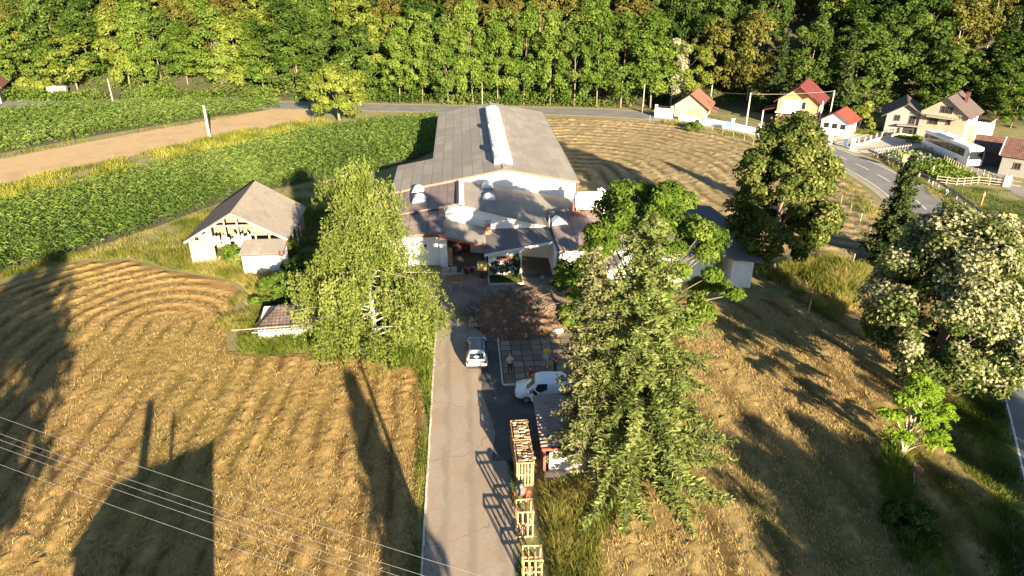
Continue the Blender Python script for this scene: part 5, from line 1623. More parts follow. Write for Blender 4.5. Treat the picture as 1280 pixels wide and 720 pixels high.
# tiled outbuildings at the right edge
O0 = at(1246, 210, 0)
o1 = thing('tiled_cart_shed', 'low dark cart shed under an old red tile roof beyond the coach', 'shed', (O0.x + .5, O0.y + .8, 0), R(-38))
m = MB(); m.walls([(-3.2, 0), (2.4, 0), (2.4, 4), (-3.2, 4)], [2.4, 2.4, 3.3, 3.3], 0); m.build('wall', M_simple('dusky_wall', (0.16, 0.13, 0.11), .95, .3, 3), o1)
m = MB(); m.slab([(-3.8, -.9, 2.35), (2.9, -.9, 2.35), (2.9, 2.4, 4.1), (-3.8, 2.4, 4.1)], .12); m.build('front_roof', tile_old, o1)
m = MB(); m.slab([(-3.8, 2.4, 4.1), (2.9, 2.4, 4.1), (2.9, 5.2, 2.6), (-3.8, 5.2, 2.6)], .12); m.build('rear_roof', tile_old, o1)
O1 = at(1272, 224, 0)
o2 = thing('tiled_outbuilding', 'pale outbuilding with a tiled roof and one small window at the right edge', 'outbuilding', (O1.x + 1.0, O1.y + .6, 0), R(-44))
m = MB(); m.walls([(-3.0, 0), (4.2, 0), (4.2, 6), (-3.0, 6)], [2.9, 2.9, 3.6, 3.6]); m.build('wall', greywall, o2)
m = MB(); m.slab([(-3.4, -.5, 2.95), (4.8, -.5, 2.95), (4.8, 3.0, 4.9), (-3.4, 3.0, 4.9)], .12); m.build('front_roof', tile_old, o2)
m = MB(); m.slab([(-3.4, 3.0, 4.9), (4.8, 3.0, 4.9), (4.8, 6.5, 3.0), (-3.4, 6.5, 3.0)], .12); m.build('rear_roof', tile_old, o2)
m = MB(); m.bar((-3.45, -.5, 3.0), (-3.45, 3.0, 4.95), .12, .1); m.build('verge_strip', plaster, o2)
window(o2, -.9, 0, 1.6, .8, .9, 'F', frame_b, 1)
# barn at the far left edge
L0 = at(-6, 132, 0)
hl_ = gable_house('dark_barn', 'dark farmhouse cut off by the left edge with a red roof', 'house', (L0.x - 4.2, L0.y + 1.0), R(20), 9.0, 9.0, 4.2, 8.4, old_wood, tile_terra, .9)
m = MB(); m.box((3.0, -.05, 1.0), (3.0, .08, 2.0)); m.build('door', pale_wood, hl_)
window(hl_, 4.5, 3, 2.4, 1.0, 1.0, 'R')
# building behind the viewpoint whose shadow lies on the field
bb = thing('tall_house', 'house behind the viewpoint that throws the block-shaped shadow', 'house', (-10.2, 5.4, 0))
m = MB(); m.walls([(-3.1, -3), (2.6, -3), (2.6, 2.4), (-3.1, 2.4)], [8.2, 9.2, 9.2, 8.2]); m.build('wall', plaster, bb)
m = MB(); m.slab([(-3.4, -3.3, 8.2), (2.7, -3.3, 9.35), (2.7, 2.5, 9.35), (-3.4, 2.5, 8.2)], .15); m.build('roof', tile_brown, bb)
m = MB(); m.box((-1.6, 1.6, 9.6), (.45, .45, 2.9)); m.build('chimney', brick_red, bb)
m = MB(); m.tube([(0, 2.0, 8.9), (0, 2.0, 10.4)], .12, 6); m.build('vent', steel, bb)
# ================================================================== VEHICLES
rubber = M_simple('tyre_rubber', (0.02, 0.02, 0.02), 0.9, .2, 10)
alloy = M_flat('wheel_metal', (0.45, 0.46, 0.47), .35, .6)
silver_p = M_flat('silver_paint', (0.66, 0.67, 0.68), .28, .15, .6)
white_p = M_flat('white_paint', (0.76, 0.78, 0.80), .3, 0.0, .5)
blk = M_flat('black_trim', (0.018, 0.018, 0.02), .5)
lamp_r = M_flat('red_lamp', (0.40, 0.02, 0.02), .25)
lamp_w = M_flat('clear_lamp', (0.7, 0.7, 0.7), .15)
plate = M_flat('number_plate', (0.75, 0.75, 0.72), .5)

def loft(mb, st):
    """st: list of (y, [(x, z), ...]) half profiles from the sill up to the centre line"""
    n = len(st[0][1])
    k = len(mb.v)
    for y, pr in st:
        full = [(-x, z) for x, z in pr] + [(x, z) for x, z in reversed(pr)]
        for x, z in full:
            mb.v.append((x, y, z))
    m2 = 2 * n
    for i in range(len(st) - 1):
        for j in range(m2):
            mb.f.append([k + i * m2 + j, k + i * m2 + (j + 1) % m2, k + (i + 1) * m2 + (j + 1) % m2, k + (i + 1) * m2 + j]); mb.mi.append(0)
    mb.f.append([k + j for j in range(m2)]); mb.mi.append(0)
    mb.f.append([k + (len(st) - 1) * m2 + j for j in range(m2)][::-1]); mb.mi.append(0)

def wheel(parent, x, y, r=.32, w=.21):
    s = 1 if x > 0 else -1
    m = MB(); m.lathe([(r * .62, -w / 2), (r * .95, -w / 2), (r, -w / 2 + .03), (r, w / 2 - .03), (r * .95, w / 2), (r * .62, w / 2)], (0, 0, 0), 22, 'X')
    o = m.build('wheel', rubber, parent, smooth=False)
    o.location = (x, y, r)
    m = MB()
    for i in range(6):
        a = i * pi / 3
        m.bar((s * w * .48, 0, 0), (s * w * .44, r * .6 * cos(a), r * .6 * sin(a)), .05, .07)
    m.lathe([(.06, s * w * .40), (.06, s * w * .53)], (0, 0, 0), 10, 'X')
    m.lathe([(r * .64, s * w * .40), (r * .64, s * w * .505), (r * .56, s * w * .50)], (0, 0, 0), 20, 'X')
    m.build('rim', alloy, o)
    return o

def estate_car(name, label, loc, rz, paint_m, group=None):
    t = thing(name, label, 'car', loc, rz, group)
    def P(sill, belt, wr, zr, w=.87):
        return [(w * .90, sill), (w, sill + .16), (w * 1.0, belt - .16), (w * .965, belt), (wr, zr - .05), (wr * .78, zr), (0.0, zr + .012)]
    m = MB()
    loft(m, [(-2.06, P(.42, .80, .74, .90, .74)), (-2.10, P(.38, .84, .76, .93, .80)), (-2.0, P(.30, .95, .70, 1.12, .85)), (-1.72, P(.26, .97, .63, 1.40)), (-1.45, P(.24, .97, .62, 1.49)), (-.5, P(.24, .95, .61, 1.53)),
             (.25, P(.24, .94, .60, 1.50)), (.62, P(.24, .94, .60, 1.40)), (1.22, P(.25, .93, .70, 1.00)), (1.7, P(.27, .86, .70, .88, .84)), (2.05, P(.32, .74, .62, .74, .76)), (2.12, P(.38, .62, .55, .64, .66))])
    m.build('body', paint_m, t, smooth=True, subs=1)
    def pane(pts, nm='window', mat=glass):
        mm = MB(); mm.slab(pts, .012); return mm.build(nm, mat, t, fix=True)
    pane([(-.60, -2.015, 1.10), (.60, -2.015, 1.10), (.52, -1.70, 1.425), (-.52, -1.70, 1.425)], 'rear_window')
    pane([(-.58, .60, 1.44), (.58, .60, 1.44), (.66, 1.20, 1.04), (-.66, 1.20, 1.04)], 'windscreen')
    mm = MB(); mm.add([(-.52, -1.25, 1.522), (.52, -1.25, 1.522), (.50, .28, 1.522), (-.50, .28, 1.522), (-.54, -1.27, 1.47), (.54, -1.27, 1.47), (.52, .3, 1.47), (-.52, .3, 1.47), (0, -.5, 1.556)], [(0, 1, 8), (1, 2, 8), (2, 3, 8), (3, 0, 8), (0, 4, 5, 1), (1, 5, 6, 2), (2, 6, 7, 3), (3, 7, 4, 0), (4, 7, 6, 5)]); mm.build('glass_roof', glass, t)
    for s in (-1, 1):
        for y0, y1, in ((-1.62, -.95), (-.88, .0), (.07, .75)):
            zt = 1.40 if y1 < .5 else 1.34
            q = [(s * .862, y0, 1.0), (s * .862, y1 + (.2 if y1 > .5 else 0), 1.0), (s * .672, y1 - (.1 if y1 > .5 else 0), zt), (s * .672, y0 + (.1 if y0 < -1.5 else 0), zt)]
            mm = MB(); mm.add(q + [(p[0] - s * .02, p[1], p[2]) for p in q], [(0, 1, 2, 3), (7, 6, 5, 4), (0, 4, 5, 1), (1, 5, 6, 2), (2, 6, 7, 3), (3, 7, 4, 0)])
            mm.build('side_window', glass, t)
        mm = MB(); mm.box((s * .70, -2.03, .86), (.18, .14, .26)); mm.build('tail_lamp', lamp_r, t, bevel=.02)
        mm = MB(); mm.box((s * .58, 2.05, .68), (.24, .12, .13)); mm.build('headlight', lamp_w, t, bevel=.02)
        mm = MB(); mm.box((s * 1.0, .72, 1.02), (.2, .1, .14)); mm.build('wing_mirror', blk, t, bevel=.03)
        mm = MB(); mm.tube([(s * .55, -1.4, 1.54), (s * .55, -1.2, 1.585), (s * .55, .1, 1.58), (s * .55, .3, 1.52)], .02, 6); mm.build('roof_rail', blk, t)
        for y in (-1.32, 1.32): wheel(t, s * .78, y)
    mm = MB(); mm.box((0, -2.10, .42), (1.5, .1, .2)); mm.build('bumper', blk, t, bevel=.03)
    mm = MB(); mm.box((0, -2.135, .72), (.5, .03, .12)); mm.build('number_plate', plate, t)
    return t
estate_car('hatchback_car', 'silver hatchback parked on the drive with its tail to the viewer', (.58, 48.95, .03), R(-2), silver_p)
e_ = at(1156, 172, 0)
estate_car('parked_car', 'grey car parked between the coach and the pale house wall', (e_.x + 1.6, e_.y - 1.4, .02), R(35), silver_p)

# white delivery van, driver's door standing open
def van():
    t = thing('delivery_van', "white delivery van beside the shed with its driver's door open", 'van', (5.55, 43.0, .03), R(84))
    def P(sill, belt, wr, zr, w=.90):
        return [(w * .93, sill), (w, sill + .16), (w, belt - .14), (w * .985, belt), (wr, zr - .10), (wr * .84, zr), (0.0, zr + .03)]
    m = MB()
    loft(m, [(-2.2, P(.42, 1.05, .80, 1.72, .86)), (-2.16, P(.34, 1.07, .82, 1.80, .89)), (-1.2, P(.28, 1.08, .83, 1.86)), (0, P(.27, 1.08, .82, 1.87)), (.55, P(.27, 1.06, .79, 1.82)), (.85, P(.27, 1.04, .76, 1.70)),
             (1.45, P(.27, 1.02, .78, 1.16)), (1.62, P(.27, 1.0, .78, 1.05, .89)), (2.0, P(.29, .90, .72, .95, .86)), (2.2, P(.33, .74, .62, .78, .78)), (2.27, P(.4, .62, .55, .66, .68))])
    m.build('body', white_p, t, smooth=True, subs=1)
    def pane(pts, nm, mat=glass, off=(0, 0, .012)):
        mm = MB(); mm.add(list(pts) + [(p[0] - off[0], p[1] - off[1], p[2] - off[2]) for p in pts], [(0, 1, 2, 3), (7, 6, 5, 4), (0, 4, 5, 1), (1, 5, 6, 2), (2, 6, 7, 3), (3, 7, 4, 0)])
        return mm.build(nm, mat, t)
    pane([(-.70, .86, 1.70), (.70, .86, 1.70), (.77, 1.45, 1.19), (-.77, 1.45, 1.19)], 'windscreen')
    pane([(-.915, -.05, .45), (-.915, 1.05, .45), (-.895, 1.05, 1.12), (-.83, .62, 1.66), (-.83, -.05, 1.70)][:0] or [(-.918, -.08, .42), (-.918, 1.10, .42), (-.855, .62, 1.66), (-.842, -.08, 1.70)], 'door_opening', dark_in, (-.03, 0, 0))
    pane([(.91, .0, 1.12), (.91, 1.1, 1.10), (.83, .72, 1.62), (.83, .0, 1.68)], 'side_window', glass, (.02, 0, 0))
    d = MB(); d.add([(0, 0, .36), (0, -1.08, .36), (0, -1.08, 1.08), (0, -1.02, 1.62), (0, -.42, 1.6), (0, 0, 1.12)] + [(.06, 0, .36), (.06, -1.08, .36), (.06, -1.08, 1.08), (.0, -1.02, 1.62), (.0, -.42, 1.6), (.06, 0, 1.12)],
            [(0, 1, 2, 3, 4, 5), (11, 10, 9, 8, 7, 6)] + [(i, i + 6, (i + 1) % 6 + 6, (i + 1) % 6) for i in range(6)])
    do = d.build('door', white_p, t)
    do.location = (-.95, 1.12, 0); do.rotation_euler = (0, 0, R(-58))
    g = MB(); g.box((-.012, -.62, 1.32), (.05, .66, .40)); g.build('pane', glass, do)
    for s in (-1, 1):
        mm = MB(); mm.box((s * .64, 2.12, .74), (.30, .2, .22)); mm.build('headlight', lamp_w, t, bevel=.04)
        mm = MB(); mm.box((s * 1.03, 1.12, 1.14), (.2, .12, .22)); mm.build('wing_mirror', blk, t, bevel=.03)
        mm = MB(); mm.box((s * .84, -2.19, 1.05), (.1, .06, .5)); mm.build('tail_lamp', lamp_r, t)
        for y in (-1.4, 1.42): wheel(t, s * .80, y, .31)
    mm = MB(); mm.box((0, 2.22, .42), (1.5, .14, .24)); mm.build('bumper', blk, t, bevel=.04)
    mm = MB(); mm.box((0, 2.30, .52), (.5, .03, .11)); mm.build('number_plate', plate, t)
van()

# white coach by the garden
def coach():
    r0, f0 = at(1150, 186, 0), at(1212, 214, 0)
    d = f0 - r0
    ang = math.atan2(d.y, d.x) - pi / 2
    L = 12.0
    c = (r0 + f0) / 2 + Vector((1.35, .6, 0))
    t = thing('coach', 'long white coach with dark side windows parked beside the garden', 'bus', (c.x, c.y, .03), ang)
    w, h = 1.27, 3.25
    def P(w, z0, zt): return [(w * .97, z0), (w, z0 + .2), (w, 1.5), (w * .985, zt - .35), (w * .93, zt - .1), (w * .7, zt), (0, zt + .03)]
    m = MB()
    loft(m, [(-L / 2, P(w * .95, .42, h - .12)), (-L / 2 + .12, P(w, .36, h)), (L / 2 - 1.1, P(w, .36, h)), (L / 2 - .35, P(w * .98, .36, h - .06)), (L / 2, P(w * .92, .42, h - .5))])
    m.build('body', white_p, t)
    for s in (-1, 1):
        mm = MB(); mm.box((s * (w + .004), -.35, 2.2), (.03, L - 1.5, 1.15)); wb = mm.build('side_window', glass, t)
        mm = MB()
        for y in np.arange(-L / 2 + 2, L / 2 - 1, 1.55): mm.box((s * (w + .015), y, 2.2), (.03, .05, 1.12))
        mm.build('window_bar', blk, wb)
        mm = MB(); mm.box((s * (w + .01), 0, .62), (.03, L - 1.0, .07)); mm.build('trim_strip', steel, t)
        for y in (-L / 2 + 2.9, L / 2 - 2.6): wheel(t, s * (w - .13), y, .48, .3)
        mm = MB(); mm.tube([(s * 1.2, L / 2 - .1, 2.7), (s * 1.5, L / 2 + .35, 2.6)], .04, 6); mm.box((s * 1.5, L / 2 + .38, 2.3), (.2, .14, .55)); mm.build('wing_mirror', blk, t)
    mm = MB(); mm.add([(-1.1, L / 2 + .012, 1.35), (1.1, L / 2 + .012, 1.35), (1.08, L / 2 - .0, 2.62), (-1.08, L / 2 - .0, 2.62)] + [(-1.1, L / 2 - .08, 1.35), (1.1, L / 2 - .08, 1.35), (1.08, L / 2 - .1, 2.62), (-1.08, L / 2 - .1, 2.62)], [(0, 1, 2, 3), (7, 6, 5, 4), (0, 4, 5, 1), (1, 5, 6, 2), (2, 6, 7, 3), (3, 7, 4, 0)])
    mm.build('windscreen', glass, t)
    mm = MB(); mm.box((0, -.8, h + .12), (1.7, 4.2, .2)); mm.build('roof_unit', white_sheet, t, bevel=.05)
    for x in (-.85, .85):
        mm = MB(); mm.box((x, L / 2 - .01, .8), (.35, .1, .2)); mm.build('headlight', lamp_w, t)
coach()

# ================================================================== PEOPLE
skin_m = M_flat('skin', (0.50, 0.30, 0.21), .6)
def cloth(name, c): return M_simple(name, c, .9, .15, 8, bmp=.1)

def grow(joints, edges):
    """skin-modifier body from joints {name: (pos, radius)}; returns verts, faces"""
    names = list(joints)
    me = bpy.data.meshes.new('grow')
    me.from_pydata([joints[n][0] for n in names], [(names.index(a), names.index(b)) for a, b in edges], [])
    o = bpy.data.objects.new('grow', me)
    COL.objects.link(o)
    o.modifiers.new('skin', 'SKIN')
    if not me.skin_vertices:
        me.skin_vertices.new()
    for i, n in enumerate(names):
        r = joints[n][1]
        me.skin_vertices[0].data[i].radius = (r, r) if not isinstance(r, tuple) else r
        me.skin_vertices[0].data[i].use_root = (i == 0)
    s = o.modifiers.new('sub', 'SUBSURF'); s.levels = s.render_levels = 2
    dg = bpy.context.evaluated_depsgraph_get()
    ev = o.evaluated_get(dg)
    m2 = bpy.data.meshes.new_from_object(ev)
    V = [tuple(v.co) for v in m2.vertices]; Fc = [tuple(p.vertices) for p in m2.polygons]
    bpy.data.objects.remove(o); bpy.data.meshes.remove(me); bpy.data.meshes.remove(m2)
    return V, Fc

def person(label, loc, rz, pose, top_m, bottom_m, hair_m, shoe_m, sleeves='short', legs='long', H=1.76, group=None, shirt_long=0.0):
    t = thing('person', label, 'person', loc, rz, group)
    k = H / 1.76
    J = {'pelvis': ((0, 0, .95), .125), 'waist': ((0, -.01, 1.12), .118), 'chest': ((0, -.015, 1.32), .142), 'collar': ((0, -.01, 1.44), .09), 'neck': ((0, .0, 1.52), .052), 'headb': ((0, .012, 1.60), .07)}
    for s, n in ((-1, 'l'), (1, 'r')):
        J['hip' + n] = ((s * .10, 0, .90), .095)
        J['knee' + n] = ((s * .115 + pose.get('kx' + n, 0), .015 + pose.get('ky' + n, 0), .49), .058)
        J['ank' + n] = ((s * .12 + pose.get('ax' + n, 0), pose.get('ay' + n, 0), .09), .038)
        J['toe' + n] = ((s * .135 + pose.get('ax' + n, 0), .16 + pose.get('ay' + n, 0), .035), .034)
        J['sh' + n] = ((s * .19, -.01, 1.42), .062)
        J['el' + n] = (pose.get('el' + n, (s * .25, -.03, 1.13)), .042)
        J['wr' + n] = (pose.get('wr' + n, (s * .26, .06, .88)), .028)
    for n in ('l', 'r'):
        e, w = Vector(J['el' + n][0]), Vector(J['wr' + n][0])
        J['ha' + n] = (tuple(w + (w - e).normalized() * .075), .034)
    E = [('pelvis', 'waist'), ('waist', 'chest'), ('chest', 'collar'), ('collar', 'neck'), ('neck', 'headb')]
    for n in ('l', 'r'):
        E += [('pelvis', 'hip' + n), ('hip' + n, 'knee' + n), ('knee' + n, 'ank' + n), ('ank' + n, 'toe' + n), ('collar', 'sh' + n), ('sh' + n, 'el' + n), ('el' + n, 'wr' + n), ('wr' + n, 'ha' + n)]
    V, Fc = grow(J, E)
    mb = MB(); mb.add(V, Fc)
    hc = Vector((0, .02, 1.655))
    def ell(c, r, n=12, mk=8):
        vs, fs = [], []
        for i in range(mk + 1):
            a = pi * i / mk
            for j in range(n):
                b = 2 * pi * j / n
                vs.append((c[0] + r[0] * sin(a) * cos(b), c[1] + r[1] * sin(a) * sin(b), c[2] + r[2] * cos(a)))
        for i in range(mk):
            for j in range(n):
                fs.append((i * n + j, (i + 1) * n + j, (i + 1) * n + (j + 1) % n, i * n + (j + 1) % n))
        return vs, fs
    mb.add(*ell(hc, (.077, .098, .118), 16, 12))
    mb.add(*ell(hc + Vector((0, .035, -.065)), (.05, .06, .05)))             # jaw
    mb.add(*ell(hc + Vector((0, .102, -.012)), (.014, .02, .026), 8, 6))     # nose
    mb.add(*ell(hc + Vector((0, .088, -.062)), (.026, .012, .009), 8, 6))    # mouth
    for s in (-1, 1):
        mb.add(*ell(hc + Vector((s * .08, -.005, -.01)), (.012, .024, .034), 8, 6))
        mb.add(*ell(hc + Vector((s * .03, .088, .012)), (.014, .012, .009), 8, 6))
    for s, n in ((-1, 'l'), (1, 'r')):                                       # five fingers each
        w, h = Vector(J['wr' + n][0]), Vector(J['ha' + n][0])
        d = (h - w).normalized()
        side = d.cross(Vector((0, 0, 1)) if abs(d.z) < .9 else Vector((0, 1, 0))).normalized()
        nrm = side.cross(d)
        for i, (o_, ln) in enumerate(((-.028, .066), (-.010, .078), (.009, .074), (.027, .056))):
            p = h + side * o_ + d * .012
            mb.tube([p, p + d * ln * .5, p + d * ln * .8 - nrm * .014, p + d * ln * .95 - nrm * .03], [.0095, .009, .008, .006], 6)
        p = w + d * .03 - side * .026
        mb.tube([p, p - side * .03 + d * .03, p - side * .035 + d * .062], [.011, .010, .008], 6)
    mb.build('body', skin_m, t, smooth=True)
    # clothes grown over the same joints
    def garment(name, js, es, add, mat):
        JJ = {a: (J[a][0] if not isinstance(a, tuple) else a, J[a][1] + add) for a in js}
        v, f = grow(JJ, es)
        g = MB(); g.add(v, f); return g.build(name, mat, t, smooth=True)
    Jt = dict(J)
    for n in ('l', 'r'):
        s_, e_, w_ = Vector(J['sh' + n][0]), Vector(J['el' + n][0]), Vector(J['wr' + n][0])
        J['slv' + n] = (tuple(s_.lerp(e_, .62)) if sleeves == 'short' else tuple(e_.lerp(w_, .9)), .054 if sleeves == 'short' else .034)
        hp, kn, an = Vector(J['hip' + n][0]), Vector(J['knee' + n][0]), Vector(J['ank' + n][0])
        J['hem' + n] = (tuple(hp.lerp(kn, .86)) if legs == 'short' else tuple(kn.lerp(an, .95)), .072 if legs == 'short' else .050)
    J['hemt'] = ((0, 0, .93 - shirt_long), .128)
    js = ['chest', 'collar', 'waist', 'hemt', 'shl', 'shr'] + (['ell', 'elr'] if sleeves != 'short' else []) + ['slvl', 'slvr']
    es = [('chest', 'collar'), ('chest', 'waist'), ('waist', 'hemt'), ('collar', 'shl'), ('collar', 'shr')]
    for n in ('l', 'r'):
        es += [('sh' + n, 'slv' + n)] if sleeves == 'short' else [('sh' + n, 'el' + n), ('el' + n, 'slv' + n)]
    garment('shirt', js, es, .016, top_m)
    js = ['pelvis', 'hipl', 'hipr'] + (['kneel', 'kneer'] if legs != 'short' else []) + ['heml', 'hemr']
    es = [('pelvis', 'hipl'), ('pelvis', 'hipr')]
    for n in ('l', 'r'):
        es += [('hip' + n, 'hem' + n)] if legs == 'short' else [('hip' + n, 'knee' + n), ('knee' + n, 'hem' + n)]
    garment('trousers' if legs != 'short' else 'shorts', js, es, .013, bottom_m)
    for s, n in ((-1, 'l'), (1, 'r')):
        a, b = J['ank' + n][0], J['toe' + n][0]
        g = MB(); g.add(*ell(Vector(((a[0] + b[0]) / 2, (a[1] + b[1]) / 2 + .02, .05)), (.05, .145, .052), 12, 8)); g.build('shoe', shoe_m, t, smooth=True)
    g = MB(); vs, fs = ell(hc + Vector((0, -.012, .018)), (.084, .1, .118), 16, 12)
    g.add(vs, [f for f in fs if min(vs[i][2] for i in f) > hc.z - .03 - .5 * max(0, -(sum(vs[i][1] for i in f) / 4)) and not (sum(vs[i][1] for i in f) / 4 > .06 and sum(vs[i][2] for i in f) / 4 < hc.z + .055)])
    if hair_m: g.build('hair', hair_m, t, smooth=True)
    t.scale = (k, k, k)
    return t
hair_d = M_flat('dark_hair', (0.025, 0.018, 0.014), .7)
hair_g = M_flat('grey_hair', (0.30, 0.28, 0.26), .8)
p = at(637.5, 467.5, 0)
person('person in a pale beige top and black trousers with hands folded', (p.x, p.y, .04), R(185), {'ell': (-.26, .05, 1.14), 'wrl': (-.06, .24, 1.20), 'elr': (.26, .05, 1.14), 'wrr': (.08, .24, 1.22)}, cloth('beige_cotton', (0.52, 0.42, 0.31)), cloth('black_cotton', (0.02, 0.02, 0.022)), hair_g, blk, 'short')
p = at(682, 457.5, 0)
person('person in a yellow shirt and light blue shorts', (p.x, p.y, .04), R(170), {'ell': (-.28, -.05, 1.15), 'wrl': (-.30, .08, .92), 'ayl': .12, 'kyl': .1, 'ayr': -.12}, cloth('yellow_cotton', (0.62, 0.42, 0.03)), cloth('light_blue_cotton', (0.36, 0.50, 0.68)), hair_d, frame_w, 'short', 'short', shirt_long=.05)
p = at(694, 465.5, 0)
person('person in a red shirt and dark trousers raising one forearm', (p.x, p.y, .04), R(112), {'ell': (-.28, .06, 1.18), 'wrl': (-.22, .26, 1.36), 'ell_': 0, 'elr': (.27, .0, 1.14), 'wrr': (.2, .2, 1.08), 'kyl': .08, 'ayl': .14, 'ayr': -.16}, cloth('red_cotton', (0.46, 0.035, 0.04)), cloth('navy_cotton', (0.025, 0.028, 0.045)), hair_d, blk, 'short')
p = at(673, 478, 0)
person('person in a dark red top standing behind the van', (4.55, 44.55, .03), R(150), {}, cloth('dark_red_cotton', (0.22, 0.045, 0.04)), cloth('grey_cotton', (0.06, 0.06, 0.07)), hair_d, blk, 'short', H=1.72)

# ================================================================== CRATES beside the drive
def lattice_crate(name, label, loc, w, d, h, seed, group, rz=0.0, load=False):
    r = random.Random(seed)
    t = thing(name, label, 'crate', loc, rz, group)
    for x in (-w / 2 + .04, w / 2 - .04):
        for y in (-d / 2 + .04, d / 2 - .04):
            m = MB(); m.box((x, y, h / 2 + .06), (.075, .075, h - .1)); m.build('post', new_wood, t)
    for z in (.14, h * .5, h - .05):
        for s in (-1, 1):
            m = MB(); m.box((0, s * (d / 2 + .0), z), (w + r.uniform(0, .08), .035, .085), r.uniform(-.006, .006)); m.build('rail', new_wood, t)
            m = MB(); m.box((s * (w / 2 + .0), 0, z + .02), (.035, d + r.uniform(-.02, .05), .085)); m.build('rail', new_wood, t)
    m = MB()
    for x in ((-w * .16, w * .16) if not load else np.linspace(-w * .36, w * .36, 5)):
        m.box((x, -d / 2 - .022, h / 2), (.085, .022, h - .1), 0, None, 0, r.uniform(-.012, .012)); m.box((x, d / 2 + .022, h / 2), (.07, .022, h - .1))
    for y in ((0,) if not load else np.linspace(-d * .38, d * .38, 5)):
        m.box((-w / 2 - .022, y, h / 2), (.022, .08, h - .1)); m.box((w / 2 + .022, y, h / 2), (.022, .08, h - .1))
    m.build('upright_slat', new_wood, t)
    m = MB(); m.bar((-w / 2, -d / 2 - .04, .2), (w / 2, -d / 2 - .04, h - .1), .07, .025); m.bar((w / 2 + .04, -d / 2, h - .1), (w / 2 + .04, d / 2, .2), .025, .07); m.build('brace', new_wood, t)
    m = MB()
    for x in np.linspace(-w / 2 + .08, w / 2 - .08, 5): m.box((x, 0, .1), (.12, d, .025))
    for x in (-w / 2 + .1, 0, w / 2 - .1): m.box((x, 0, .045), (.1, d, .09))
    m.build('pallet_base', old_wood, t)
    return t
def firewood_load(label, loc, w, d, h, seed, grp):
    """split logs stacked to the crate's brim"""
    r = random.Random(seed)
    t = thing('firewood_load', label, 'firewood', loc, 0, grp)
    for zlayer in range(2):
        z = h - .18 + zlayer * .12
        y = -d / 2 + .12
        while y < d / 2 - .1:
            x = -w / 2 + .08
            while x < w / 2 - .2:
                l = r.uniform(.22, .42)
                if zlayer == 0 or r.random() < .62:
                    mb = MB()
                    a = r.uniform(-.25, .25)
                    mb.prism([(0, 0), (r.uniform(.1, .16), .01), (r.uniform(.08, .13), r.uniform(.08, .13)), (.01, r.uniform(.07, .12))], 0, l, 'YZ')
                    o = mb.build('log', r.choice(log_ms), t)
                    o.location = (x, y, z - .05 + r.uniform(-.03, .03)); o.rotation_euler = (r.uniform(-.2, .2), r.uniform(-.12, .12), a)
                x += l + .03
            y += r.uniform(.16, .24)
    m = MB(); m.box((0, 0, h * .45), (w * .9, d * .94, h * .72)); m.build('lower_stack', M_panels('stacked_logs', (0.34, 0.22, 0.13), (0.05, 0.035, 0.025), .16, .13, .9, .5, .4, .05, axes='HZ'), t)
    return t
log_ms = [M_simple('split_log_' + n, c, .9, .3, 9) for n, c in (('pale', (0.52, 0.36, 0.22)), ('brown', (0.32, 0.20, 0.12)), ('grey', (0.34, 0.29, 0.25)), ('dark', (0.16, 0.11, 0.08)))]
lattice_crate('slatted_crate', 'nearest empty slatted wooden crate at the bottom edge beside the drive', (2.93, 26.55, .02), 1.02, 1.0, 1.75, 1, 'slatted crates along the drive', R(-2))
lattice_crate('slatted_crate', 'empty slatted wooden crate between the nearest crate and the small red machine', (2.80, 29.75, .02), .92, 1.0, 2.0, 2, 'slatted crates along the drive', R(1))
lattice_crate('slatted_crate', 'slatted crate full of split firewood in front of the other full crate', (3.17, 34.5, .02), 1.06, 2.05, 1.9, 3, 'slatted crates along the drive', 0, True)
lattice_crate('slatted_crate', 'slatted crate full of split firewood farthest along the drive', (3.12, 36.75, .02), 1.1, 2.05, 1.9, 4, 'slatted crates along the drive', R(1), True)
firewood_load('split firewood filling the nearer full crate', (3.17, 34.5, .13), 1.0, 1.95, 1.8, 5, 'firewood in crates')
firewood_load('split firewood filling the farther full crate', (3.12, 36.75, .13), 1.02, 1.95, 1.8, 6, 'firewood in crates')
# small red machine with a drum between the crates
mx = thing('cement_mixer', 'old grey drum machine on a red frame between the crates', 'machine', (2.85, 32.1, .02))
m = MB(); m.lathe([(.12, -.38), (.30, -.34), (.36, 0), (.34, .22), (.24, .48), (.26, .5)], (0, 0, 0), 18, 'Z'); dr = m.build('drum', M_simple('dull_grey_metal', (0.22, 0.20, 0.18), .6, .3, 6, metal=.3), mx, smooth=True)
dr.location = (-.1, .1, .95); dr.rotation_euler = (R(20), R(-12), 0)
m = MB(); m.bar((-.5, 0, 0), (-.42, .1, 1.05), .06); m.bar((.32, 0, 0), (.25, .1, 1.05), .06); m.bar((-.5, -.4, .05), (-.5, .5, .05), .06); m.bar((.32, -.4, .05), (.32, .5, .05), .06); m.bar((-.42, .1, 1.0), (.25, .1, 1.0), .06); m.bar((.3, -.3, 0), (.55, -.1, .9), .05)
m.build('frame', red_paint, mx)
m = MB(); m.box((.42, .1, .75), (.22, .35, .4)); m.build('motor_box', red_paint, mx, bevel=.03)

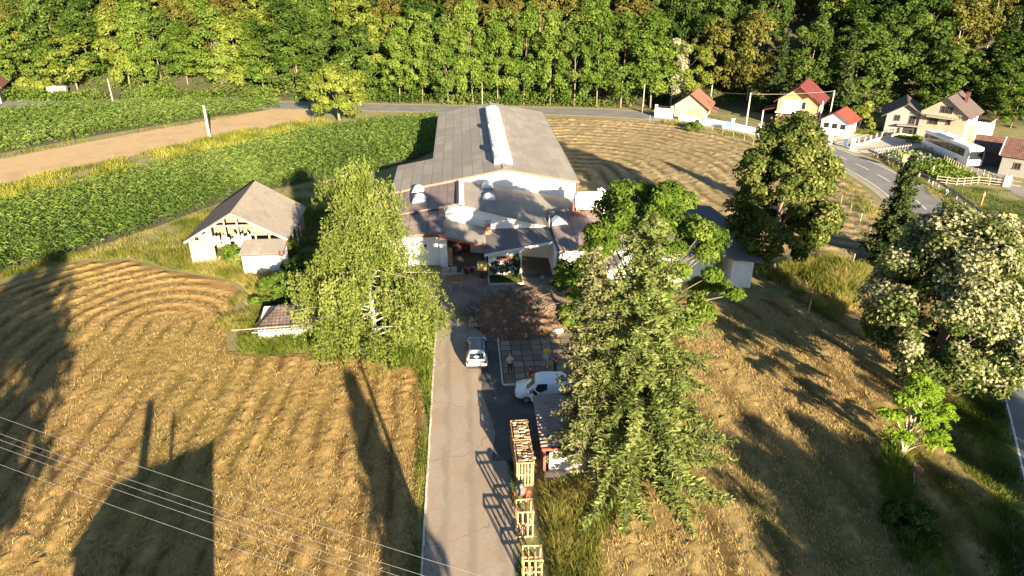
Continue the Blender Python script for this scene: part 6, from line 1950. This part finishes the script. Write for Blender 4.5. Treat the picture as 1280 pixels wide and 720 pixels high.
# ================================================================== EARTH HEAP, branches, logs
earth = M_simple('heap_earth', (0.115, 0.07, 0.045), .95, .45, 4.0, c2=(0.20, 0.10, 0.055), big=.9, bmp=1.0, dirt=((0.26, 0.19, 0.135), 1.8, .6))
X, Y = np.meshgrid(np.linspace(-1.2, 9.6, 90), np.linspace(51.2, 61.0, 80))
e = ((X - 4.6) / 4.3) ** 2 + ((Y - 55.6) / 4.0) ** 2
e2 = ((X - 7.4) / 2.6) ** 2 + ((Y - 55.2) / 3.2) ** 2
Z = np.maximum(2.8 * np.clip(1 - e, 0, 1) ** .8, 1.2 * np.clip(1 - e2, 0, 1) ** .8) * (0.65 + .7 * fbm(X, Y, .5, 61, 4)) + .55 * (fbm(X, Y, 1.3, 62, 4) - .5) * np.clip(1.4 - e, 0, 1)
Z = np.where((e < 1.15) | (e2 < 1.1), Z + .03, -.1)
ny, nx = X.shape
idx = np.arange(nx * ny).reshape(ny, nx)
Fh = np.stack([idx[:-1, :-1], idx[:-1, 1:], idx[1:, 1:], idx[1:, :-1]], -1).reshape(-1, 4)
tag(np_mesh('earth_heap', np.stack([X, Y, Z], -1).reshape(-1, 3), Fh, earth, smooth=True), 'mound of reddish earth beside the drive in front of the garage bay', 'heap')
def heap_z(x, y):
    j = int(np.clip((x + 1.2) / 10.8 * 89, 0, 89)); i = int(np.clip((y - 51.2) / 9.8 * 79, 0, 79))
    return max(0.03, float(Z[i, j]))
rb = random.Random(12)
twig_m = [M_simple('twig_' + n, c, .9, .3, 8) for n, c in (('grey', (0.26, 0.22, 0.18)), ('dark', (0.12, 0.09, 0.07)))]
def brush(label, cx, cy, rx, ry, n, seed):
    r = random.Random(seed)
    m = MB()
    for i in range(n):
        a = r.uniform(0, 2 * pi); q = math.sqrt(r.random())
        x, y = cx + rx * q * cos(a), cy + ry * q * sin(a)
        z = heap_z(x, y) + r.uniform(.02, .35)
        b = r.uniform(0, pi); l = r.uniform(.4, 1.6)
        p2 = (x + l * cos(b), y + l * sin(b), z + r.uniform(-.15, .4))
        mid = ((x + p2[0]) / 2 + r.uniform(-.1, .1), (y + p2[1]) / 2 + r.uniform(-.1, .1), (z + p2[2]) / 2 + r.uniform(-.05, .15))
        m.cur = r.randint(0, 1)
        m.tube([(x, y, z), mid, p2], [.03, .02, .008], 5, cap=False)
    return tag(m.build('brushwood', twig_m, fix=False), label, 'branches', kind='stuff')
brush('cut branches piled left of the earth heap', .9, 57.0, 1.5, 2.1, 130, 1)
brush('grey branches lying over the top of the earth heap', 4.0, 54.8, 2.0, 1.6, 60, 2)
brush('dry brushwood at the right foot of the earth heap', 6.6, 53.0, 1.2, 1.0, 80, 3)
for i in range(26):
    x, y = .1 + (i % 7) * .26 + rb.uniform(-.06, .06), 54.05 + (i // 7) * .33 + rb.uniform(-.05, .05)
    z = .18 + .18 * (i // 14) + rb.uniform(0, .1)
    m = MB(); rr = rb.uniform(.10, .15); m.tube([(0, -.2, 0), (0, .2, 0)], rr, 9)
    o = m.build('firewood_log', rb.choice(log_ms[:3]))
    o.location = (x, y, z); o.rotation_euler = (rb.uniform(-.3, .3), 0, rb.uniform(-.5, .5))
    tag(o, 'cut round log in the small stack left of the earth heap', 'log', 'round logs at the foot of the heap')
for i in range(34):
    m = MB(); s = rb.uniform(.10, .22)
    m.box((0, 0, 0), (s * 1.6, s, s * .8))
    o = m.build('rubble_brick', brick_red if i % 3 else earth, bevel=.02)
    x, y = rb.uniform(2.0, 5.2), rb.uniform(51.7, 53.0)
    o.location = (x, y, heap_z(x, y) + .05); o.rotation_euler = (rb.uniform(-.5, .5), rb.uniform(-.5, .5), rb.uniform(0, 3))
    tag(o, 'broken brick in the rubble at the near foot of the earth heap', 'brick', 'broken bricks at the foot of the heap')
o_ = MB()
o_.lathe([(.2, 0), (.55, .1), (.62, .3), (.4, .52), (.1, .58)], (0, 0, 0), 9)
bo = o_.build('pale_boulder', M_simple('pale_stone', (0.48, 0.45, 0.42), .95, .25, 4), bevel=.05)
bo.location = (7.6, 52.6, .03); bo.scale = (1.2, .8, .8)
tag(bo, 'pale grey stone lump at the right foot of the earth heap', 'stone')

# ================================================================== YARD: work table, cart, handcart, planter
wt = thing('work_table', 'rough wooden work table loaded with boards and boxes under the birch edge', 'table', (-1.5, 64.2, .03), R(3))
m = MB(); m.box((0, 0, .86), (2.1, 1.0, .08)); m.build('tabletop', old_wood, wt)
for x in (-.9, .9):
    for y in (-.4, .4):
        m = MB(); m.box((x, y, .41), (.1, .1, .82)); m.build('leg', old_wood, wt)
for i, (x, y, s, mm_, lb) in enumerate(((-.6, .15, (.7, .5, .35), pale_wood, 'pale wooden box on the left of the work table'), (.15, .2, (.6, .6, .28), cream, 'cream carton in the middle of the work table'), (.7, -.1, (.45, .4, .5), dark_in, 'dark upright case on the right end of the work table'))):
    b = thing('storage_box', lb, 'box', (-1.5 + x, 64.2 + y, .935), R(5 * i - 4))
    m = MB(); m.box((0, 0, s[2] / 2), s); m.build('case', mm_, b, bevel=.015)
    m = MB(); m.box((0, 0, s[2] + .02), (s[0] * 1.04, s[1] * 1.04, .035)); m.build('lid', mm_, b)
sw = thing('sawhorse', 'dark wooden sawhorse with a plank on the drive by the birch', 'sawhorse', (-1.2, 61.9, .03), R(12))
m = MB(); m.box((0, 0, .8), (1.4, .12, .14)); m.build('beam', old_wood, sw)
for x in (-.55, .55):
    for s in (-1, 1):
        m = MB(); m.bar((x, s * .32, 0), (x * .92, s * .03, .78), .07); m.build('leg', old_wood, sw)
pk = thing('timber_plank', 'reddish plank laid across the sawhorse', 'plank', (-1.2, 61.9, .90), R(9)); m = MB(); m.box((0, 0, 0), (2.2, .24, .05)); m.build('board', rust, pk)
# garden tiller with handlebars
ti = thing('garden_tiller', 'small red two-wheeled garden tractor with handlebars in front of the porch', 'tiller', (.15, 65.6, .03), R(25))
m = MB(); m.box((0, .3, .55), (.36, .55, .34)); m.build('engine', red_paint, ti, bevel=.03)
m = MB(); m.lathe([(.14, .74), (.16, .82), (.06, .9)], (0, .3, 0), 12); m.build('air_filter', blk, ti)
for s in (-1, 1):
    m = MB(); m.lathe([(.16, -.07), (.28, -.07), (.28, .07), (.16, .07)], (0, 0, 0), 16, 'X'); w = m.build('wheel', rubber, ti); w.location = (s * .34, .05, .28)
    m = MB(); m.lathe([(.16, -.04), (.16, .04)], (0, 0, 0), 10, 'X'); m.build('rim', cream, w)
    m = MB(); m.tube([(s * .1, 0, .6), (s * .22, -.6, .95), (s * .34, -1.0, 1.02)], .025, 6); m.build('handlebar', steel, ti)
m = MB(); m.box((0, .05, .35), (.25, .6, .2)); m.tube([(-.3, .05, .28), (.3, .05, .28)], .04, 8); m.build('gearbox', red_paint, ti)
# box cart
cb = thing('box_cart', 'small cart with a yellow box standing at the porch corner', 'cart', (1.55, 65.0, .03), R(-4))
m = MB(); m.walls([(-.5, -.38), (.5, -.38), (.5, .38), (-.5, .38)], [1.5, 1.5, 1.5, 1.5], .85); m.build('box', M_simple('ochre_panel', (0.42, 0.30, 0.09), .7, .2, 4), cb, bevel=.03)
m = MB(); m.box((0, 0, .8), (1.1, .85, .09)); m.build('bed', old_wood, cb)
for s in (-1, 1):
    m = MB(); m.bar((s * .42, -.35, 0), (s * .42, -.35, .8), .06); m.bar((s * .42, .35, 0), (s * .42, .35, .8), .06); m.bar((s * .42, -.35, .2), (s * .42, .35, .2), .05); m.build('leg_frame', rust, cb)
m = MB(); m.tube([(0, -.55, .05), (0, -.55, .5)], [.2, .26], 12); m.build('bucket', blk, cb)
# planter with roses and a thin cypress in front of the white room
pl = thing('garden_bed', 'small kerbed lawn bed in front of the white garage room', 'garden bed', (3.83, 63.6, .03))
m = MB(); m.box((0, -1.0, .1), (3.5, .14, .2)); m.box((1.7, .1, .1), (.14, 2.1, .2)); m.box((-1.7, .1, .1), (.14, 2.1, .2)); m.build('edging', kerb_m, pl)
m = MB(); m.box((0, .1, .06), (3.3, 2.1, .1)); m.build('soil', dark_soil, pl)
grass('bed_grass', 'green grass of the kerbed bed by the white room', [(2.2, 62.7), (5.4, 62.7), (5.4, 64.7), (2.2, 64.7)], 2600, .35, LF_green, 91, .05)
def rose(label, x, y, H, seed):
    r = np.random.default_rng(seed)
    t = thing('rose_bush', label, 'bush', (x, y, .1), 0, 'white rose bushes by the garage wall')
    P, Nn, tint, C = clumpy(r, H, .3, .45, 14, .22, 900, lump=.3)
    m = MB()
    for c in C[:6]: m.tube([(0, 0, 0), tuple(c * .6), tuple(c)], [.02, .012, .006], 5)
    m.build('stems', bark, t, fix=False)
    crown_build(P, Nn, tint, .14, .09, LF_deep, t, r, name='foliage')
    k = r.choice(len(P), 46)
    q = np.repeat(P[k] + Nn[k] * .06 + np.array([0, -.06, .04]), 4, 0)
    V, F_ = leaves_mesh(q, unit(r.normal(size=q.shape)), .13, .12, r)
    np_mesh('flowers', V, F_, M_flat('white_petals', (.8, .8, .76), .8), t)
rose('white-flowered rose bush left of the brown window', 2.75, 64.45, 1.7, 1)
rose('white-flowered rose bush under the brown window', 3.6, 64.35, 1.5, 2)
rose('white-flowered rose bush beside the thin cypress', 4.4, 64.4, 1.65, 3)
cy = thing('cypress_shrub', 'thin dark column-shaped cypress against the white garage room', 'shrub', (5.05, 64.3, .1))
r_ = np.random.default_rng(5)
n = 2200
z = r_.uniform(.05, 2.5, n); a = r_.uniform(0, 2 * pi, n); q = .34 * np.sin(np.clip(z / 2.6, 0, 1) * pi) ** .6 * r_.uniform(.5, 1.05, n)
P = np.stack([q * np.cos(a), q * np.sin(a), z], -1)
crown_build(P, unit(P * np.array([1, 1, 0]) + r_.normal(size=(n, 3)) * .4), np.clip(.4 + r_.normal(size=n) * .15, 0, 1), .18, .06, LF_deep, cy, r_, np.tile([0, 0, 1.], (n, 1)), name='foliage')
m = MB(); m.tube([(0, 0, -.05), (0, 0, 2.3)], [.05, .01], 6); m.build('stem', bark, cy)
bk_ = thing('white_sack', 'small pale sack on the floor of the open garage bay', 'sack', (7.55, 63.6, .03)); m = MB(); m.lathe([(.1, 0), (.2, .05), (.22, .25), (.12, .42), (.06, .45)], (0, 0, 0), 10); m.build('cloth', cream, bk_, smooth=True)

# ================================================================== FENCES, poles, signs beyond the field
def wall_fence(name, label, pts, h, ph, mat, step, wpost=.42, rail=True):
    t = thing(name, label, 'wall', (0, 0, 0))
    m = MB(); q = MB(); rl_ = MB()
    for a, b in zip(pts[:-1], pts[1:]):
        a, b = Vector((a[0], a[1], 0)), Vector((b[0], b[1], 0))
        m.bar(a + Vector((0, 0, h / 2)), b + Vector((0, 0, h / 2)), .22, h)
        L_ = (b - a).length; n_ = max(1, int(L_ / step))
        ang = math.atan2(b.y - a.y, b.x - a.x)
        for i in range(n_ + 1):
            p_ = a.lerp(b, i / n_)
            pp = MB(); pp.box((p_.x, p_.y, ph / 2), (wpost, wpost, ph), ang); pp.box((p_.x, p_.y, ph + .04), (wpost * 1.2, wpost * 1.2, .08), ang); pp.build('pillar', mat, t)
        if rail:
            for zz in (h + .15, h + .35, ph - .1):
                rl_.bar(a + Vector((0, 0, zz)), b + Vector((0, 0, zz)), .04, .06)
    m.build('plinth_wall', mat, t)
    if rail: rl_.build('railing', dark_in, t)
    return t
w0 = [at(x, y, 0) for x, y in ((850, 150), (880, 156), (915, 162), (948, 169.5))]
wall_fence('boundary_wall', 'long white boundary wall with pillars along the road', w0, 1.25, 2.0, plaster_w, 3.6)
w1 = [at(x, y, 0) for x, y in ((819.5, 146.5), (839, 148.5))]
wall_fence('boundary_wall', 'short white wall left of the peach garage', w1, 1.9, 2.4, plaster_w, 4.5)
sgn = at(909, 163, 0)
sg = thing('blue_sign', 'blue street sign in front of the white boundary wall', 'sign', (sgn.x, sgn.y - .5, 0), R(-25))
m = MB(); m.box((0, 0, .45), (.06, .06, .9)); m.build('post', steel, sg)
m = MB(); m.box((0, -.05, 1.15), (1.3, .04, .75)); m.build('plate', M_flat('blue_enamel', (0.10, 0.22, 0.48), .4), sg)

def picket(name, label, pts, h, gap, mat, wp=.07, rails=(.3, .8), group=None, main=None):
    t = thing(name, label, 'fence', (0, 0, 0), 0, group)
    rr_ = MB(); mm = MB()
    n_all = 0
    for a, b in zip(pts[:-1], pts[1:]):
        a, b = Vector((a[0], a[1], 0)), Vector((b[0], b[1], 0))
        ang = math.atan2(b.y - a.y, b.x - a.x)
        for z_ in rails:
            rr_.bar(a + Vector((0, 0, z_ * h)), b + Vector((0, 0, z_ * h)), .04, .08)
        n_ = max(1, int((b - a).length / gap))
        for i in range(n_ + (1 if b is pts[-1] else 0)):
            p_ = a.lerp(b, i / n_)
            q = MB(); q.box((p_.x, p_.y, h / 2 - .05), (wp, wp, h + .1), ang + rb.uniform(-.1, .1), None, rb.uniform(-.03, .03), rb.uniform(-.03, .03)); q.build('post', mat, t)
    rr_.build('rail', mat, t)
    return t
P_ = lambda *q: [at(x, y, 0) for x, y in q]
wall_fence('white_fence', 'white fence of pale pillars along the gravel forecourt', P_((1064, 184), (1080, 180), (1108, 172)), .4, 1.2, kerb_m, 1.6, .18, True)
wall_fence('white_fence', 'white pillared fence in front of the grey house', P_((1108, 172), (1125, 169), (1146, 172)), .4, 1.3, kerb_m, 1.5, .18, True)
for px, py, lb in ((1037, 181, 'white gate pillar beside the kiosk'), (1056, 184, 'white gate pillar at the forecourt entrance'), (1065, 187, 'taller white gate pillar at the head of the fence')):
    p = at(px, py, 0)
    g = thing('gate_pillar', lb, 'pillar', (p.x, p.y, 0), R(-35)); m = MB(); m.box((0, 0, .9), (.6, .6, 1.8)); m.build('shaft', plaster_w, g); m = MB(); m.box((0, 0, 1.85), (.75, .75, .12)); m.build('cap', plaster_w, g)
picket('wooden_fence', 'weathered wooden fence along the forecourt side of the garden', P_((1092, 194), (1120, 191), (1150, 187)), 1.2, .55, pale_wood, .1, (.3, .8))
picket('wooden_fence', 'weathered wooden fence between the garden and the coach', P_((1150, 187), (1165, 196), (1185, 206), (1205, 217)), 1.15, .6, old_wood, .09)
picket('wooden_fence', 'grey rail fence at the lower end of the garden', P_((1170, 229), (1195, 232), (1222, 230), (1250, 233)), 1.2, 1.1, old_wood, .12, (.2, .5, .85))
picket('wooden_fence', 'rickety wooden fence from the garden toward the pale outbuilding', P_((1205, 217), (1228, 222), (1250, 232), (1275, 236)), 1.2, .8, old_wood, .1)
for i, (px, py) in enumerate(((1254, 233), (1259, 233))):
    p = at(px, py, 0)
    g = thing('stone_post', ['left of two pale stout posts by the garden corner', 'right of two pale stout posts by the garden corner'][i], 'post', (p.x, p.y, 0)); m = MB(); m.lathe([(.28, 0), (.3, 1.3), (.22, 1.6), (.08, 1.68)], (0, 0, 0), 12); m.build('shaft', kerb_m, g)
# vegetable rows
rv = np.random.default_rng(71)
def veg(name, label, poly, mat, row, h, seed):
    maize(name, label, poly, row, .28, h, seed, -.9, mat, nl=5, lw=.2)
    bpy.data.objects[-1] if False else None
GA = P_((1100, 196), (1150, 190), (1180, 206), (1130, 209), (1112, 203))
GB = P_((1130, 209.5), (1180, 206.5), (1205, 219), (1235, 229), (1172, 227))
sheet('garden_soil', P_((1096, 195), (1150, 189), (1206, 218), (1240, 230), (1168, 229)), .018, dark_soil)
LF_cabbage = M_leaf('leaf_cabbage', [(0.1, (0.10, 0.13, 0.07)), (0.5, (0.20, 0.24, 0.13)), (0.9, (0.32, 0.34, 0.20))], .2)
maize('vegetable_plot', 'pale green vegetable rows in the upper half of the garden', GA, .6, .34, .55, 72, -.85, LF_cabbage, nl=5, lw=.22); bpy.data.objects['vegetable_plot']['category'] = 'vegetables'
o_ = maize('vegetable_plot', 'bright green crop in the lower half of the garden', GB, .5, .3, .8, 73, -.85, LF_bright, nl=6, lw=.2); o_['category'] = 'vegetables'

# guard rail along the outer side of the bend
gr = thing('guard_rail', 'long grey guard rail curving along the outside of the bend', 'guard rail', (0, 0, 0))
gp = [RL[i] + RN[i] * -4.9 for i in range(len(RL))]
side = -4.9
best = min(((RL[i] - Vector((69.0, 107, 0))).length, i) for i in range(len(RL)))[1]
sgnn = 1 if (RL[best] + RN[best] * 5 - Vector((69, 107, 0))).length < (RL[best] - RN[best] * 5 - Vector((69, 107, 0))).length else -1
gp = [RL[i] + RN[i] * (5.6 * sgnn) for i in range(best - 1, min(len(RL), best + 52))]
prof = [(-.03, .82), (.03, .78), (-.02, .68), (.03, .58), (-.03, .50)]
m = MB()
for i in range(len(gp) - 1):
    for j in range(4):
        a, b = prof[j], prof[j + 1]
        na = (gp[i + 1] - gp[i]).normalized(); nn = Vector((na.y, -na.x, 0))
        m.add([tuple(gp[i] + nn * a[0] + Vector((0, 0, a[1]))), tuple(gp[i + 1] + nn * a[0] + Vector((0, 0, a[1]))), tuple(gp[i + 1] + nn * b[0] + Vector((0, 0, b[1]))), tuple(gp[i] + nn * b[0] + Vector((0, 0, b[1])))], [(0, 1, 2, 3)])
m.build('beam', M_simple('weathered_rail_steel', (0.24, 0.24, 0.24), .55, .2, 5, metal=.4), gr, fix=False)
acc = 0
for i in range(1, len(gp)):
    acc += (gp[i] - gp[i - 1]).length
    if acc > 2.0:
        acc = 0
        q = MB(); q.box((gp[i].x + .08 * sgnn, gp[i].y, .38), (.1, .14, .8)); q.build('post', steel, gr)
def delineator(px, py, label, tall=1.0, orange=True):
    p = at(px, py, 0)
    t = thing('marker_post', label, 'post', (p.x, p.y, 0), 0, 'marker posts along the bend')
    m = MB(); m.box((0, 0, tall / 2), (.14, .1, tall)); m.build('shaft', frame_w if not orange else M_orange, t)
    m = MB(); m.box((0, -.03, tall * .82), (.16, .1, tall * .16)); m.build('band', M_orange if not orange else frame_w, t)
M_orange = M_flat('orange_plastic', (0.62, 0.17, 0.05), .5)
delineator(1164, 221, 'orange marker post behind the guard rail at the garden edge', 1.7)
delineator(1226, 257, 'leaning orange marker post on the paddock side of the rail', 1.9)
for i, (px, py, lb) in enumerate(((1148, 223, 'small white marker post on the verge nearest the chevron sign'), (1165, 233, 'small white marker post on the verge in the middle of the three'), (1182, 243, 'small white marker post on the verge nearest the silver linden'))):
    delineator(px, py, lb, .75, False)
def chevron(px, py, label, face):
    p = at(px, py, 0)
    t = thing('chevron_sign', label, 'road sign', (p.x, p.y, 0), face)
    m = MB(); m.box((-.35, .05, 1.0), (.07, .07, 2.0)); m.build('post', steel, t); m = MB(); m.box((.35, .05, 1.0), (.07, .07, 2.0)); m.build('post', steel, t)
    m = MB(); m.box((0, 0, 1.95), (1.35, .05, 1.1)); m.build('plate', M_flat('sign_yellow', (0.72, 0.70, 0.06), .5), t)
    m = MB(); m.box((0, -.03, 1.95), (.86, .012, .72)); m.build('white_field', plate, t)
    m = MB(); m.prism([(-.30, 1.95), (.02, 2.24), (.26, 2.24), (-.06, 1.95), (.26, 1.66), (.02, 1.66)], -.052, -.04); m.build('arrow', M_flat('sign_red', (0.55, 0.02, 0.05), .5), t)
chevron(1131, 214, 'yellow road sign with a red left chevron beside the garden', R(-28))
chevron(1255, 292, 'yellow road sign with a red left chevron above the silver linden', R(-40))
# poles
def pole(px, py, h, label, mat=None, r=.13, arm=False):
    p = at(px, py, 0)
    t = thing('utility_pole', label, 'pole', (p.x, p.y, float(hill_z(p.x, p.y))))
    m = MB(); m.tube([(0, 0, -.3), (0, 0, h)], [r, r * .75], 10); m.build('shaft', mat or kerb_m, t)
    if arm:
        m = MB(); m.box((0, 0, h - .3), (1.4, .1, .1)); m.build('cross_arm', steel, t)
    m = MB(); m.lathe([(.05, h), (.07, h + .05), (.04, h + .14)], (0, 0, 0), 8); m.build('insulator', plaster_w, t)
    return Vector((p.x, p.y, h))
pole(262, 172, 5.6, 'pale concrete pole standing on the bare soil strip', None, .24)
pole(143, 134, 5.8, 'thin pale pole between the far maize and the wood', pale_wood, .16)
pA = pole(932, 160, 6.4, 'pale utility pole in front of the white boundary wall', None, .16)
pB = pole(803, 141, 5.6, 'thin wooden pole at the left end of the white walls', old_wood, .13)
pole(603, 132, 4.8, 'thin grey pole behind the roof ridge', old_wood, .11)
pC = pole(1078, 132, 6.0, 'dark pole in front of the green wood above the kiosk', bark, .13)
pD = pole(1033, 165, 7.4, 'white pole at the right corner of the orange brick house', None, .13)
def cable(label, a, b, sag, r=.02, mat=None, group=None, name='overhead_cable', n=14):
    m = MB()
    m.tube([a.lerp(b, i / n) + Vector((0, 0, -sag * 4 * (i / n) * (1 - i / n))) for i in range(n + 1)], r, 5)
    return tag(m.build(name, mat or steel), label, 'cable', group)
cable('cable strung from the garage roof to the pale utility pole', Vector((A0.x + 3, A0.y + 4, 4.7)), pA + Vector((0, 0, -.1)), .2, .03, pale_wood)
cable('cable strung from the pale utility pole to the white pole by the brick house', pA + Vector((0, 0, -.1)), pD, .25, .03, pale_wood)
# wire field fence below the road
wf = thing('wire_fence', 'thin wire fence on wooden stakes along the top of the mown field', 'fence', (0, 0, 0))
fp = P_((812, 152), (850, 157), (890, 165), (930, 177), (965, 192), (1000, 214), (1040, 245), (1075, 278), (1100, 306))
rl_ = MB()
for a, b in zip(fp[:-1], fp[1:]):
    n_ = max(1, int((b - a).length / 2.6))
    for i in range(n_):
        p = a.lerp(b, i / n_)
        q = MB(); q.box((p.x, p.y, .6), (.06, .06, 1.3), rb.uniform(0, 1), None, rb.uniform(-.05, .05), rb.uniform(-.05, .05)); q.build('post', old_wood, wf)
    for z_ in (.4, .8, 1.15): rl_.bar(a + Vector((0, 0, z_)), b + Vector((0, 0, z_)), .012)
rl_.build('wire', steel, wf)
for px, py, lb in ((1064, 335, 'thin leaning stake on the path between the two lindens'), (1009, 395, 'short stake in the tall grass below the round linden')):
    p = at(px, py, 0)
    s_ = thing('wooden_stake', lb, 'stake', (p.x, p.y, 0)); m = MB(); m.bar((0, 0, -.1), (.1, .05, 1.6), .08); m.build('shaft', old_wood, s_)
# rusty leaning sheet by the feathery tree
ru = at(1140, 603, 0)
rp = thing('rusty_barrel', 'rusty sheet-metal drum leaning below the feathery tree', 'drum', (ru.x, ru.y + .3, 0), R(15))
m = MB(); m.lathe([(.30, 0), (.32, .03), (.30, .06), (.30, .5), (.32, .53), (.30, .56), (.30, 1.05), (.32, 1.08), (.28, 1.1)], (0, 0, 0), 16); o = m.build('shell', rust, rp, smooth=False); o.rotation_euler = (R(14), R(10), 0)
m = MB(); m.bar((-.6, -.9, .02), (.15, .1, 1.3), .07); m.build('prop', old_wood, rp)
# block wall and pale slab at the far left
bwp = P_((64, 120), (83, 119))
bwl = thing('stone_pile', 'stack of pale blocks behind the far maize', 'blocks', (0, 0, 0))
m = MB()
for i in range(12):
    p = bwp[0].lerp(bwp[1], i / 11)
    m.box((p.x, p.y, .9 + rb.uniform(-.1, .3)), (.9, .9, 1.8 + rb.uniform(-.2, .6)), rb.uniform(0, .3))
m.build('blocks', M_simple('grey_blocks', (0.26, 0.235, 0.20), .95, .3, 3), bwl)
sheet('concrete_apron', P_((18, 129), (62, 123), (66, 120), (40, 122), (22, 126)), .03, kerb_m)

# power lines over the near field, on two poles just outside the picture
def line_pole(x, y, h, label):
    t = thing('power_pole', label, 'pole', (x, y, 0))
    m = MB(); m.tube([(0, 0, -.4), (0, 0, h + .4)], [.17, .12], 10); m.build('shaft', bark_pale, t)
    m = MB(); m.box((0, 0, h), (.12, 1.9, .12), R(25)); m.build('cross_arm', steel, t)
PLa = Vector((-31.5, 32.0, 10.3)); PLb = Vector((1.35, 16.2, 10.0))
line_pole(PLa.x, PLa.y, 10.3, 'power pole left of the picture carrying the wires')
line_pole(PLb.x, PLb.y, 10.0, 'power pole below the picture carrying the wires')
wire_m = M_flat('bright_wire', (0.34, 0.34, 0.34), .45, .3)
for i, (oa, ob, z_) in enumerate(((1.0, .75, .35), (.35, .35, .0), (.1, .05, -.05), (-.25, -.3, -.05), (-1.1, -.9, -.1))):
    d = Vector((.42, .9, 0))
    cable(['topmost of the five wires over the near field', 'second wire from the top over the near field', 'middle wire of the five over the near field', 'second wire from the bottom over the near field', 'lowest of the five wires over the near field'][i], PLa + d * oa + Vector((0, 0, z_)), PLb + d * ob + Vector((0, 0, z_)), .45, .0065, wire_m, 'power wires over the near field', 'power_wire', 20)
